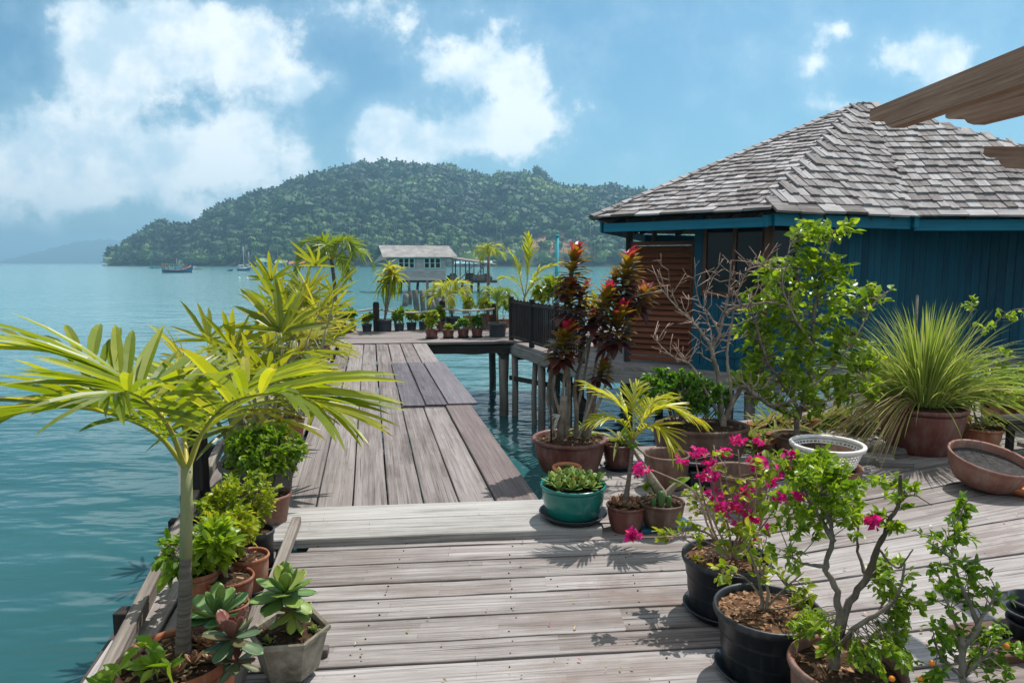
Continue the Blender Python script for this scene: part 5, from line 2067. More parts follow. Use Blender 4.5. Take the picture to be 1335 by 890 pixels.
def fan_leaf(mb, base, d, up, nf, ln, tint, w=1.15, spread=88):
    """palmate leaf of nf long fingers"""
    d, up = Vector(d).normalized(), Vector(up)
    s = d.cross(up).normalized()
    u = s.cross(d)
    an = np.radians(np.linspace(-spread, spread, nf) + rng.normal(0, 5, nf))
    dd = np.stack([np.array(d * math.cos(a) + s * math.sin(a) + u * rng.normal(.05, .10)) for a in an])
    lens = ln * (1 - .28 * (np.abs(an) / 1.4) ** 1.5) * rng.uniform(.9, 1.1, nf)
    upv = np.tile(np.array(u), (nf, 1))
    sc_ = np.stack([lens * w * rng.uniform(.8, 1.2, nf), lens, lens * rng.uniform(.5, 1.5, nf)], 1)
    mb.inst(BLADE_FLAT, np.tile(np.array(base), (nf, 1)), frames(dd, upv), sc_, 0, np.clip(tint + rng.normal(0, .12, nf), 0, 1))


def lady_palm(parent, base, spread, hts, n_st, leaf=.3, per=5, mats=('ladypalm', 'greenstem'), lean=.5, tint=.55, lo=.45):
    """clump of thin canes, each carrying fan leaves on long stalks"""
    for k in range(n_st):
        a = random.uniform(0, 6.28)
        r = spread * math.sqrt(random.random())
        b = base + Vector((math.cos(a) * r * .5, math.sin(a) * r * .5, -.03))
        hh = random.uniform(*hts)
        tp = b + Vector((math.cos(a) * r * lean * 2, math.sin(a) * r * lean * 2, hh))
        st = MB()
        pts = bez(b, b.lerp(tp, .5) + Vector((random.uniform(-.03, .03), random.uniform(-.03, .03), .05)), tp, 9)
        tube(st, pts, [.014] * 5 + [.012] * 4, 7, 1, random.random())
        for j in range(per):
            t = 1 - j / per * (1 - lo)
            q = pts[min(8, int(t * 8))]
            aa = random.uniform(0, 6.28)
            el = random.uniform(-.05, .95) if j > 0 else 1.1
            d = Vector((math.cos(aa) * math.cos(el), math.sin(aa) * math.cos(el), math.sin(el)))
            pl = leaf * random.uniform(.35, .75)
            e = q + d * pl
            tube(st, bez(q, q + d * pl * .5 + Z * .02, e, 4), .0045, 5, 1, .5)
            d2 = (d * .9 + Vector((0, 0, -.25 if el < .8 else .0))).normalized()
            fan_leaf(st, e, d2, Z if abs(d2.z) < .9 else Vector((1, 0, 0)), random.choice((6, 7, 8, 9)), leaf * random.uniform(.8, 1.15), tint + random.gauss(0, .15))
        st.build('cane', [M[mats[0]], M[mats[1]]], parent)


def leaves_at(mb, pts, dirs, ln, tmpl, per=1, spread=.9, tint=(.5, .2), mi=0, upb=.5, w=1.0, g=rng):
    pts, dirs = np.asarray(pts, float), np.asarray(dirs, float)
    pts, dirs = np.repeat(pts, per, 0), np.repeat(dirs, per, 0)
    n = len(pts)
    if n == 0:
        return
    d = nrm(dirs + g.normal(0, spread, (n, 3)))
    upv = nrm(g.normal(0, .55, (n, 3)) + np.array([0, 0, upb * 2]))
    l_ = ln * g.uniform(.6, 1.2, n)
    mb.inst(tmpl, pts + g.normal(0, ln * .12, (n, 3)), frames(d, upv), np.stack([l_ * w * g.uniform(.8, 1.2, n), l_, l_], 1), mi, np.clip(g.normal(tint[0], tint[1], n), 0, 1))


def shrub(parent, base, centre, rad, n_tw, per, ln, leaf='shrub', bark='bark', tmpl=OVATE, r0=.008, tint=(.5, .22), stems=5, gap=.25, names=('branches', 'foliage'), along=3, seed=None, spread=.8, fl=None, upb=.5, w=1.0):
    """bush: stems fan out of the base, twigs end inside an uneven ellipsoid, leaves in whorls along each twig's end"""
    g = np.random.default_rng(seed if seed is not None else random.randrange(10 ** 6))
    base, centre = Vector(base), Vector(centre)
    br, fo = MB(), MB()
    lob = rand_dirs(6, -.3, 1, g)
    la = g.uniform(-.35, .25, 6)
    hubs = []
    for k in range(stems):
        a = g.uniform(0, 6.28)
        rr = math.sqrt(g.uniform(.05, .8))
        h = centre + Vector((math.cos(a) * rad[0] * .55 * rr, math.sin(a) * rad[1] * .55 * rr, g.uniform(-.55, .25) * rad[2]))
        mid = base.lerp(h, .5) + Vector((*g.normal(0, .12, 2) * rad[0], 0))
        tube(br, bez(base + Vector((*g.normal(0, .25, 2) * min(.04, rad[0]), -.02)), mid, h, 7), [r0, r0 * .95, r0 * .9, r0 * .8, r0 * .72, r0 * .65, r0 * .55], 6, 0, g.uniform())
        hubs.append(h)
    P, D = [], []
    for k in range(n_tw):
        d = rand_dirs(1, -.75, 1, g)[0]
        s = 1 + sum(a * max(0, float(d @ q) - .35) * 1.5 for q, a in zip(lob, la))
        rr = g.uniform(.12, 1) ** .45 * s
        e = centre + Vector((d[0] * rad[0] * rr, d[1] * rad[1] * rr, d[2] * rad[2] * rr))
        h = min(hubs, key=lambda q: (q - e).length + g.uniform(0, rad[0] * .5))
        m_ = h.lerp(e, .5) + Vector((*g.normal(0, .08, 2) * rad[0], abs(g.normal(0, .08)) * rad[2]))
        pts = bez(h, m_, e, 5)
        tube(br, pts, [r0 * .42, r0 * .36, r0 * .3, r0 * .25, r0 * .16], 4, 0, g.uniform(), False)
        dd = (pts[4] - pts[2]).normalized()
        for j in range(along):
            q = pts[4].lerp(pts[2], j / along * .9)
            P.append(tuple(q))
            D.append(tuple((dd + Z * .25).normalized()))
    leaves_at(fo, P, D, ln, tmpl, per, spread, tint, 0, upb, w, g)
    b = br.build(names[0], M[bark], parent)
    f = fo.build(names[1], M[leaf], parent)
    if fl:
        nfl, mat_, fln = fl
        ff = MB()
        ix = g.choice(len(P), min(nfl, len(P)), False)
        leaves_at(ff, np.array(P)[ix] + np.array([0, 0, .01]), np.array(D)[ix], fln, OVATE_S, 4, 1.0, (.5, .3), 0, .5, 1.3, g)
        ff.build('flowers', M[mat_], parent)
    return P


def bonsai(parent, limbs, blobs, ln, leaf, bark='bark', tmpl=OVATE, tint=(.5, .22), per=2, twig_r=.004, gname=('branches', 'foliage'), fl=None, seed=1, along=4, spread=.7, w=1.0, upb=.5):
    """limbs: [(points, r0, r1)], blobs: [(centre, (rx, ry, rz), twigs)]; every twig grows from the nearest limb"""
    g = np.random.default_rng(seed)
    br, fo = MB(), MB()
    allp = []
    for (pts, r0, r1) in limbs:
        n = max(8, len(pts) * 4)
        pp = spline(pts, n) if len(pts) > 2 else [Vector(pts[0]).lerp(Vector(pts[1]), i / (n - 1)) for i in range(n)]
        rr = [r0 + (r1 - r0) * (i / (n - 1)) ** .8 for i in range(n)]
        rr = [r * g.uniform(.9, 1.12) for r in rr]
        pp = [q + Vector(g.normal(0, r * .25, 3)) for q, r in zip(pp, rr)]
        tube(br, pp, rr, 10, 0, g.uniform(), True, True, .09)
        allp += pp[n // 4:]
    P, D = [], []
    F_ = []
    for bi, (c, rad, nt2) in enumerate(blobs):
        c = Vector(c)
        for k in range(nt2):
            d = rand_dirs(1, -1, 1, g)[0] * g.uniform(.1, 1) ** .4
            e = c + Vector((d[0] * rad[0], d[1] * rad[1], d[2] * rad[2]))
            h = min(allp, key=lambda q: (q - e).length + (.0 if q.z < e.z else .05) + g.uniform(0, .06))
            m_ = h.lerp(e, .5) + Vector(g.normal(0, .08 * (e - h).length, 3)) + Z * .06 * (e - h).length
            pts = bez(h, m_, e, 6)
            tube(br, pts, [twig_r, twig_r * .9, twig_r * .75, twig_r * .6, twig_r * .45, twig_r * .3], 4, 0, g.uniform(), False)
            dd = (pts[5] - pts[3]).normalized()
            tot = (e - h).length
            na = max(2, int(along * min(1.6, tot / (rad[0] + .02))))
            for j in range(na):
                q = e.lerp(pts[2], j / na * .85)
                P.append(tuple(q))
                D.append(tuple((dd + Z * .2).normalized()))
    leaves_at(fo, P, D, ln, tmpl, per, spread, tint, 0, upb, w, g)
    b = br.build(gname[0], M[bark], parent)
    if P:
        fo.build(gname[1], M[leaf], parent)
    if fl:
        ff = MB()
        for (c, r, n) in fl:
            cc = np.array(tuple(c))[None] + g.normal(0, 1, (n, 3)) * r * np.array([[.55, .4, .4]])
            leaves_at(ff, cc, rand_dirs(n, -.4, 1, g), .029, OVATE_S, 3, .9, (.45, .3), 0, .4, 1.5, g)
        ff.build('flowers', M['bougain'], parent)


def rosette(mb, c, n, ln, tmpl=SPOON, el=(5, 75), tint=(.2, .8), w=1.0, mi=0):
    tuft_leaves(mb, Vector(c), n, ln, tmpl, el[0], el[1], 0.01, w, tint[0], tint[1], .1, mi, .8)


def thick(o, t=.004):
    m = o.modifiers.new('thickness', 'SOLIDIFY')
    m.thickness = t
    m.offset = 0
    return o

# ------------------------------------------------------------------ left edge: rail, curb, lantern post
rail = thing('edge_rail', 'weathered timber rail along the seaward edge of the deck behind the terracotta pots', 'rail', G(205, 745, 0))
RA, RB = G(140, 880, .05), G(288, 580, .05)
RA = RA + (RA - RB) * .45
mb = MB()
beam(mb, RA, RB, .055, .075, 0, .4)
mb.build('rail', M['pile'], rail)
for t in (.06, .40, .72, .97):
    q = RA.lerp(RB, t) + Vector((-.055, 0, -.0))
    mb = MB()
    beam(mb, q + Vector((0, 0, -.42)), q + Vector((0, 0, .035)), .055, .075, 0, .2, up=(0, 1, 0))
    mb.build('post', M['darkwood'], rail)
mb = MB()
q = G(238, 684, -.02)
beam(mb, q + Vector((-.08, 0, 0)), q + Vector((.25, .04, 0)), .06, .07, 0, .3)
mb.build('bracket', M['darkwood'], rail)
for (u, v0, v1) in ((248, 650, 604), (260, 640, 592)):
    q = G(u, v0, -.0)
    mb = MB()
    beam(mb, q, Vector((q.x - .02, q.y, zat(q.x, q.y, v1))), .06, .03, 0, .6, up=(0, 1, 0))
    mb.build('upright', M['greybeam'], rail)
mb = MB()
a, b = G(288, 584, .06), AB(-1.32, 13.3, .06)
beam(mb, a, b, .06, .07, 0, .4)
for k in range(4):
    c = a.lerp(b, .12 + k * .27)
    beam(mb, c + Vector((-.03, 0, -.5)), c + Vector((-.03, 0, .04)), .05, .07, 0, .2, up=(0, 1, 0))
mb.build('rail', M['greybeam'], rail)

cb = MB()
a, b = G(306, 892, .055), G(387, 678, .075)
beam(cb, a + (a - b) * .3, b, .05, .05, 0, .6)
tag(cb.build('curb_batten', M['pile']), 'narrow loose grey batten lying beside the row of terracotta pots', 'batten')
mb = MB()
q = G(410, 868, .012)
beam(mb, q + Vector((-.02, -.5, 0)), q + Vector((-.06, .05, 0)), .09, .02, 0, .5)
beam(mb, q + Vector((-.16, .075, .008)), q + Vector((.03, .095, .008)), .045, .036, 0, .5)
tag(mb.build('board_offcut', M['brownboard']), 'short board offcuts under the hexagonal planter', 'board')

# lantern post
lp = G(262, 655, -.02)
ln_t = thing('lantern_post', 'black garden lantern post with a tiered pagoda cap at the deck edge', 'lantern', lp)
zt_, zc = zat(lp.x, lp.y, 466), zat(lp.x, lp.y, 494)
mb = MB()
beam(mb, lp + Z * -.3, Vector((lp.x, lp.y, zc)), .095, .095, 0, .4, up=(0, 1, 0))
mb.build('post', M['darkwood'], ln_t)
mb = MB()
hc = zt_ - zc
for k, (w_, z0, z1) in enumerate(((.095, 0, .10), (.085, .18, .30), (.068, .38, .50), (.05, .58, .72), (.03, .78, 1.0))):
    lathe(mb, Vector((lp.x, lp.y, zc)), [(0, hc * z0), (w_ * 1.25, hc * z0), (w_ * .8, hc * z1), (0, hc * z1)], 4, 0, .5, False, rot=R(38))
lathe(mb, Vector((lp.x, lp.y, zc)), [(.04, 0), (.04, hc * .9)], 12)
mb.build('cap', M['black'], ln_t)
mb = MB()
zr = zat(lp.x, lp.y, 548)
for k in range(3):
    lathe(mb, Vector((lp.x, lp.y, zr + k * .022)), [(.073, -.012), (.085, 0), (.073, .012), (.064, 0), (.073, -.012)], 16)
tube(mb, bez(Vector((lp.x + .07, lp.y, zr)), Vector((lp.x + .22, lp.y + .05, zr - .02)), Vector((lp.x + .26, lp.y + .2, zr + .14)), 10), .012, 7)
tag(mb.build('mooring_rope', M['rope']), 'white rope wound round the lantern post', 'rope')
mb = MB()
q = lp + Vector((-.10, -.03, 0))
tube(mb, [(q.x, q.y, -.5), (q.x, q.y, zat(q.x, q.y, 572))], .028, 10)
tag(mb.build('drain_pipe', M['white']), 'short white pipe standing next to the lantern post', 'pipe')

# ------------------------------------------------------------------ left row of pots, near to far
P1 = potted('potted_palm', 'young palm with long yellow green fronds in the nearest terracotta pot', 'potted palm', 237, 962, 852, 148, 100, 'terracotta', 'belly', soil=.93, chips=60)
t, p = P1['t'], P1['top']
tb = At(240, 858, p.y + .01)
tt = At(244, 612, p.y - .02)
mb = MB()
tube(mb, spline([tb + Vector((0, 0, -.06)), tb + Vector((.0, 0, .05)), tb.lerp(tt, .35), tb.lerp(tt, .65), tt], 18), [.044, .037, .031, .028, .0255, .024, .023, .0225, .022, .021, .0195, .0185, .018, .0175, .017, .0165, .016, .0155], 14, 0)
mb.build('trunk', M['palmbark'], t)
mb = MB()
s0 = tb.lerp(tt, .55)
tube(mb, [s0, tb.lerp(tt, .8), tt + Z * .02], [.0198, .0185, .017], 14, 0)
mb.build('crownshaft', M['greenstem'], t)
Y0 = tt.y
FR = [  # pixel control points and distance offsets
    ([(243, 612, 0), (205, 566, -.04), (150, 541, -.10), (80, 531, -.16), (-25, 548, -.2)], .40, 30, (.42, .16), 20),
    ([(242, 612, 0), (216, 548, .05), (182, 508, .12), (110, 468, .20), (-20, 432, .28)], .42, 32, (.48, .15), 26),
    ([(244, 612, 0), (262, 566, -.05), (300, 525, -.12), (370, 512, -.2), (430, 532, -.26)], .38, 32, (.56, .15), 24),
    ([(244, 612, 0), (240, 560, .12), (236, 520, .30), (232, 490, .55), (230, 470, .80)], .34, 24, (.42, .14), 35),
    ([(245, 612, 0), (268, 555, .10), (295, 520, .25), (345, 498, .42), (410, 505, .55)], .36, 28, (.50, .15), 26),
    ([(242, 612, 0), (222, 560, -.10), (196, 528, -.22), (170, 512, -.34), (140, 516, -.45)], .34, 24, (.36, .14), 22),
]
for (cp, ll, nn_, ti, vee) in FR:
    frond(t, [At(u, v, Y0 + dy) for u, v, dy in cp], max(14, int(nn_ * .70)), ll, .98, ('palm', 'rachis'), 72, 20, vee, (ti[0] - .09, ti[1] + .08), .20, .0085, droopy=.20)
mb = MB()
for k in range(16):
    a = random.uniform(0, 6.28)
    c = p + Vector((math.cos(a) * P1['R'] * random.uniform(.4, .9), math.sin(a) * P1['R'] * random.uniform(.3, .8), .01))
    rosette(mb, c, 14, .045, SPOON, (5, 80), (.2, .9), 1.2)
mb.build('succulents', M['stone'], t)
mb = MB()
c = At(303, 836, p.y - .05)
rosette(mb, c + Z * .02, 16, .11, SPOON, (-25, 75), (.15, .95), 1.15)
rosette(mb, c + Vector((.02, -.02, -.05)), 10, .08, SPOON, (-40, 50), (.3, 1.0), 1.15)
tube(mb, [c + Vector((-.03, 0, -.12)), c], .012, 6, 0, .3)
mb.build('bronze_succulent', M['redsucc'], t)
mb = MB()
c = At(283, 800, p.y + .18)
rosette(mb, c, 16, .13, SPOON, (-5, 75), (.1, .7), 1.1)
mb.build('green_succulent', M['succ'], t)
st = MB()
for (u, v, u2, v2) in ((206, 885, 190, 845), (215, 890, 225, 868), (160, 900, 150, 876), (185, 895, 205, 872)):
    a, b = At(u, v, p.y - .12), At(u2, v2, p.y - .12)
    tube(st, bez(a, a.lerp(b, .5) + Vector((.01, 0, .01)), b, 5), .003, 5, 1)
    leaves_at(st, [tuple(b), tuple(a.lerp(b, .6)), tuple(b)], [(.3, -.3, .5), (-.6, 0, .4), (-.4, -.3, .3)], .085, OVATE, 2, .5, (.6, .2))
st.build('creeper', [M['shrub'], M['greenstem']], t)

HX = potted('hexagonal_planter', 'hexagonal mossy concrete planter with a red edged succulent at the corner of the deck', 'planter', 379, 872, 816, 106, 70, 'concrete', 'flare', seg=6, rot=R(8), soil=.80, lip=.018, z0=.024, chips=40)
for m_ in (HX['pot'].data,):
    m_.polygons.foreach_set('use_smooth', [False] * len(m_.polygons))
c = HX['top']
mb = MB()
tube(mb, [c + Z * -.02, c + Vector((-.005, 0, .10))], .011, 6, 0, .9)
rosette(mb, c + Vector((-.01, 0, .17)), 20, .125, SPOON, (-35, 82), (.45, .62), 1.35)
rosette(mb, c + Vector((.02, -.02, .10)), 10, .10, SPOON, (-55, 10), (.75, .8), 1.3)
mb.build('succulent', M['succ'], HX['t'])
mb = MB()
for k in range(7):
    a = random.uniform(0, 6.28)
    rosette(mb, c + Vector((math.cos(a), math.sin(a), 0)) * HX['R'] * .65, 10, .03, SPOON, (5, 80), (.2, .8), 1.2)
mb.build('small_succulents', M['succ'], HX['t'])

t3 = potted('potted_succulent', 'small bright terracotta pot of rosy succulents on a black saucer behind the hexagonal planter', 'potted plant', 303, 822, 785, 46, 34, 'terracotta', 'belly', saucer=True, chips=20, group='terracotta pots in the left row')
mb = MB()
for k in range(12):
    a = k * 2.4
    rosette(mb, t3['top'] + Vector((math.cos(a), math.sin(a), 0)) * t3['R'] * .8 * math.sqrt(k / 12), 12, .04, SPOON, (5, 80), (.3, .9), 1.2)
mb.build('succulents', M['stone'], t3['t'])
t4 = potted('potted_croton', 'ornate terracotta pot with an upright light green leafy plant, second from the palm', 'potted plant', 302, 793, 750, 60, 42, 'terracotta', 'belly', saucer=True, chips=30, group='terracotta pots in the left row')
c = t4['top']
shrub(t4['t'], c, c + Vector((-.05, 0, .16)), (.09, .09, .12), 26, 4, .072, 'shrub', 'greenstem', LANCE, .006, (.75, .18), 3, seed=3, spread=.6, w=1.4)
t5 = potted('potted_shrub', 'terracotta pot with a low yellow leafed shrub between the croton and the black pot', 'potted shrub', 327, 768, 722, 50, 38, 'terracotta', 'belly', saucer=True, chips=20, group='terracotta pots in the left row')
c = t5['top']
shrub(t5['t'], c, c + Vector((-.12, .02, .11)), (.15, .13, .10), 90, 4, .040, 'yellowshrub', 'bark', OVATE, .006, (.55, .22), 5, seed=4)
t6 = potted('potted_shrub', 'black plastic pot with a rounded yellow green shrub in the left row', 'potted shrub', 336, 740, 690, 46, 38, 'black', 'flare', saucer=True)
c = t6['top']
shrub(t6['t'], c, c + Vector((-.13, .02, .14)), (.18, .17, .15), 130, 4, .040, 'yellowshrub', 'bark', OVATE, .006, (.42, .2), 6, seed=5)
t7 = potted('potted_shrub', 'red brown pot with a scalloped rim holding a dense bright green bush', 'potted shrub', 354, 684, 642, 54, 36, 'rimclay', 'flare', saucer=True, wob=lambda a, z: 1 + (.025 * math.cos(a * 16) if z > .19 else 0), chips=20)
c = t7['top']
shrub(t7['t'], c, At(342, 588, c.y + .05), (.235, .23, .21), 230, 5, .040, 'shrub', 'bark', OVATE, .009, (.45, .25), 9, seed=6, along=3)
t4b = potted('potted_shrub', 'trailing green shrub in a hidden terracotta pot against the edge rail', 'potted shrub', 262, 800, 742, 50, 40, 'terracotta', 'belly', chips=10)
c = t4b['top']
shrub(t4b['t'], c, At(238, 726, c.y), (.11, .11, .13), 34, 4, .062, 'shrub', 'bark', LANCE, .006, (.5, .22), 5, seed=9, w=1.5)

# lady palms along the walkway edge
t8 = potted('potted_lady_palm', 'big grey tub with a clump of yellow striped lady palm leaning over the deck edge', 'potted palm', 338, 648, 600, 96, 78, 'greyclay', 'flare', soil=.9, chips=30)
c = t8['top']
lady_palm(t8['t'], c + Vector((-.05, .1, 0)), .24, (.45, .85), 9, .40, 4, tint=.46)
t9 = potted('potted_lady_palm', 'terracotta pot with a tall lady palm clump halfway down the walkway edge', 'potted palm', 376, 572, 545, 44, 34, 'terracotta', 'belly')
c = t9['top']
lady_palm(t9['t'], c, .28, (.60, 1.0), 8, .40, 4, tint=.46)
t10 = potted('potted_lady_palm', 'wide tan clay tub with lady palm farthest along the walkway edge', 'potted palm', 405, 492, 474, 50, 44, 'greyclay', 'flare')
c = t10['top']
lady_palm(t10['t'], c, .38, (.6, 1.25), 9, .46, 4, tint=.42)
t11 = potted('potted_lady_palm', 'lady palm in a brown pot between the terracotta pot and the tan tub', 'potted palm', 392, 524, 500, 40, 32, 'brownclay', 'belly')
c = t11['top']
lady_palm(t11['t'], c, .28, (.5, 1.05), 6, .42, 4, tint=.48)
t12 = potted('potted_fern', 'low green leafy plant in a small clay pot at the foot of the lady palms', 'potted plant', 421, 468, 452, 22, 18, 'terracotta', 'flare')
c = t12['top']
shrub(t12['t'], c, c + Z * .16, (.2, .2, .16), 40, 4, .08, 'yellowshrub', 'greenstem', LANCE, .006, (.5, .2), 4, seed=12)
t13 = potted('potted_palm', 'tall slim palm with full green crown in a black pot at the walkway end', 'potted palm', 438, 437, 405, 32, 22, 'black', 'flare')
c = t13['top']
mb = MB()
top = At(432, 338, c.y)
tube(mb, spline([c - Z * .03, c.lerp(top, .5) + Vector((.03, 0, 0)), top], 10), [.05] * 3 + [.04] * 7, 9)
mb.build('trunk', M['palmbark'], t13['t'])
palm_crown(t13['t'], top, 13, .92, .40, ('darkpalm', 'rachis'), 24, -.2, 1.25, 1.0, (.55, .2), .012, droop=1.0)
t14 = potted('potted_shrub', 'terracotta pot with a bright green bush at the far end of the lady palms', 'potted shrub', 428, 441, 421, 18, 14, 'terracotta', 'belly')
c = t14['top']
shrub(t14['t'], c, c + Z * .2, (.24, .2, .2), 50, 4, .09, 'yellowshrub', 'bark', OVATE, .007, (.4, .2), 4, seed=14)

# ------------------------------------------------------------------ far platform: rope rail and its pots
for i, (u, v0, v1, w_) in enumerate(((491, 431.5, 395, 7), (577, 430, 393, 7), (645.5, 428.5, 397, 7))):
    b = G(u, v0, .02)
    mb = MB()
    wd = w_ * mpp(b)
    zt_ = zat(b.x, b.y, v1)
    beam(mb, b, Vector((b.x, b.y, zt_)), wd, wd, 0, .5, up=(0, 1, 0))
    beam(mb, Vector((b.x, b.y, zt_)), Vector((b.x, b.y, zt_ + .025)), wd * .8, wd * .8, 0, .6, up=(0, 1, 0), bev=.01)
    tag(mb.build('rope_post', M['darkwood']), ('dark square rope post leftmost on the far platform', 'dark square rope post beside the pale yellow palm tub', 'dark square rope post nearest the baluster railing')[i], 'post', 'rope posts on the far platform')
a0_, a1_, a2_, a3_ = At(424, 410, 16.2), At(491, 402, 16.05), At(577, 402, 16.1), At(645, 402, 16.2)
mb = MB()
for (p, q, sag) in ((a0_, a1_, .02), (a1_, a2_, .10), (a2_, a3_, .05)):
    pts = [p.lerp(q, t_) - Z * sag * 4 * t_ * (1 - t_) for t_ in np.linspace(0, 1, 16)]
    tube(mb, pts, .020 + .003 * random.random(), 7)
for q in (a1_, a2_):
    lathe(mb, q + Z * -.03, [(.07, -.03), (.10, 0), (.07, .03), (.06, 0), (.07, -.03)], 12)
tag(mb.build('guard_rope', M['rope']), 'white sagging rope strung between the dark posts of the far platform', 'rope')

ORD = ('first', 'second', 'third', 'fourth', 'fifth')


def small_shrub(u, vb, vr, rw, bw, mat, lab, cu, cv, ru, rv, leaf='shrub', tint=(.5, .2), ntw=36, lnk=.085, saucer=None, grp=None, name='potted_shrub', style='flare', z0=.02, tmpl=OVATE):
    d_ = potted(name, lab, 'potted shrub', u, vb, vr, rw, bw, mat, style, group=grp, z0=z0, saucer=saucer, seg=28, sauc_w=1.35)
    c = d_['top']
    k = mpp(c)
    shrub(d_['t'], c, At(cu, cv, c.y), (ru * k, ru * k * .9, rv * k), ntw, 4, lnk, leaf, 'bark', tmpl, .006, tint, 4, seed=int(u * 7 + vb))
    return d_


GB, GF = 'grey plastic pots at the back of the platform', 'red brown pots in front on the platform'
small_shrub(458, 433, 423, 14, 10, 'greyplastic', 'small grey pot with a tall thin green shrub at the left end of the platform', 457, 412, 6, 10, 'shrub', (.35, .2), grp=GB)
small_shrub(478.5, 432, 422, 14, 10.5, 'greyplastic', 'small grey pot with a short bushy yellow green shrub left of the first rope post', 480, 414, 7, 7, 'yellowshrub', (.4, .2), grp=GB)
small_shrub(520.5, 431, 421, 14, 11, 'greyplastic', 'small grey pot with a dark green shrub just right of the dracaena tub', 520, 412, 7, 9, 'shrub', (.4, .2), grp=GB)
small_shrub(536.5, 430, 420, 14, 11, 'greyplastic', 'small grey pot with a spreading yellow green shrub midway along the platform', 537, 411, 9, 8, 'yellowshrub', (.4, .2), grp=GB)
small_shrub(553, 429.5, 418.5, 15, 12, 'greyplastic', 'grey pot half hidden behind the leftmost red brown pot', 553, 413, 7, 6, 'shrub', (.5, .2), grp=GB)
small_shrub(563, 440, 429, 17, 12.5, 'maroon', 'red brown pot with a loose yellow green shrub leftmost in the front row', 563, 417, 9, 13, 'yellowshrub', (.42, .2), saucer=True, grp=GF, style='belly')
small_shrub(584.5, 439.5, 429.5, 15.5, 11, 'maroon', 'red brown pot with a short bright green tuft in the front row', 585, 426, 5, 4, 'shrub', (.85, .1), 26, .06, saucer=True, grp=GF, style='belly')
small_shrub(604, 439, 428.5, 15.5, 11.5, 'maroon', 'red brown pot with a low dark green bush in the front row', 604, 421, 8, 8, 'deepshrub', (.7, .2), saucer=True, grp=GF, style='belly')
small_shrub(622, 438.5, 427.5, 15.5, 11, 'maroon', 'red brown pot with a narrow green shrub rightmost in the front row', 622, 419, 6, 8, 'deepshrub', (.6, .2), saucer=True, grp=GF, style='belly')
small_shrub(574.5, 431.5, 419, 12, 9, 'maroon', 'maroon pot with a thin upright shrub in front of the middle rope post', 574, 409, 6, 9, 'shrub', (.4, .2), style='belly')
small_shrub(612, 428, 412, 17, 12, 'terracotta', 'orange terracotta pot with sparse tall shoots behind the red brown pots', 612, 398, 8, 14, 'yellowshrub', (.6, .2), 22, style='flare')
small_shrub(632, 429, 409, 13, 12, 'brownclay', 'tall brown jar with leafy shoots left of the grey palm tub', 631, 398, 11, 12, 'yellowshrub', (.5, .25), 40, style='belly')
small_shrub(641, 428, 410, 10, 9, 'orange', 'slim orange clay pot behind the grey palm tub', 640, 400, 4, 6, 'shrub', (.5, .25), 16, style='flare')
small_shrub(656, 426, 416, 22, 18, 'terracotta', 'wide terracotta pot behind the railing corner post', 660, 398, 14, 14, 'shrub', (.6, .2), 50, style='flare')


def dracaena(d_, tops, mats='palm', n=26, ln=.42, tint=(.35, .8), r=.018):
    for (u, v, dy) in tops:
        c = d_['top']
        tp = At(u, v, c.y + dy)
        mb = MB()
        tube(mb, spline([c - Z * .03, c.lerp(tp, .5) + Vector((random.uniform(-.04, .04), 0, 0)), tp], 9), [r] * 9, 7)
        mb.build('stem', M['bark'], d_['t'])
        mb = MB()
        tuft_leaves(mb, tp + Z * .05, n, ln, STRAP, -45, 80, .12, .75, tint[0], tint[1], .12, 0, 1.2)
        mb.build('foliage', M[mats], d_['t'])


d1_ = potted('potted_dracaena', 'grey tub with a thin stemmed yellow green dracaena by the first rope post', 'potted plant', 501.5, 431.5, 416, 20, 17, 'greyplastic', 'flare', z0=.02, seg=32)
dracaena(d1_, ((508, 352, 0), (504, 366, .1), (514, 360, -.1)), 'palm', 22, .46, (.45, .9))
d2_ = potted('potted_palm', 'dark grey tub with a pale yellow feathery palm in the middle of the platform', 'potted palm', 590, 429, 412.5, 20, 17, 'greyplastic', 'flare', z0=.02, seg=32)
c = d2_['top']
tp = At(585.5, 384, c.y)
mb = MB()
tube(mb, [c - Z * .02, tp], [.03, .025], 8)
mb.build('trunk', M['bark'], d2_['t'])
palm_crown(d2_['t'], tp, 10, .62, .30, ('palm', 'rachis'), 15, -.1, 1.1, 1.2, (.7, .15), .010)
d3_ = potted('potted_palm', 'large grey tub with a bushy green palm at the railing end of the platform', 'potted palm', 648.5, 438.5, 420.5, 25, 20, 'greyplastic', 'flare', z0=.02, seg=36)
c = d3_['top']
tp = At(648, 392, c.y)
mb = MB()
tube(mb, [c - Z * .02, tp], [.028, .024], 8)
mb.build('trunk', M['greenstem'], d3_['t'])
palm_crown(d3_['t'], tp, 12, .50, .24, ('darkpalm', 'greenstem'), 16, .0, 1.2, 1.2, (.55, .15), .009)
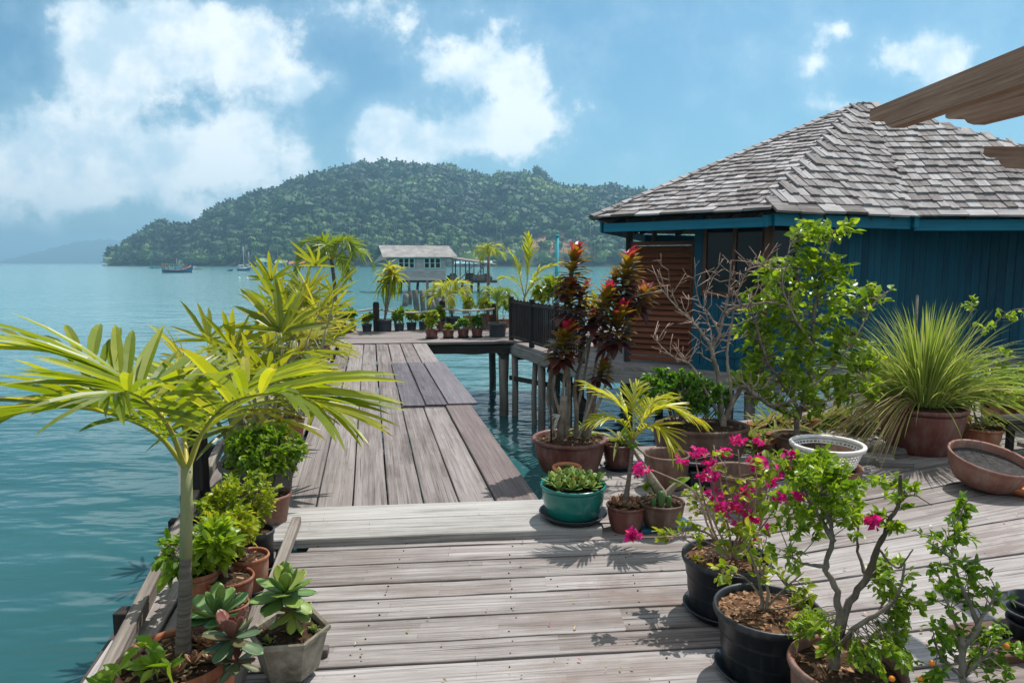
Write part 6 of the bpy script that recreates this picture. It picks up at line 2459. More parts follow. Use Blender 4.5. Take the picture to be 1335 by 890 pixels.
# plants that show above and through the railing
d4_ = potted('potted_palm', 'palm with tall upright yellow green fronds behind the baluster railing', 'potted palm', 684, 432, 415, 26, 20, 'terracotta', 'belly', z0=0, seg=30)
c = d4_['top']
tp = At(684, 388, c.y)
mb = MB()
tube(mb, [c - Z * .02, tp], [.05, .045], 9)
mb.build('trunk', M['greenstem'], d4_['t'])
for cp, ll, ti in (([(684, 388, 0), (688, 360, 0), (690, 335, 0), (688, 308, -.1)], .36, .6), ([(684, 388, 0), (678, 362, 0), (672, 342, .1), (664, 326, .1)], .26, .78),
                   ([(684, 388, 0), (694, 366, 0), (706, 352, -.1), (728, 342, -.2)], .34, .66), ([(684, 388, 0), (692, 374, -.2), (702, 364, -.4), (714, 362, -.6)], .3, .5), ([(684, 388, 0), (678, 372, .2), (664, 362, .4), (652, 362, .6)], .3, .5)):
    frond(d4_['t'], [At(u, v, c.y + dy) for u, v, dy in cp], 20, ll, 1.35, ('palm', 'rachis'), 48, 10, 20, (ti, .1), .25, .014)
# dry yellow spear to its left
d5_ = potted('potted_palm', 'thin grey stemmed palm with a small crown behind the rope post', 'potted palm', 636, 424, 412, 16, 12, 'terracotta', 'flare', z0=.02, seg=24)
c = d5_['top']
tp = At(637, 329, c.y)
mb = MB()
tube(mb, [c - Z * .02, tp], [.05, .035], 9)
mb.build('trunk', M['pile'], d5_['t'])
palm_crown(d5_['t'], tp, 9, .42, .22, ('palm', 'rachis'), 12, -.2, 1.0, 1.3, (.55, .15), .010)
d6_ = potted('potted_shrub', 'broad yellow green leafed shrub behind the baluster railing', 'potted shrub', 716, 440, 424, 26, 20, 'terracotta', 'belly', z0=0)
c = d6_['top']
shrub(d6_['t'], c, At(722, 378, c.y), (.5, .4, .36), 46, 4, .20, 'yellowshrub', 'bark', LANCE, .010, (.35, .2), 6, seed=66, w=1.3)
d7_ = potted('potted_shrub', 'yellow flowering bush behind the railing next to the louvred screen', 'potted shrub', 786, 452, 434, 30, 24, 'terracotta', 'belly', z0=0)
c = d7_['top']
shrub(d7_['t'], c, At(782, 402, c.y), (.40, .35, .30), 60, 4, .09, 'yellowshrub', 'bark', OVATE, .008, (.75, .2), 5, seed=67)
for (u, vb_, w_, lab) in ((697, 437, 22, 'terracotta pot with short shoots seen through the balusters'), (742, 450, 26, 'terracotta pot with a leafy stub at the open end of the railing')):
    d_ = potted('potted_plant', lab, 'potted plant', u, vb_, vb_ - 14, w_, w_ * .8, 'terracotta', 'flare', z0=0, seg=26)
    c = d_['top']
    shrub(d_['t'], c, c + Z * .18, (.22, .2, .18), 26, 3, .09, 'shrub', 'bark', OVATE, .006, (.5, .2), 4, seed=int(u))

# ------------------------------------------------------------------ right group around the walkway's near corner
c1 = potted('potted_cordyline', 'large maroon glazed pot with a tall clump of red and olive cordylines', 'potted plant', 742, 612, 569, 98, 70, 'maroon', 'belly', soil=.90, chips=170, lip=.035)
t, c = c1['t'], c1['top']
Yc = c.y
ST = [  # base u, v; control px; tip; dy; leaf count, length scale, dz
    ((722, 578), (716, 500), (748, 345), .10, 46, 1.0, .26), ((730, 576), (738, 470), (742, 392), .05, 40, .95, .20), ((738, 580), (722, 500), (735, 448), -.06, 46, 1.05, .20),
    ((752, 582), (752, 490), (788, 395), .0, 44, .95, .22), ((760, 580), (782, 480), (818, 352), .16, 46, 1.0, .26), ((764, 578), (790, 500), (806, 424), -.04, 44, 1.0, .20),
    ((758, 576), (790, 470), (834, 392), .12, 34, .85, .14), ((748, 572), (760, 500), (772, 428), .12, 30, .85, .16), ((756, 574), (786, 430), (800, 372), .26, 30, .8, .14), ((740, 572), (742, 440), (758, 388), .2, 26, .75, .14), ((748, 580), (768, 530), (782, 492), -.02, 28, .75, .10)]
for i, (b, m_, tp, dy, nl, sl, dz) in enumerate(ST):
    p0, p1, p2 = At(*b, Yc + dy * .3), At(*m_, Yc + dy * .7), At(*tp, Yc + dy)
    st = MB()
    pts = spline([p0 - Z * .04, p0.lerp(p1, .5) + Vector((random.uniform(-.012, .012), 0, 0)), p1, p2], 18)
    r0 = .019 if i % 3 == 0 else .014
    tube(st, pts, [r0 * (1 - .3 * k / 17) * random.uniform(.93, 1.07) for k in range(18)], 8, 0, random.random())
    so = st.build('stem', M['bark'], t)
    hd = MB()
    ax = (pts[-1] - pts[-3]).normalized()
    tuft_leaves(hd, p2 + ax * .10, int(nl * 1.5), .18 * sl, LANCE, -8, 82, dz * 1.3, 1.35, jt=.10, curve=1.0, axis=ax,
                tjump=([0, .2, .42, .68, .86, 1.0], [.06, .26, .48, .62, .78, 1.0]) if i != 8 else ([0, 1], [.3, .7]))
    hd.build('leaf_head', M['cordy'], t)
st = MB()
p0, p1 = At(731, 568, Yc - .04), At(735, 522, Yc - .04)
tube(st, [p0 - Z * .04, p0.lerp(p1, .5), p1], [.036, .032, .029], 12, 0, .5)
tube(st, [p1 - Z * .02, p1 + Z * .035], [.027, .028], 12, 0, .9)
st.build('sawn_stump', M['bark'], t)
mb = MB()
q = At(735, 540, Yc - .05)
for k in range(8):
    a = k * .9
    tube(mb, bez(q + Vector((-.03, -.03, 0)), q + Vector((-.07 - .03 * math.sin(a), -.05, .02 * math.cos(a))), q + Vector((-.10 + .03 * math.cos(k * 2.1), -.04, -.10 + .02 * k * math.sin(k))), 6), .0035, 5)
tag(mb.build('wire_coil', M['rope']), 'tangle of pale wire tied round the sawn stump in the maroon pot', 'wire')
mb = MB()
q = At(719, 575, Yc - .10)
tube(mb, [q - Z * .05, Vector((q.x - .012, q.y, zat(q.x, q.y, 506)))], .007, 7)
tag(mb.build('plant_stake', M['black']), 'thin black stake in the maroon cordyline pot', 'stake')
mb = MB()
tuft_leaves(mb, At(762, 566, Yc + .1), 12, .20, LANCE, 15, 75, .02, .8, .4, .6)
mb.build('low_leaves', M['shrub'], t)

od = potted('clay_dish', 'small bright orange clay dish with a tiny succulent behind the turquoise bowl', 'dish', 739, 640, 607, 38, 22, 'orange', 'flare', soil=.86, wob=lambda a, z: 1 + .012 * math.cos(a * 14))
mb = MB()
rosette(mb, od['top'] + Z * .01, 12, .03, SPOON, (10, 80), (.3, .6), 1.1)
mb.build('succulent', M['succ'], od['t'])
tb_ = potted('turquoise_bowl', 'glossy turquoise glazed bowl of green succulents on a black saucer', 'planter', 747, 669, 629, 86, 66, 'teal', 'belly', saucer=True, sauc_w=1.30, soil=.84, lip=.016, z0=.048)
c = tb_['top']
mb = MB()
for k in range(22):
    a = k * 2.4
    r = tb_['R'] * .84 * math.sqrt((k + .5) / 22)
    rosette(mb, c + Vector((math.cos(a) * r, math.sin(a) * r, .02 + .035 * (1 - r / tb_['R']))), 11, random.uniform(.055, .075), SPOON, (0, 80), (.35, .65 + .2 * random.random()), 1.15)
mb.build('succulents', M['succ'], tb_['t'])

yp = potted('potted_palm', 'small maroon pot with bright yellow feathery palm beside the turquoise bowl', 'potted palm', 816, 690, 656, 52, 36, 'maroon', 'belly', soil=.92, chips=30)
t, c = yp['t'], yp['top']
mb = MB()
tp = At(826, 570, c.y)
tube(mb, spline([c - Z * .03, c + Z * .06, c.lerp(tp, .5), tp], 14), [.030, .027, .022, .019, .017, .016, .015, .014, .013, .013, .012, .012, .011, .011], 10)
mb.build('trunk', M['palmbark'], t)
mb = MB()
for k in range(14):
    a = k * 2.4
    rosette(mb, c + Vector((math.cos(a), math.sin(a), 0)) * yp['R'] * .8 * (.5 + .5 * random.random()) + Z * .015, 10, .038, SPOON, (5, 80), (.3, .9), 1.2)
mb.build('succulents', M['stone'], t)
for cp, ll, nn_, ti in (([(826, 572, 0), (816, 540, 0), (800, 520, .02), (764, 497, .04)], .17, 22, .62), ([(826, 572, 0), (826, 540, .06), (825, 520, .1), (832, 500, .16)], .15, 16, .55),
                        ([(826, 572, 0), (842, 545, 0), (870, 530, -.05), (918, 548, -.1)], .19, 24, .68), ([(826, 572, 0), (842, 558, -.08), (862, 560, -.16), (884, 596, -.22)], .19, 22, .80),
                        ([(826, 572, 0), (812, 552, -.06), (796, 545, -.10), (772, 548, -.14)], .16, 18, .5), ([(826, 572, 0), (838, 545, .12), (850, 525, .22), (872, 512, .3)], .17, 18, .55)):
    frond(t, [At(u, v, c.y + dy) for u, v, dy in cp], nn_, ll, 1.15, ('brightpalm', 'rachis'), 58, 14, 20, (ti, .15), .22, .006, droopy=.45)

mp_ = potted('potted_plant', 'maroon pot with strap leaved shoots right behind the cordyline pot', 'potted plant', 806, 607, 577, 42, 30, 'maroon', 'belly', saucer=True, chips=20)
mb = MB()
tuft_leaves(mb, mp_['top'] + Z * .03, 12, .24, STRAP, 10, 70, .02, .7, .5, .9)
mb.build('foliage', M['aloe'], mp_['t'])
bb = potted('bonsai_bowl', 'brown clay bowl with a grey swollen trunk and small cactus on a teal tray', 'planter', 862, 684, 652, 60, 40, 'brownclay', 'bowl', soil=.9, chips=30, z0=.03)
t, c = bb['t'], bb['top']
mb = MB()
tube(mb, spline([At(868, 655, c.y), At(846, 618, c.y), At(828, 590, c.y + .02), At(812, 566, c.y + .05)], 12), [.042, .038, .032, .026, .02, .016, .013, .011, .01, .009, .008, .007], 10)
tube(mb, spline([At(866, 650, c.y), At(884, 630, c.y), At(905, 640, c.y - .04)], 8), [.03, .026, .02, .016, .013, .01, .008, .006], 8)
mb.build('trunk', M['bark'], t)
mb = MB()
for (u, v, h_, r_) in ((862, 648, .10, .018), (872, 652, .07, .014), (852, 652, .06, .013)):
    q = At(u, v, c.y - .07)
    lathe(mb, Vector((q.x, q.y, c.z - .01)), [(r_ * .8, 0), (r_, h_ * .3), (r_, h_ * .75), (r_ * .7, h_ * .95), (0, h_)], 14, 0, .1, True, wob=lambda a, z: 1 + .12 * math.cos(a * 7))
mb.build('cactus', M['succ'], t)
mb = MB()
leaves_at(mb, [tuple(At(u, v, c.y)) for u, v in ((812, 566), (820, 580), (905, 640), (895, 625), (846, 640), (838, 632))], rand_dirs(6, .2, 1), .09, LANCE, 4, .6, (.4, .2), w=1.3)
mb.build('foliage', M['shrub'], t)
mb = MB()
q = G(874, 690, 0)
box(mb, q + Vector((-.04, .06, .014)), Vector((.98, .2, 0)), Vector((-.2, .98, 0)), Z, .17, .11, .014, 0, .5, .01)
tag(mb.build('plastic_tray', M['tealtray']), 'teal plastic tray under the brown bonsai bowl', 'tray')

bo = potted('oval_planter', 'big brown basin with a bare branched tree and deep green shrub', 'planter', 912, 602, 553, 126, 92, 'brownclay', 'bowl', soil=.92, chips=120, lip=.03, oy=.7)
t, c = bo['t'], bo['top']
Yd = c.y


def A_(u, v, dy=0.0, Y=None):
    return At(u, v, (Y or Yd) + dy)


limbs = [([A_(943, 556), A_(939, 521), A_(937, 493), A_(929, 458, -.03), A_(937, 437), A_(944, 409, .03), A_(950, 385, .05), A_(953, 340, .05)], .029, .005),
         ([A_(929, 458, -.03), A_(922, 444, -.05), A_(904, 420, -.1), A_(884, 402, -.12), A_(863, 378, -.15)], .016, .004),
         ([A_(884, 402, -.12), A_(874, 375, -.1), A_(871, 350, -.1)], .007, .002),
         ([A_(937, 540), A_(905, 482, -.1), A_(894, 472, -.12), A_(873, 462, -.15), A_(849, 437, -.2)], .014, .003),
         ([A_(944, 409, .03), A_(960, 400, .02), A_(974, 397, 0), A_(1009, 395, -.05), A_(1040, 405, -.1)], .018, .006),
         ([A_(948, 545, .02), A_(953, 510, .04), A_(948, 465, .06), A_(953, 427, .08), A_(962, 380, .1), A_(985, 335, .12)], .019, .003),
         ([A_(945, 545, .02), A_(968, 505, 0), A_(985, 515, -.05), A_(1009, 528, -.1), A_(1040, 520, -.15)], .024, .010),
         ([A_(939, 437), A_(925, 410, .05), A_(912, 395, .1), A_(905, 360, .12)], .010, .003),
         ([A_(950, 385, .05), A_(965, 365, 0), A_(985, 345, -.05), A_(1000, 350, -.1)], .009, .002),
         ([A_(929, 458, -.03), A_(926, 430, .05), A_(918, 395, .1), A_(925, 360, .14)], .009, .002)]
br = MB()
g = np.random.default_rng(5)
allp = []
for pts, r0, r1 in limbs:
    n = 8 * len(pts)
    pp = spline(pts, n)
    rr = [r0 + (r1 - r0) * (i / (n - 1)) ** .7 for i in range(n)]
    pp = [q + Vector(g.normal(0, r * .22, 3)) for q, r in zip(pp, rr)]
    tube(br, pp, rr, 10, 0, g.uniform(), True, True, .08)
    allp += list(zip(pp, rr))[n // 3:]
br.build('trunk', M['bark'], t)
br = MB()
for k in range(150):
    q, r = allp[g.integers(len(allp))]
    if r > .02:
        continue
    d = Vector(tuple(rand_dirs(1, -.2, 1, g)[0]))
    l_ = g.uniform(.08, .26)
    p2 = q + d * l_ * .5 + Vector(g.normal(0, .015, 3))
    p3 = p2 + (d + Vector(g.normal(0, .35, 3)) + Z * .3).normalized() * l_ * .5
    tube(br, [q, p2, p3], [min(r, .005), .0035, .0018], 5, 0, g.uniform())
    for j in range(g.integers(0, 3)):
        d2 = (d + Vector(g.normal(0, .6, 3))).normalized()
        tube(br, [p2.lerp(p3, j * .4), p2.lerp(p3, j * .4) + d2 * l_ * .35], [.003, .0015], 4, 0, g.uniform())
br.build('bare_twigs', M['paletwig'], t)
shrub(t, c + Vector((-.18, .05, 0)), A_(886, 512, .02), (.34, .26, .22), 170, 5, .05, 'deepshrub', 'bark', OVATE, .007, (.55, .25), 9, seed=21, names=('shrub_stems', 'foliage'))
shrub(t, c + Vector((.02, .05, 0)), A_(925, 520, .1), (.26, .2, .16), 60, 5, .05, 'deepshrub', 'bark', OVATE, .006, (.5, .25), 5, seed=22, names=('shrub_stems', 'foliage'))

# black trays and dark pots between
mb = MB()
q = G(918, 628, 0)
box(mb, q + Vector((0, .02, .13)), Vector((.98, -.2, 0)), Vector((.2, .96, -.2)).normalized(), Vector((.02, .2, .96)).normalized(), .20, .13, .016, 0, .4, .008)
box(mb, q + Vector((0.02, .02, .055)), Vector((.98, .1, 0)).normalized(), Vector((-.1, .98, 0)).normalized(), Z, .17, .12, .055, 0, .4, .01)
tag(mb.build('plastic_tray', M['greytray']), 'black plastic trays stacked below the brown basin', 'tray')
pb = potted('empty_pot', 'empty dark brown clay pot in the shade behind the bougainvillea', 'pot', 962, 660, 612, 78, 56, 'brownclay', 'belly', empty=True)
pb2 = potted('empty_pot', 'low dark clay basin in shadow under the basin rim', 'pot', 868, 634, 590, 60, 44, 'brownclay', 'bowl', empty=True)

# strap-leaved row along the deck's far edge
g = np.random.default_rng(31)
ALO = [(985, 560), (1002, 556), (1020, 556), (1038, 552), (1056, 553), (1074, 549), (1092, 550), (1108, 552), (1012, 574), (1034, 572), (995, 585), (1122, 560), (978, 575), (1140, 556)]
for i, (u, v) in enumerate(ALO):
    b = G(u, v + 6, 0)
    t = thing('aloe_plant', 'spiky strap leaved plant in the row along the far edge of the deck', 'plant', b, 'strap leaved plants along the far deck edge')
    mb = MB()
    tuft_leaves(mb, b + Z * .05, int(g.integers(14, 22)), g.uniform(.24, .36), LANCE if i % 3 else STRAP, 12, 82, .04, .42 if i % 3 else .6, .30, .75, .2, 0, 1.1)
    mb.build('foliage', M['aloe'], t)
    mb = MB()
    lathe(mb, b, [(0, 0), (.075, 0), (.095, .10), (.10, .105), (.085, .105), (.08, .07), (0, .075)], 20, 0, .5)
    mb.build('pot', M['black' if i % 2 else 'terracotta'], t)

# lime tree
lt = potted('lime_tree', 'leafy lime tree with bright green leaves standing behind the white basket', 'tree', 1036, 592, 566, 60, 44, 'brownclay', 'belly', soil=.85)
t, c = lt['t'], lt['top']
Yd = c.y
limbs = [([c - Z * .03, A_(1040, 545), A_(1050, 510, .02), A_(1058, 460, .05), A_(1062, 410, .08), A_(1070, 360, .08), A_(1085, 305, .05)], .026, .006),
         ([A_(1042, 535), A_(1020, 500, -.05), A_(1000, 470, -.08), A_(985, 420, -.1), A_(975, 390, -.1)], .014, .004),
         ([A_(1050, 510), A_(1085, 480, -.05), A_(1115, 440, -.08), A_(1140, 395, -.08), A_(1158, 380, -.08)], .013, .004),
         ([A_(1058, 450), A_(1035, 410, -.1), A_(1020, 370, -.12), A_(1030, 320, -.12)], .011, .003),
         ([A_(1045, 535), A_(1085, 520, -.08), A_(1110, 512, -.1), A_(1125, 498, -.12)], .012, .004),
         ([A_(1040, 545), A_(1005, 530, -.1), A_(975, 510, -.15)], .012, .004)]
k = mpp(c)
BL = [(1050, 405, 46, 40, 46), (1062, 300, 26, 16, 13), (1090, 303, 20, 16, 10), (1040, 345, 30, 22, 22), (1085, 350, 30, 26, 22), (1118, 392, 36, 24, 24), (1000, 400, 34, 30, 28), (985, 440, 30, 30, 24),
      (1025, 455, 46, 36, 44), (1075, 450, 44, 36, 40), (1015, 500, 44, 30, 36), (1068, 505, 46, 26, 36), (1112, 455, 34, 30, 24), (980, 490, 26, 26, 16), (1115, 500, 24, 20, 14), (1145, 380, 16, 10, 6), (1000, 355, 22, 18, 10), (1040, 530, 40, 16, 20)]
bonsai(t, limbs, [(A_(u, v, rng.normal(0, .07)), (ru * k, .24, rv * k), int(n * 1.25)) for u, v, ru, rv, n in BL], .084, 'lime', 'bark', OVATE, (.48, .24), 2, .0035, seed=41, along=4, spread=.75, w=1.05)

# white basket on a brown pot
un = potted('upturned_stand', 'brown clay bowl standing under the white basket', 'pot', 1082, 632, 606, 78, 54, 'rimclay', 'bowl', empty=True)
zb = un['h']
bk0 = Vector((un['p'].x - .03, un['p'].y + .01, zb + .001))
hB = zat(bk0.x, bk0.y, 577) - zb
kB = mpp(bk0 + Z * hB)
RrB, RbB = 44.5 * kB, 34 * kB
bk = thing('plastic_basket', 'round white plastic basket with a lattice side half filled with soil', 'basket', bk0)
mb = MB()
seg, rows = 48, 7
lip = .012
lathe(mb, bk0, [(0, 0), (RbB, 0), (RbB + .002, .012), (RbB - .008, .012), (0, .010)], seg)
lathe(mb, bk0, [(RrB - .012, hB - .03), (RrB + .008, hB - .032), (RrB + .012, hB - .008), (RrB + .004, hB), (RrB - .014, hB - .002), (RrB - .018, hB - .03), (RrB - .012, hB - .03)], seg)
for i in range(seg):
    a = 2 * math.pi * i / seg
    q0 = bk0 + Vector((math.cos(a) * RbB, math.sin(a) * RbB, .01))
    q1 = bk0 + Vector((math.cos(a) * (RrB - .008), math.sin(a) * (RrB - .008), hB - .03))
    beam(mb, q0, q1, .008, .006, up=(math.cos(a), math.sin(a), 0), bev=.001)
for r in range(1, rows):
    f = r / rows
    rr = RbB + (RrB - .008 - RbB) * f
    lathe(mb, bk0, [(rr - .003, hB * f * .9 - .004), (rr + .004, hB * f * .9 - .004), (rr + .004, hB * f * .9 + .004), (rr - .003, hB * f * .9 + .004), (rr - .003, hB * f * .9 - .004)], seg)
mb.build('basket_shell', M['white'], bk)
mb = MB()
lathe(mb, bk0, [(RbB * 1.02, hB * .68), (RbB * .6, hB * .74), (0, hB * .77)], 30, 0, .5, False)
mb.build('soil', M['soil'], bk)

# lemongrass
lg = potted('potted_lemongrass', 'large maroon glazed pot overflowing with tall lemongrass and dry blades', 'potted grass', 1198, 586, 527, 106, 72, 'maroon', 'belly', soil=.93, lip=.035)
t, c = lg['t'], lg['top']
TH_BL = leaf_t(.030, .3, 1.0, ((0, .6), (.12, .9), (.25, 1), (.4, 1), (.55, .9), (.7, .75), (.85, .45), (1, 0)))
gr = MB()
n = 950
g = np.random.default_rng(8)
a = g.uniform(0, 6.283, n)
front = np.clip(np.cos((a - 4.9) * .85), 0, 1) ** .6          # towards the viewer and right the pot stays clear
el = np.radians(np.clip(g.normal(56, 21, n) + front * 24, 8, 88))
a = a + g.normal(0, .3, n)
d = np.stack([np.cos(a) * np.cos(el), np.sin(a) * np.cos(el), np.sin(el)], 1)
rr = np.sqrt(g.uniform(0, 1, n)) * .16
pos = np.stack([c.x + np.cos(a) * rr, c.y + np.sin(a) * rr, np.full(n, c.z + .02)], 1)
ln_ = g.uniform(.5, 1.2, n) * (.82 + .2 * np.sin(el))
bend = np.clip(1.30 - el * .72, .12, 1.3) * g.uniform(.3, 1.5, n) * (1 - .6 * front)
gr.inst(TH_BL, pos, frames(d), np.stack([ln_ * .33, ln_, ln_ * bend], 1), 0, np.clip(g.normal(.36, .2, n), 0, .78))
n2 = 170
a = g.uniform(-.7, .9, n2)
el = np.radians(g.normal(48, 14, n2))
d = np.stack([np.cos(a) * np.cos(el), np.sin(a) * np.cos(el), np.sin(el)], 1)
pos2 = np.stack([c.x + g.normal(.05, .08, n2), c.y + g.normal(0, .08, n2), np.full(n2, c.z + .02)], 1)
l2 = g.uniform(.6, 1.15, n2)
gr.inst(TH_BL, pos2, frames(d), np.stack([l2 * .30, l2, l2 * g.uniform(.5, 1.3, n2)], 1), 0, np.clip(g.normal(.40, .22, n2), 0, .85))
gr.build('green_blades', M['grass'], t)
gr = MB()
n = 150
a = g.uniform(2.3, 3.95, n)
el = np.radians(g.normal(38, 16, n))
d = np.stack([np.cos(a) * np.cos(el), np.sin(a) * np.cos(el), np.sin(el)], 1)
rr = np.sqrt(g.uniform(.2, 1, n)) * .2
pos = np.stack([c.x + np.cos(a) * rr, c.y + np.sin(a) * rr, np.full(n, c.z + .03)], 1)
ln_ = g.uniform(.35, .72, n)
gr.inst(TH_BL, pos, frames(d), np.stack([ln_ * .5, ln_, ln_ * g.uniform(1.1, 1.9, n)], 1), 0, np.clip(g.normal(.88, .12, n), 0, 1))
gr.build('dry_blades', M['grass'], t)
for (u0, v0, u1, v1) in ((1193, 470, 1196, 385), (1222, 490, 1240, 418)):
    mb = MB()
    a_, b_ = At(u0, v0, c.y - .02), At(u1, v1, c.y - .05)
    tube(mb, [a_ - (b_ - a_) * .4, a_, b_], [.010, .010, .009], 8)
    tag(mb.build('plant_stake', M['bark']), 'thin wooden stake in the lemongrass pot topped by an orange leaf' if u0 > 1200 else 'thin dark stick standing left in the lemongrass pot', 'stake')
# scraps of timber beside it
mb = MB()
q = G(1142, 598, .03)
beam(mb, q + Vector((-.30, .12, 0)), q + Vector((.12, -.04, 0)), .14, .06, 0, .6)
beam(mb, q + Vector((-.05, -.10, -.008)), q + Vector((.22, -.12, -.008)), .09, .05, 0, .2)
beam(mb, q + Vector((.10, .22, .0)), q + Vector((.62, .34, .0)), .12, .05, 0, .4)
tag(mb.build('timber_scrap', M['greybeam']), 'grey timber offcuts lying at the foot of the lemongrass pot', 'timber')

# empty terracotta bowl, orange dish, small pots and stand at the right edge
eb_ = potted('clay_bowl', 'wide terracotta bowl with a dark interior tilted on the open deck', 'bowl', 1280, 635, 599, 98, 62, 'rimclay', 'bowl', lip=.020, soil=.70, soilmat='greysoil', mound=-.03)
ORG_ = eb_['p']
eb_['t'].rotation_euler = (R(13), R(5), 0)
eb_['t'].location.z += .042
mb = MB()
q = G(1343, 640, .0)
lathe(mb, q, [(0, 0), (.20, 0), (.26, .05), (.27, .07), (.25, .07), (.19, .02), (0, .018)], 40)
tag(mb.build('clay_saucer', M['orange']), 'bright orange clay saucer behind the empty terracotta bowl at the frame edge', 'saucer')
tp_ = potted('potted_plant', 'terracotta pot with weeds and a thin arching sprig right of the lemongrass', 'potted plant', 1276, 582, 556, 52, 38, 'terracotta', 'belly', saucer=True, soil=.9, chips=40)
t, c = tp_['t'], tp_['top']
mb = MB()
tuft_leaves(mb, c + Vector((.06, 0, .02)), 10, .2, LANCE, 20, 80, .02, .5, .3, .6)
tuft_leaves(mb, c + Vector((-.10, -.02, .02)), 12, .16, STRAP, 0, 60, .02, .4, .7, 1.0)
mb.build('foliage', M['aloe'], t)
Yd = c.y
limbs = [([c + Vector((.0, .05, -.02)), A_(1268, 510, .1), A_(1262, 450, .15), A_(1268, 405, .15)], .008, .002), ([A_(1262, 455, .15), A_(1290, 428, .1), A_(1318, 405, .05), A_(1345, 402, 0)], .006, .002),
         ([c, A_(1285, 500), A_(1300, 470), A_(1312, 455)], .006, .002), ([c, A_(1255, 500, -.05), A_(1245, 470, -.05)], .006, .002)]
k = mpp(c)
bonsai(t, limbs, [(A_(1270, 398, .15), (10 * k, .08, 10 * k), 7), (A_(1320, 410, .05), (22 * k, .08, 8 * k), 10), (A_(1285, 425, .1), (12 * k, .08, 10 * k), 6), (A_(1275, 480, .05), (26 * k, .12, 18 * k), 18), (A_(1302, 470), (22 * k, .12, 22 * k), 14), (A_(1250, 485), (20 * k, .12, 22 * k), 14)], .055, 'shrub', 'bark', OVATE, (.7, .2), 2, .002, seed=51)
for i, (u, vb_, vr, w_, mat, cu, cv, ru, rv, lf, lab) in enumerate((
        (1318, 552, 528, 52, 'terracotta', 1312, 505, 30, 20, 'deepshrub', 'terracotta pot with a dense deep green herb near the right frame edge'),
        (1352, 562, 534, 50, 'terracotta', 1340, 520, 24, 18, 'shrub', 'terracotta pot with light green leaves cut by the right frame edge'),
        (1246, 558, 540, 36, 'orange', 1240, 520, 24, 16, 'shrub', 'small orange clay pot tucked behind the lemongrass'),
        (1296, 545, 530, 34, 'orange', 1292, 520, 16, 14, 'shrub', 'small orange pot between the weedy pot and the deep green herb'))):
    d_ = potted('potted_herb', lab, 'potted plant', u, vb_, vr, w_, w_ * .75, mat, 'belly', chips=10)
    k = mpp(d_['top'])
    shrub(d_['t'], d_['top'], At(cu, cv, d_['p'].y), (ru * k, ru * k, rv * k), 70, 5, .055, lf, 'greenstem', OVATE, .005, (.6, .25), 6, seed=60 + i)
sd = thing('step_stand', 'dark weathered wooden step stand at the right edge of the deck', 'stand', G(1345, 585, 0))
q = G(1345, 590, 0)
ex_ = Vector((.97, .22, 0)).normalized()
ey_ = Vector((-ex_.y, ex_.x, 0))
mb = MB()
for (x, y) in ((-.16, -.14), (.34, -.14), (-.10, .12), (.34, .12)):
    zt_ = .25 if y > 0 else .09
    b_ = q + ex_ * x + ey_ * y
    beam(mb, b_, b_ + Z * zt_, .05, .05, 0, .4, up=(0, 1, 0))
mb.build('leg', M['darkwood'], sd)
for (y0, y1, z_) in ((-.24, -.06, .11), (.02, .22, .27)):
    mb = MB()
    box(mb, q + ex_ * .1 + ey_ * ((y0 + y1) / 2) + Z * z_, ex_, ey_, Z, .34, (y1 - y0) / 2, .018, 0, .4)
    beam(mb, q + ex_ * -.24 + ey_ * (y0 + .02) + Z * (z_ - .05), q + ex_ * .44 + ey_ * (y0 + .02) + Z * (z_ - .05), .03, .05, 0, .3)
    mb.build('step_board', M['pile'] if z_ < .2 else M['blackwood'], sd)
lv = thing('low_planter', 'low shaded planting of dark leaves under the blue wall', 'plant', G(1340, 535, 0) + Vector((.4, .6, 0)))
q = Vector(lv.location)
mb = MB()
box(mb, q + Z * .07, ex_, ey_, Z, .6, .15, .07, 0, .4)
mb.build('trough', M['blackwood'], lv)
shrub(lv, q + Z * .14, q + Z * .26, (.6, .2, .16), 90, 5, .06, 'deepshrub', 'greenstem', OVATE, .005, (.4, .25), 10, seed=71)

# ------------------------------------------------------------------ foreground right: bougainvilleas and bonsai
b1 = potted('potted_bougainvillea', 'magenta flowering bougainvillea in the rear of two black pots', 'potted shrub', 944, 791, 722, 112, 86, 'black', 'ribbed', saucer=True, sauc_w=1.18, soil=.86, chips=240, soilmat='chips', lip=.014)
t, c = b1['t'], b1['top']
Yd = c.y
T1 = [((958, 742), (930, 700), (900, 690), (872, 705), .0), ((955, 740), (925, 690), (905, 640), (850, 612), .05), ((957, 742), (930, 690), (915, 640), (905, 588), .1), ((960, 742), (950, 690), (940, 630), (930, 580), .12),
      ((962, 742), (962, 690), (965, 630), (962, 585), .05), ((964, 742), (980, 690), (985, 640), (988, 590), .1), ((964, 742), (985, 700), (1000, 650), (1006, 612), .0), ((960, 742), (935, 715), (905, 700), (828, 700), -.08),
      ((960, 742), (972, 700), (990, 690), (1012, 660), -.06), ((958, 742), (945, 710), (920, 660), (895, 650), -.05), ((960, 742), (970, 680), (950, 640), (945, 600), -.05), ((955, 742), (935, 720), (910, 712), (888, 700), -.1)]
limbs = [([c - Z * .02 + Vector((.03, 0, 0))] + [A_(u, v, dy * (i + 1) / 3) for i, (u, v) in enumerate(tt_[1:4])], .008, .0022) for tt_ in T1 for dy in (tt_[4],)]
k = mpp(c)
BLO = [(872, 703, 16, 10, 12), (905, 690, 22, 16, 16), (930, 665, 26, 20, 14), (950, 700, 26, 20, 18), (985, 690, 22, 20, 14), (900, 640, 20, 18, 10), (985, 640, 22, 26, 12), (940, 610, 26, 22, 12), (1000, 610, 14, 20, 8), (920, 735, 24, 10, 10), (960, 660, 26, 20, 10)]
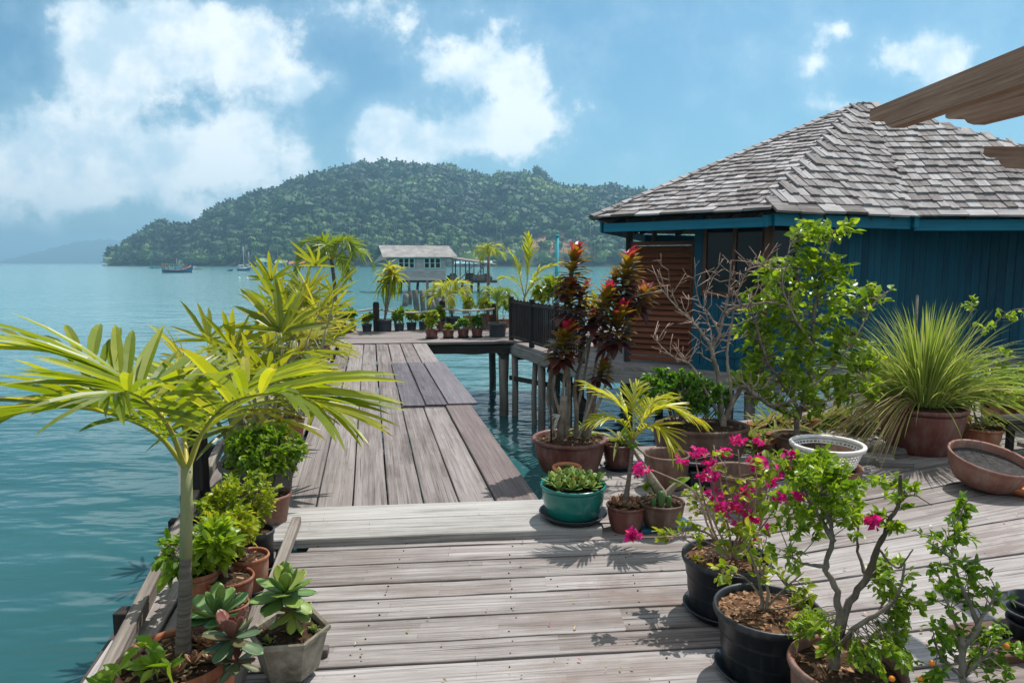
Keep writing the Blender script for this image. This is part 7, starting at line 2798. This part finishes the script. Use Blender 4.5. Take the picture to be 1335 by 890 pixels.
FLB = [(At(822, 697, Yd - .08), .035, 26), (At(836, 614, Yd + .05), .028, 15), (At(906, 588, Yd + .1), .022, 8), (At(925, 605, Yd + .08), .03, 14), (At(945, 592, Yd + .1), .035, 16), (At(962, 575, Yd + .06), .03, 13), (At(985, 600, Yd + .06), .04, 20), (At(915, 622, Yd), .02, 7), (At(890, 600, Yd + .05), .016, 5),
       (At(1004, 628, Yd), .03, 12), (At(975, 640, Yd - .03), .035, 16), (At(952, 655, Yd - .05), .05, 17), (At(930, 645, Yd), .03, 8), (At(968, 668, Yd - .06), .045, 12), (At(985, 675, Yd - .05), .025, 8), (At(940, 665, Yd - .1), .03, 12), (At(1010, 655, Yd - .05), .02, 6),
       (At(918, 590, Yd + .1), .018, 5), (At(1018, 600, Yd - .05), .016, 4), (At(990, 703, Yd - .1), .014, 3), (At(930, 622, Yd - .02), .025, 8), (At(990, 575, Yd + .1), .016, 4), (At(1000, 690, Yd - .08), .012, 2)]
bonsai(t, limbs, [(A_(u, v, rng.normal(0, .05)), (ru * k, .10, rv * k), n) for u, v, ru, rv, n in BLO], .043, 'yellowshrub', 'paletwig', OVATE, (.33, .2), 1, .0022, fl=FLB, seed=61, along=4, spread=.9, w=1.2, upb=.4)

b2 = potted('potted_bougainvillea', 'sparse young bougainvillea in the front black pot filled with bark chips', 'potted shrub', 998, 872, 790, 138, 104, 'black', 'ribbed', saucer=True, sauc_w=1.2, soil=.87, chips=520, soilmat='chips', lip=.015)
t, c = b2['t'], b2['top']
Yd = c.y
limbs = [([A_(993, 795), A_(992, 770), A_(985, 740), A_(975, 715)], .009, .003), ([A_(1000, 797), A_(1000, 765), A_(990, 735, .03), A_(1000, 700, .05)], .007, .002), ([A_(994, 780), A_(970, 752, -.05), A_(945, 745, -.08)], .005, .002), ([A_(1000, 790), A_(1025, 765, -.03), A_(1048, 745, -.04)], .005, .002), ([A_(1000, 795), A_(1030, 790, -.12), A_(1060, 775, -.15)], .004, .002)]
k = mpp(c)
bonsai(t, limbs, [(A_(u, v, rng.normal(0, .04)), (ru * k, .08, rv * k), n) for u, v, ru, rv, n in ((985, 720, 20, 16, 14), (948, 748, 18, 8, 10), (1000, 745, 22, 16, 12), (1038, 755, 18, 12, 8), (1045, 785, 20, 10, 7), (975, 690, 14, 12, 7))], .039, 'yellowshrub', 'bark', OVATE, (.35, .22), 1, .0022, seed=62, along=4, spread=.9, w=1.2)

b3 = potted('potted_bonsai', 'brown clay pot with a forked bonsai trunk and fresh leaves, largest foreground plant', 'potted tree', 1098, 962, 863, 144, 100, 'rimclay', 'belly', soil=.86, chips=160, lip=.02)
t, c = b3['t'], b3['top']
Yd = c.y
limbs = [([A_(1086, 880), A_(1090, 845), A_(1094, 800), A_(1088, 762), A_(1077, 738), A_(1086, 705), A_(1080, 670), A_(1070, 640)], .0165, .0045),
         ([A_(1090, 870), A_(1093, 838), A_(1108, 785), A_(1130, 752), A_(1145, 715, -.02), A_(1160, 680, -.03), A_(1171, 655, -.03), A_(1174, 618, -.04)], .0175, .0045),
         ([A_(1094, 845), A_(1112, 820, -.03), A_(1145, 800, -.06), A_(1170, 775, -.08), A_(1180, 735, -.1)], .011, .003),
         ([A_(1086, 705), A_(1060, 660, .03), A_(1045, 640, .05)], .009, .003), ([A_(1078, 738), A_(1050, 735, -.03), A_(1025, 720, -.05)], .007, .003), ([A_(1130, 752), A_(1118, 715, .05), A_(1120, 680, .06)], .0075, .002),
         ([A_(1145, 715), A_(1170, 740, -.04), A_(1190, 715, -.06)], .005, .002), ([A_(1171, 655), A_(1190, 645, -.03), A_(1215, 658, -.04)], .004, .0015)]
k = mpp(c)
BLB = [(1060, 640, 44, 32, 40), (1095, 645, 34, 30, 26), (1050, 610, 36, 20, 22), (1030, 665, 22, 16, 12), (1085, 610, 28, 20, 16), (1120, 660, 18, 18, 10), (1170, 640, 16, 22, 14), (1158, 690, 12, 14, 7), (1165, 750, 20, 26, 20), (1175, 785, 16, 14, 10), (1025, 725, 22, 10, 9), (1110, 620, 26, 14, 9),
       (1055, 818, 28, 16, 14), (1140, 850, 36, 22, 22), (1170, 830, 22, 26, 16), (1080, 835, 20, 20, 8), (1045, 680, 22, 12, 8), (1090, 680, 26, 14, 9)]
bonsai(t, limbs, [(A_(u, v, rng.normal(0, .06)), (ru * k, .12, rv * k), max(4, int(n * .85))) for u, v, ru, rv, n in BLB], .031, 'shrub', 'bark', OVATE, (.66, .26), 4, .0020,
       fl=[(At(1136, 680, Yd - .06), .022, 9), (At(1022, 612, Yd), .016, 4), (At(1040, 648, Yd - .05), .012, 3), (At(1020, 650, Yd), .016, 4), (At(1030, 590, Yd), .012, 3)], seed=63, along=4, spread=.85, w=.98)

b4 = potted('potted_citrus', 'thin upright citrus shrub with tiny orange fruit at the lower right corner', 'potted tree', 1258, 1030, 925, 130, 92, 'maroon', 'belly', soil=.9)
t, c = b4['t'], b4['top']
Yd = c.y
limbs = [([A_(1258, 925), A_(1257, 885), A_(1255, 845), A_(1254, 830)], .0125, .009), ([A_(1255, 840), A_(1275, 819), A_(1265, 790), A_(1252, 758), A_(1241, 715), A_(1256, 660)], .010, .002),
         ([A_(1256, 850), A_(1245, 810, .02), A_(1232, 780, .03), A_(1222, 745, .03)], .007, .002), ([A_(1270, 822), A_(1290, 790, -.02), A_(1300, 765, -.04)], .006, .002), ([A_(1258, 880), A_(1290, 850, -.06), A_(1320, 830, -.1)], .005, .002), ([A_(1257, 885), A_(1230, 860, -.04), A_(1215, 830, -.05)], .005, .002), ([A_(1246, 735), A_(1225, 715, -.02), A_(1208, 705, -.03)], .004, .0015), ([A_(1256, 660), A_(1262, 652)], .002, .001)]
k = mpp(c)
bonsai(t, limbs, [(A_(u, v, rng.normal(0, .04)), (ru * k, .08, rv * k), max(4, int(n * .65))) for u, v, ru, rv, n in ((1255, 668, 14, 20, 14), (1222, 705, 22, 14, 14), (1250, 700, 16, 20, 12), (1270, 738, 12, 16, 10), (1235, 740, 18, 16, 12), (1225, 770, 18, 18, 14), (1250, 775, 18, 18, 12), (1290, 780, 20, 22, 18), (1245, 805, 22, 22, 16), (1300, 825, 24, 18, 14), (1230, 845, 22, 18, 14), (1270, 850, 26, 20, 16), (1320, 840, 16, 14, 8), (1210, 820, 12, 12, 6), (1300, 870, 26, 14, 10), (1200, 870, 18, 14, 8))], .029, 'shrub', 'bark', OVATE, (.33, .24), 2, .002, seed=64, along=4, spread=.8, w=1.1)
mb = MB()
for (u, v) in ((1312, 842), (1215, 864), (1163, 884), (1200, 885)):
    q = At(u, v, Yd - .08)
    r_ = .009
    lathe(mb, q, [(0, -r_), (r_ * .7, -r_ * .7), (r_, 0), (r_ * .7, r_ * .7), (0, r_)], 12)
mb.build('fruit', M['orangeroof'] if False else flat('orange_fruit', (.75, .22, .02)), t)
# stacked black pots and a brown post base at the right frame edge
sk = thing('nursery_pot_stack', 'stack of black plastic nursery pots at the right frame edge', 'pots', G(1342, 842, 0))
q = G(1344, 842, 0)
mb = MB()
for z_ in (0, .045, .09):
    lathe(mb, q + Z * z_, [(0, .0), (.065, .0), (.085, .10), (.095, .102), (.097, .115), (.088, .115), (.07, .02), (0, .015)], 32, 0, random.random())
lathe(mb, q + Z * .15, [(.10, 0), (.13, .012), (.132, .02), (.10, .014), (0, .012), (0, 0), (.10, 0)], 32, 0, .4)
mb.build('pot', M['black'], sk)
mb = MB()
q = G(1332, 880, 0)
beam(mb, q + Vector((-.10, .10, .02)), q + Vector((.4, .2, .02)), .10, .04, 0, .5)
beam(mb, q + Vector((-.10, .26, .02)), q + Vector((.4, .36, .02)), .08, .04, 0, .3)
tag(mb.build('timber_bars', M['frame']), 'red brown timber bars on the deck under the black pot stack', 'timber')

# leaf litter and petals on the boards
g = np.random.default_rng(77)
mb = MB()
n = 120
uu = g.uniform(380, 1330, n)
vv = g.uniform(640, 888, n)
pp = np.array([tuple(G(a, b, .012)) for a, b in zip(uu, vv)])
pp = pp[(pp[:, 0] > -.7)]
n = len(pp)
mb.inst(OVATE_S, pp, frames(rand_dirs(n, -.12, .12, g)), g.uniform(.008, .028, n), 0, g.uniform(0, 1, n))
struct(mb.build('leaf_litter', leafm('dry_leaf_litter', [(0, (.10, .06, .03)), (.5, (.22, .16, .06)), (.8, (.3, .28, .06)), (1, (.5, .03, .16))], .1)), 'stuff')
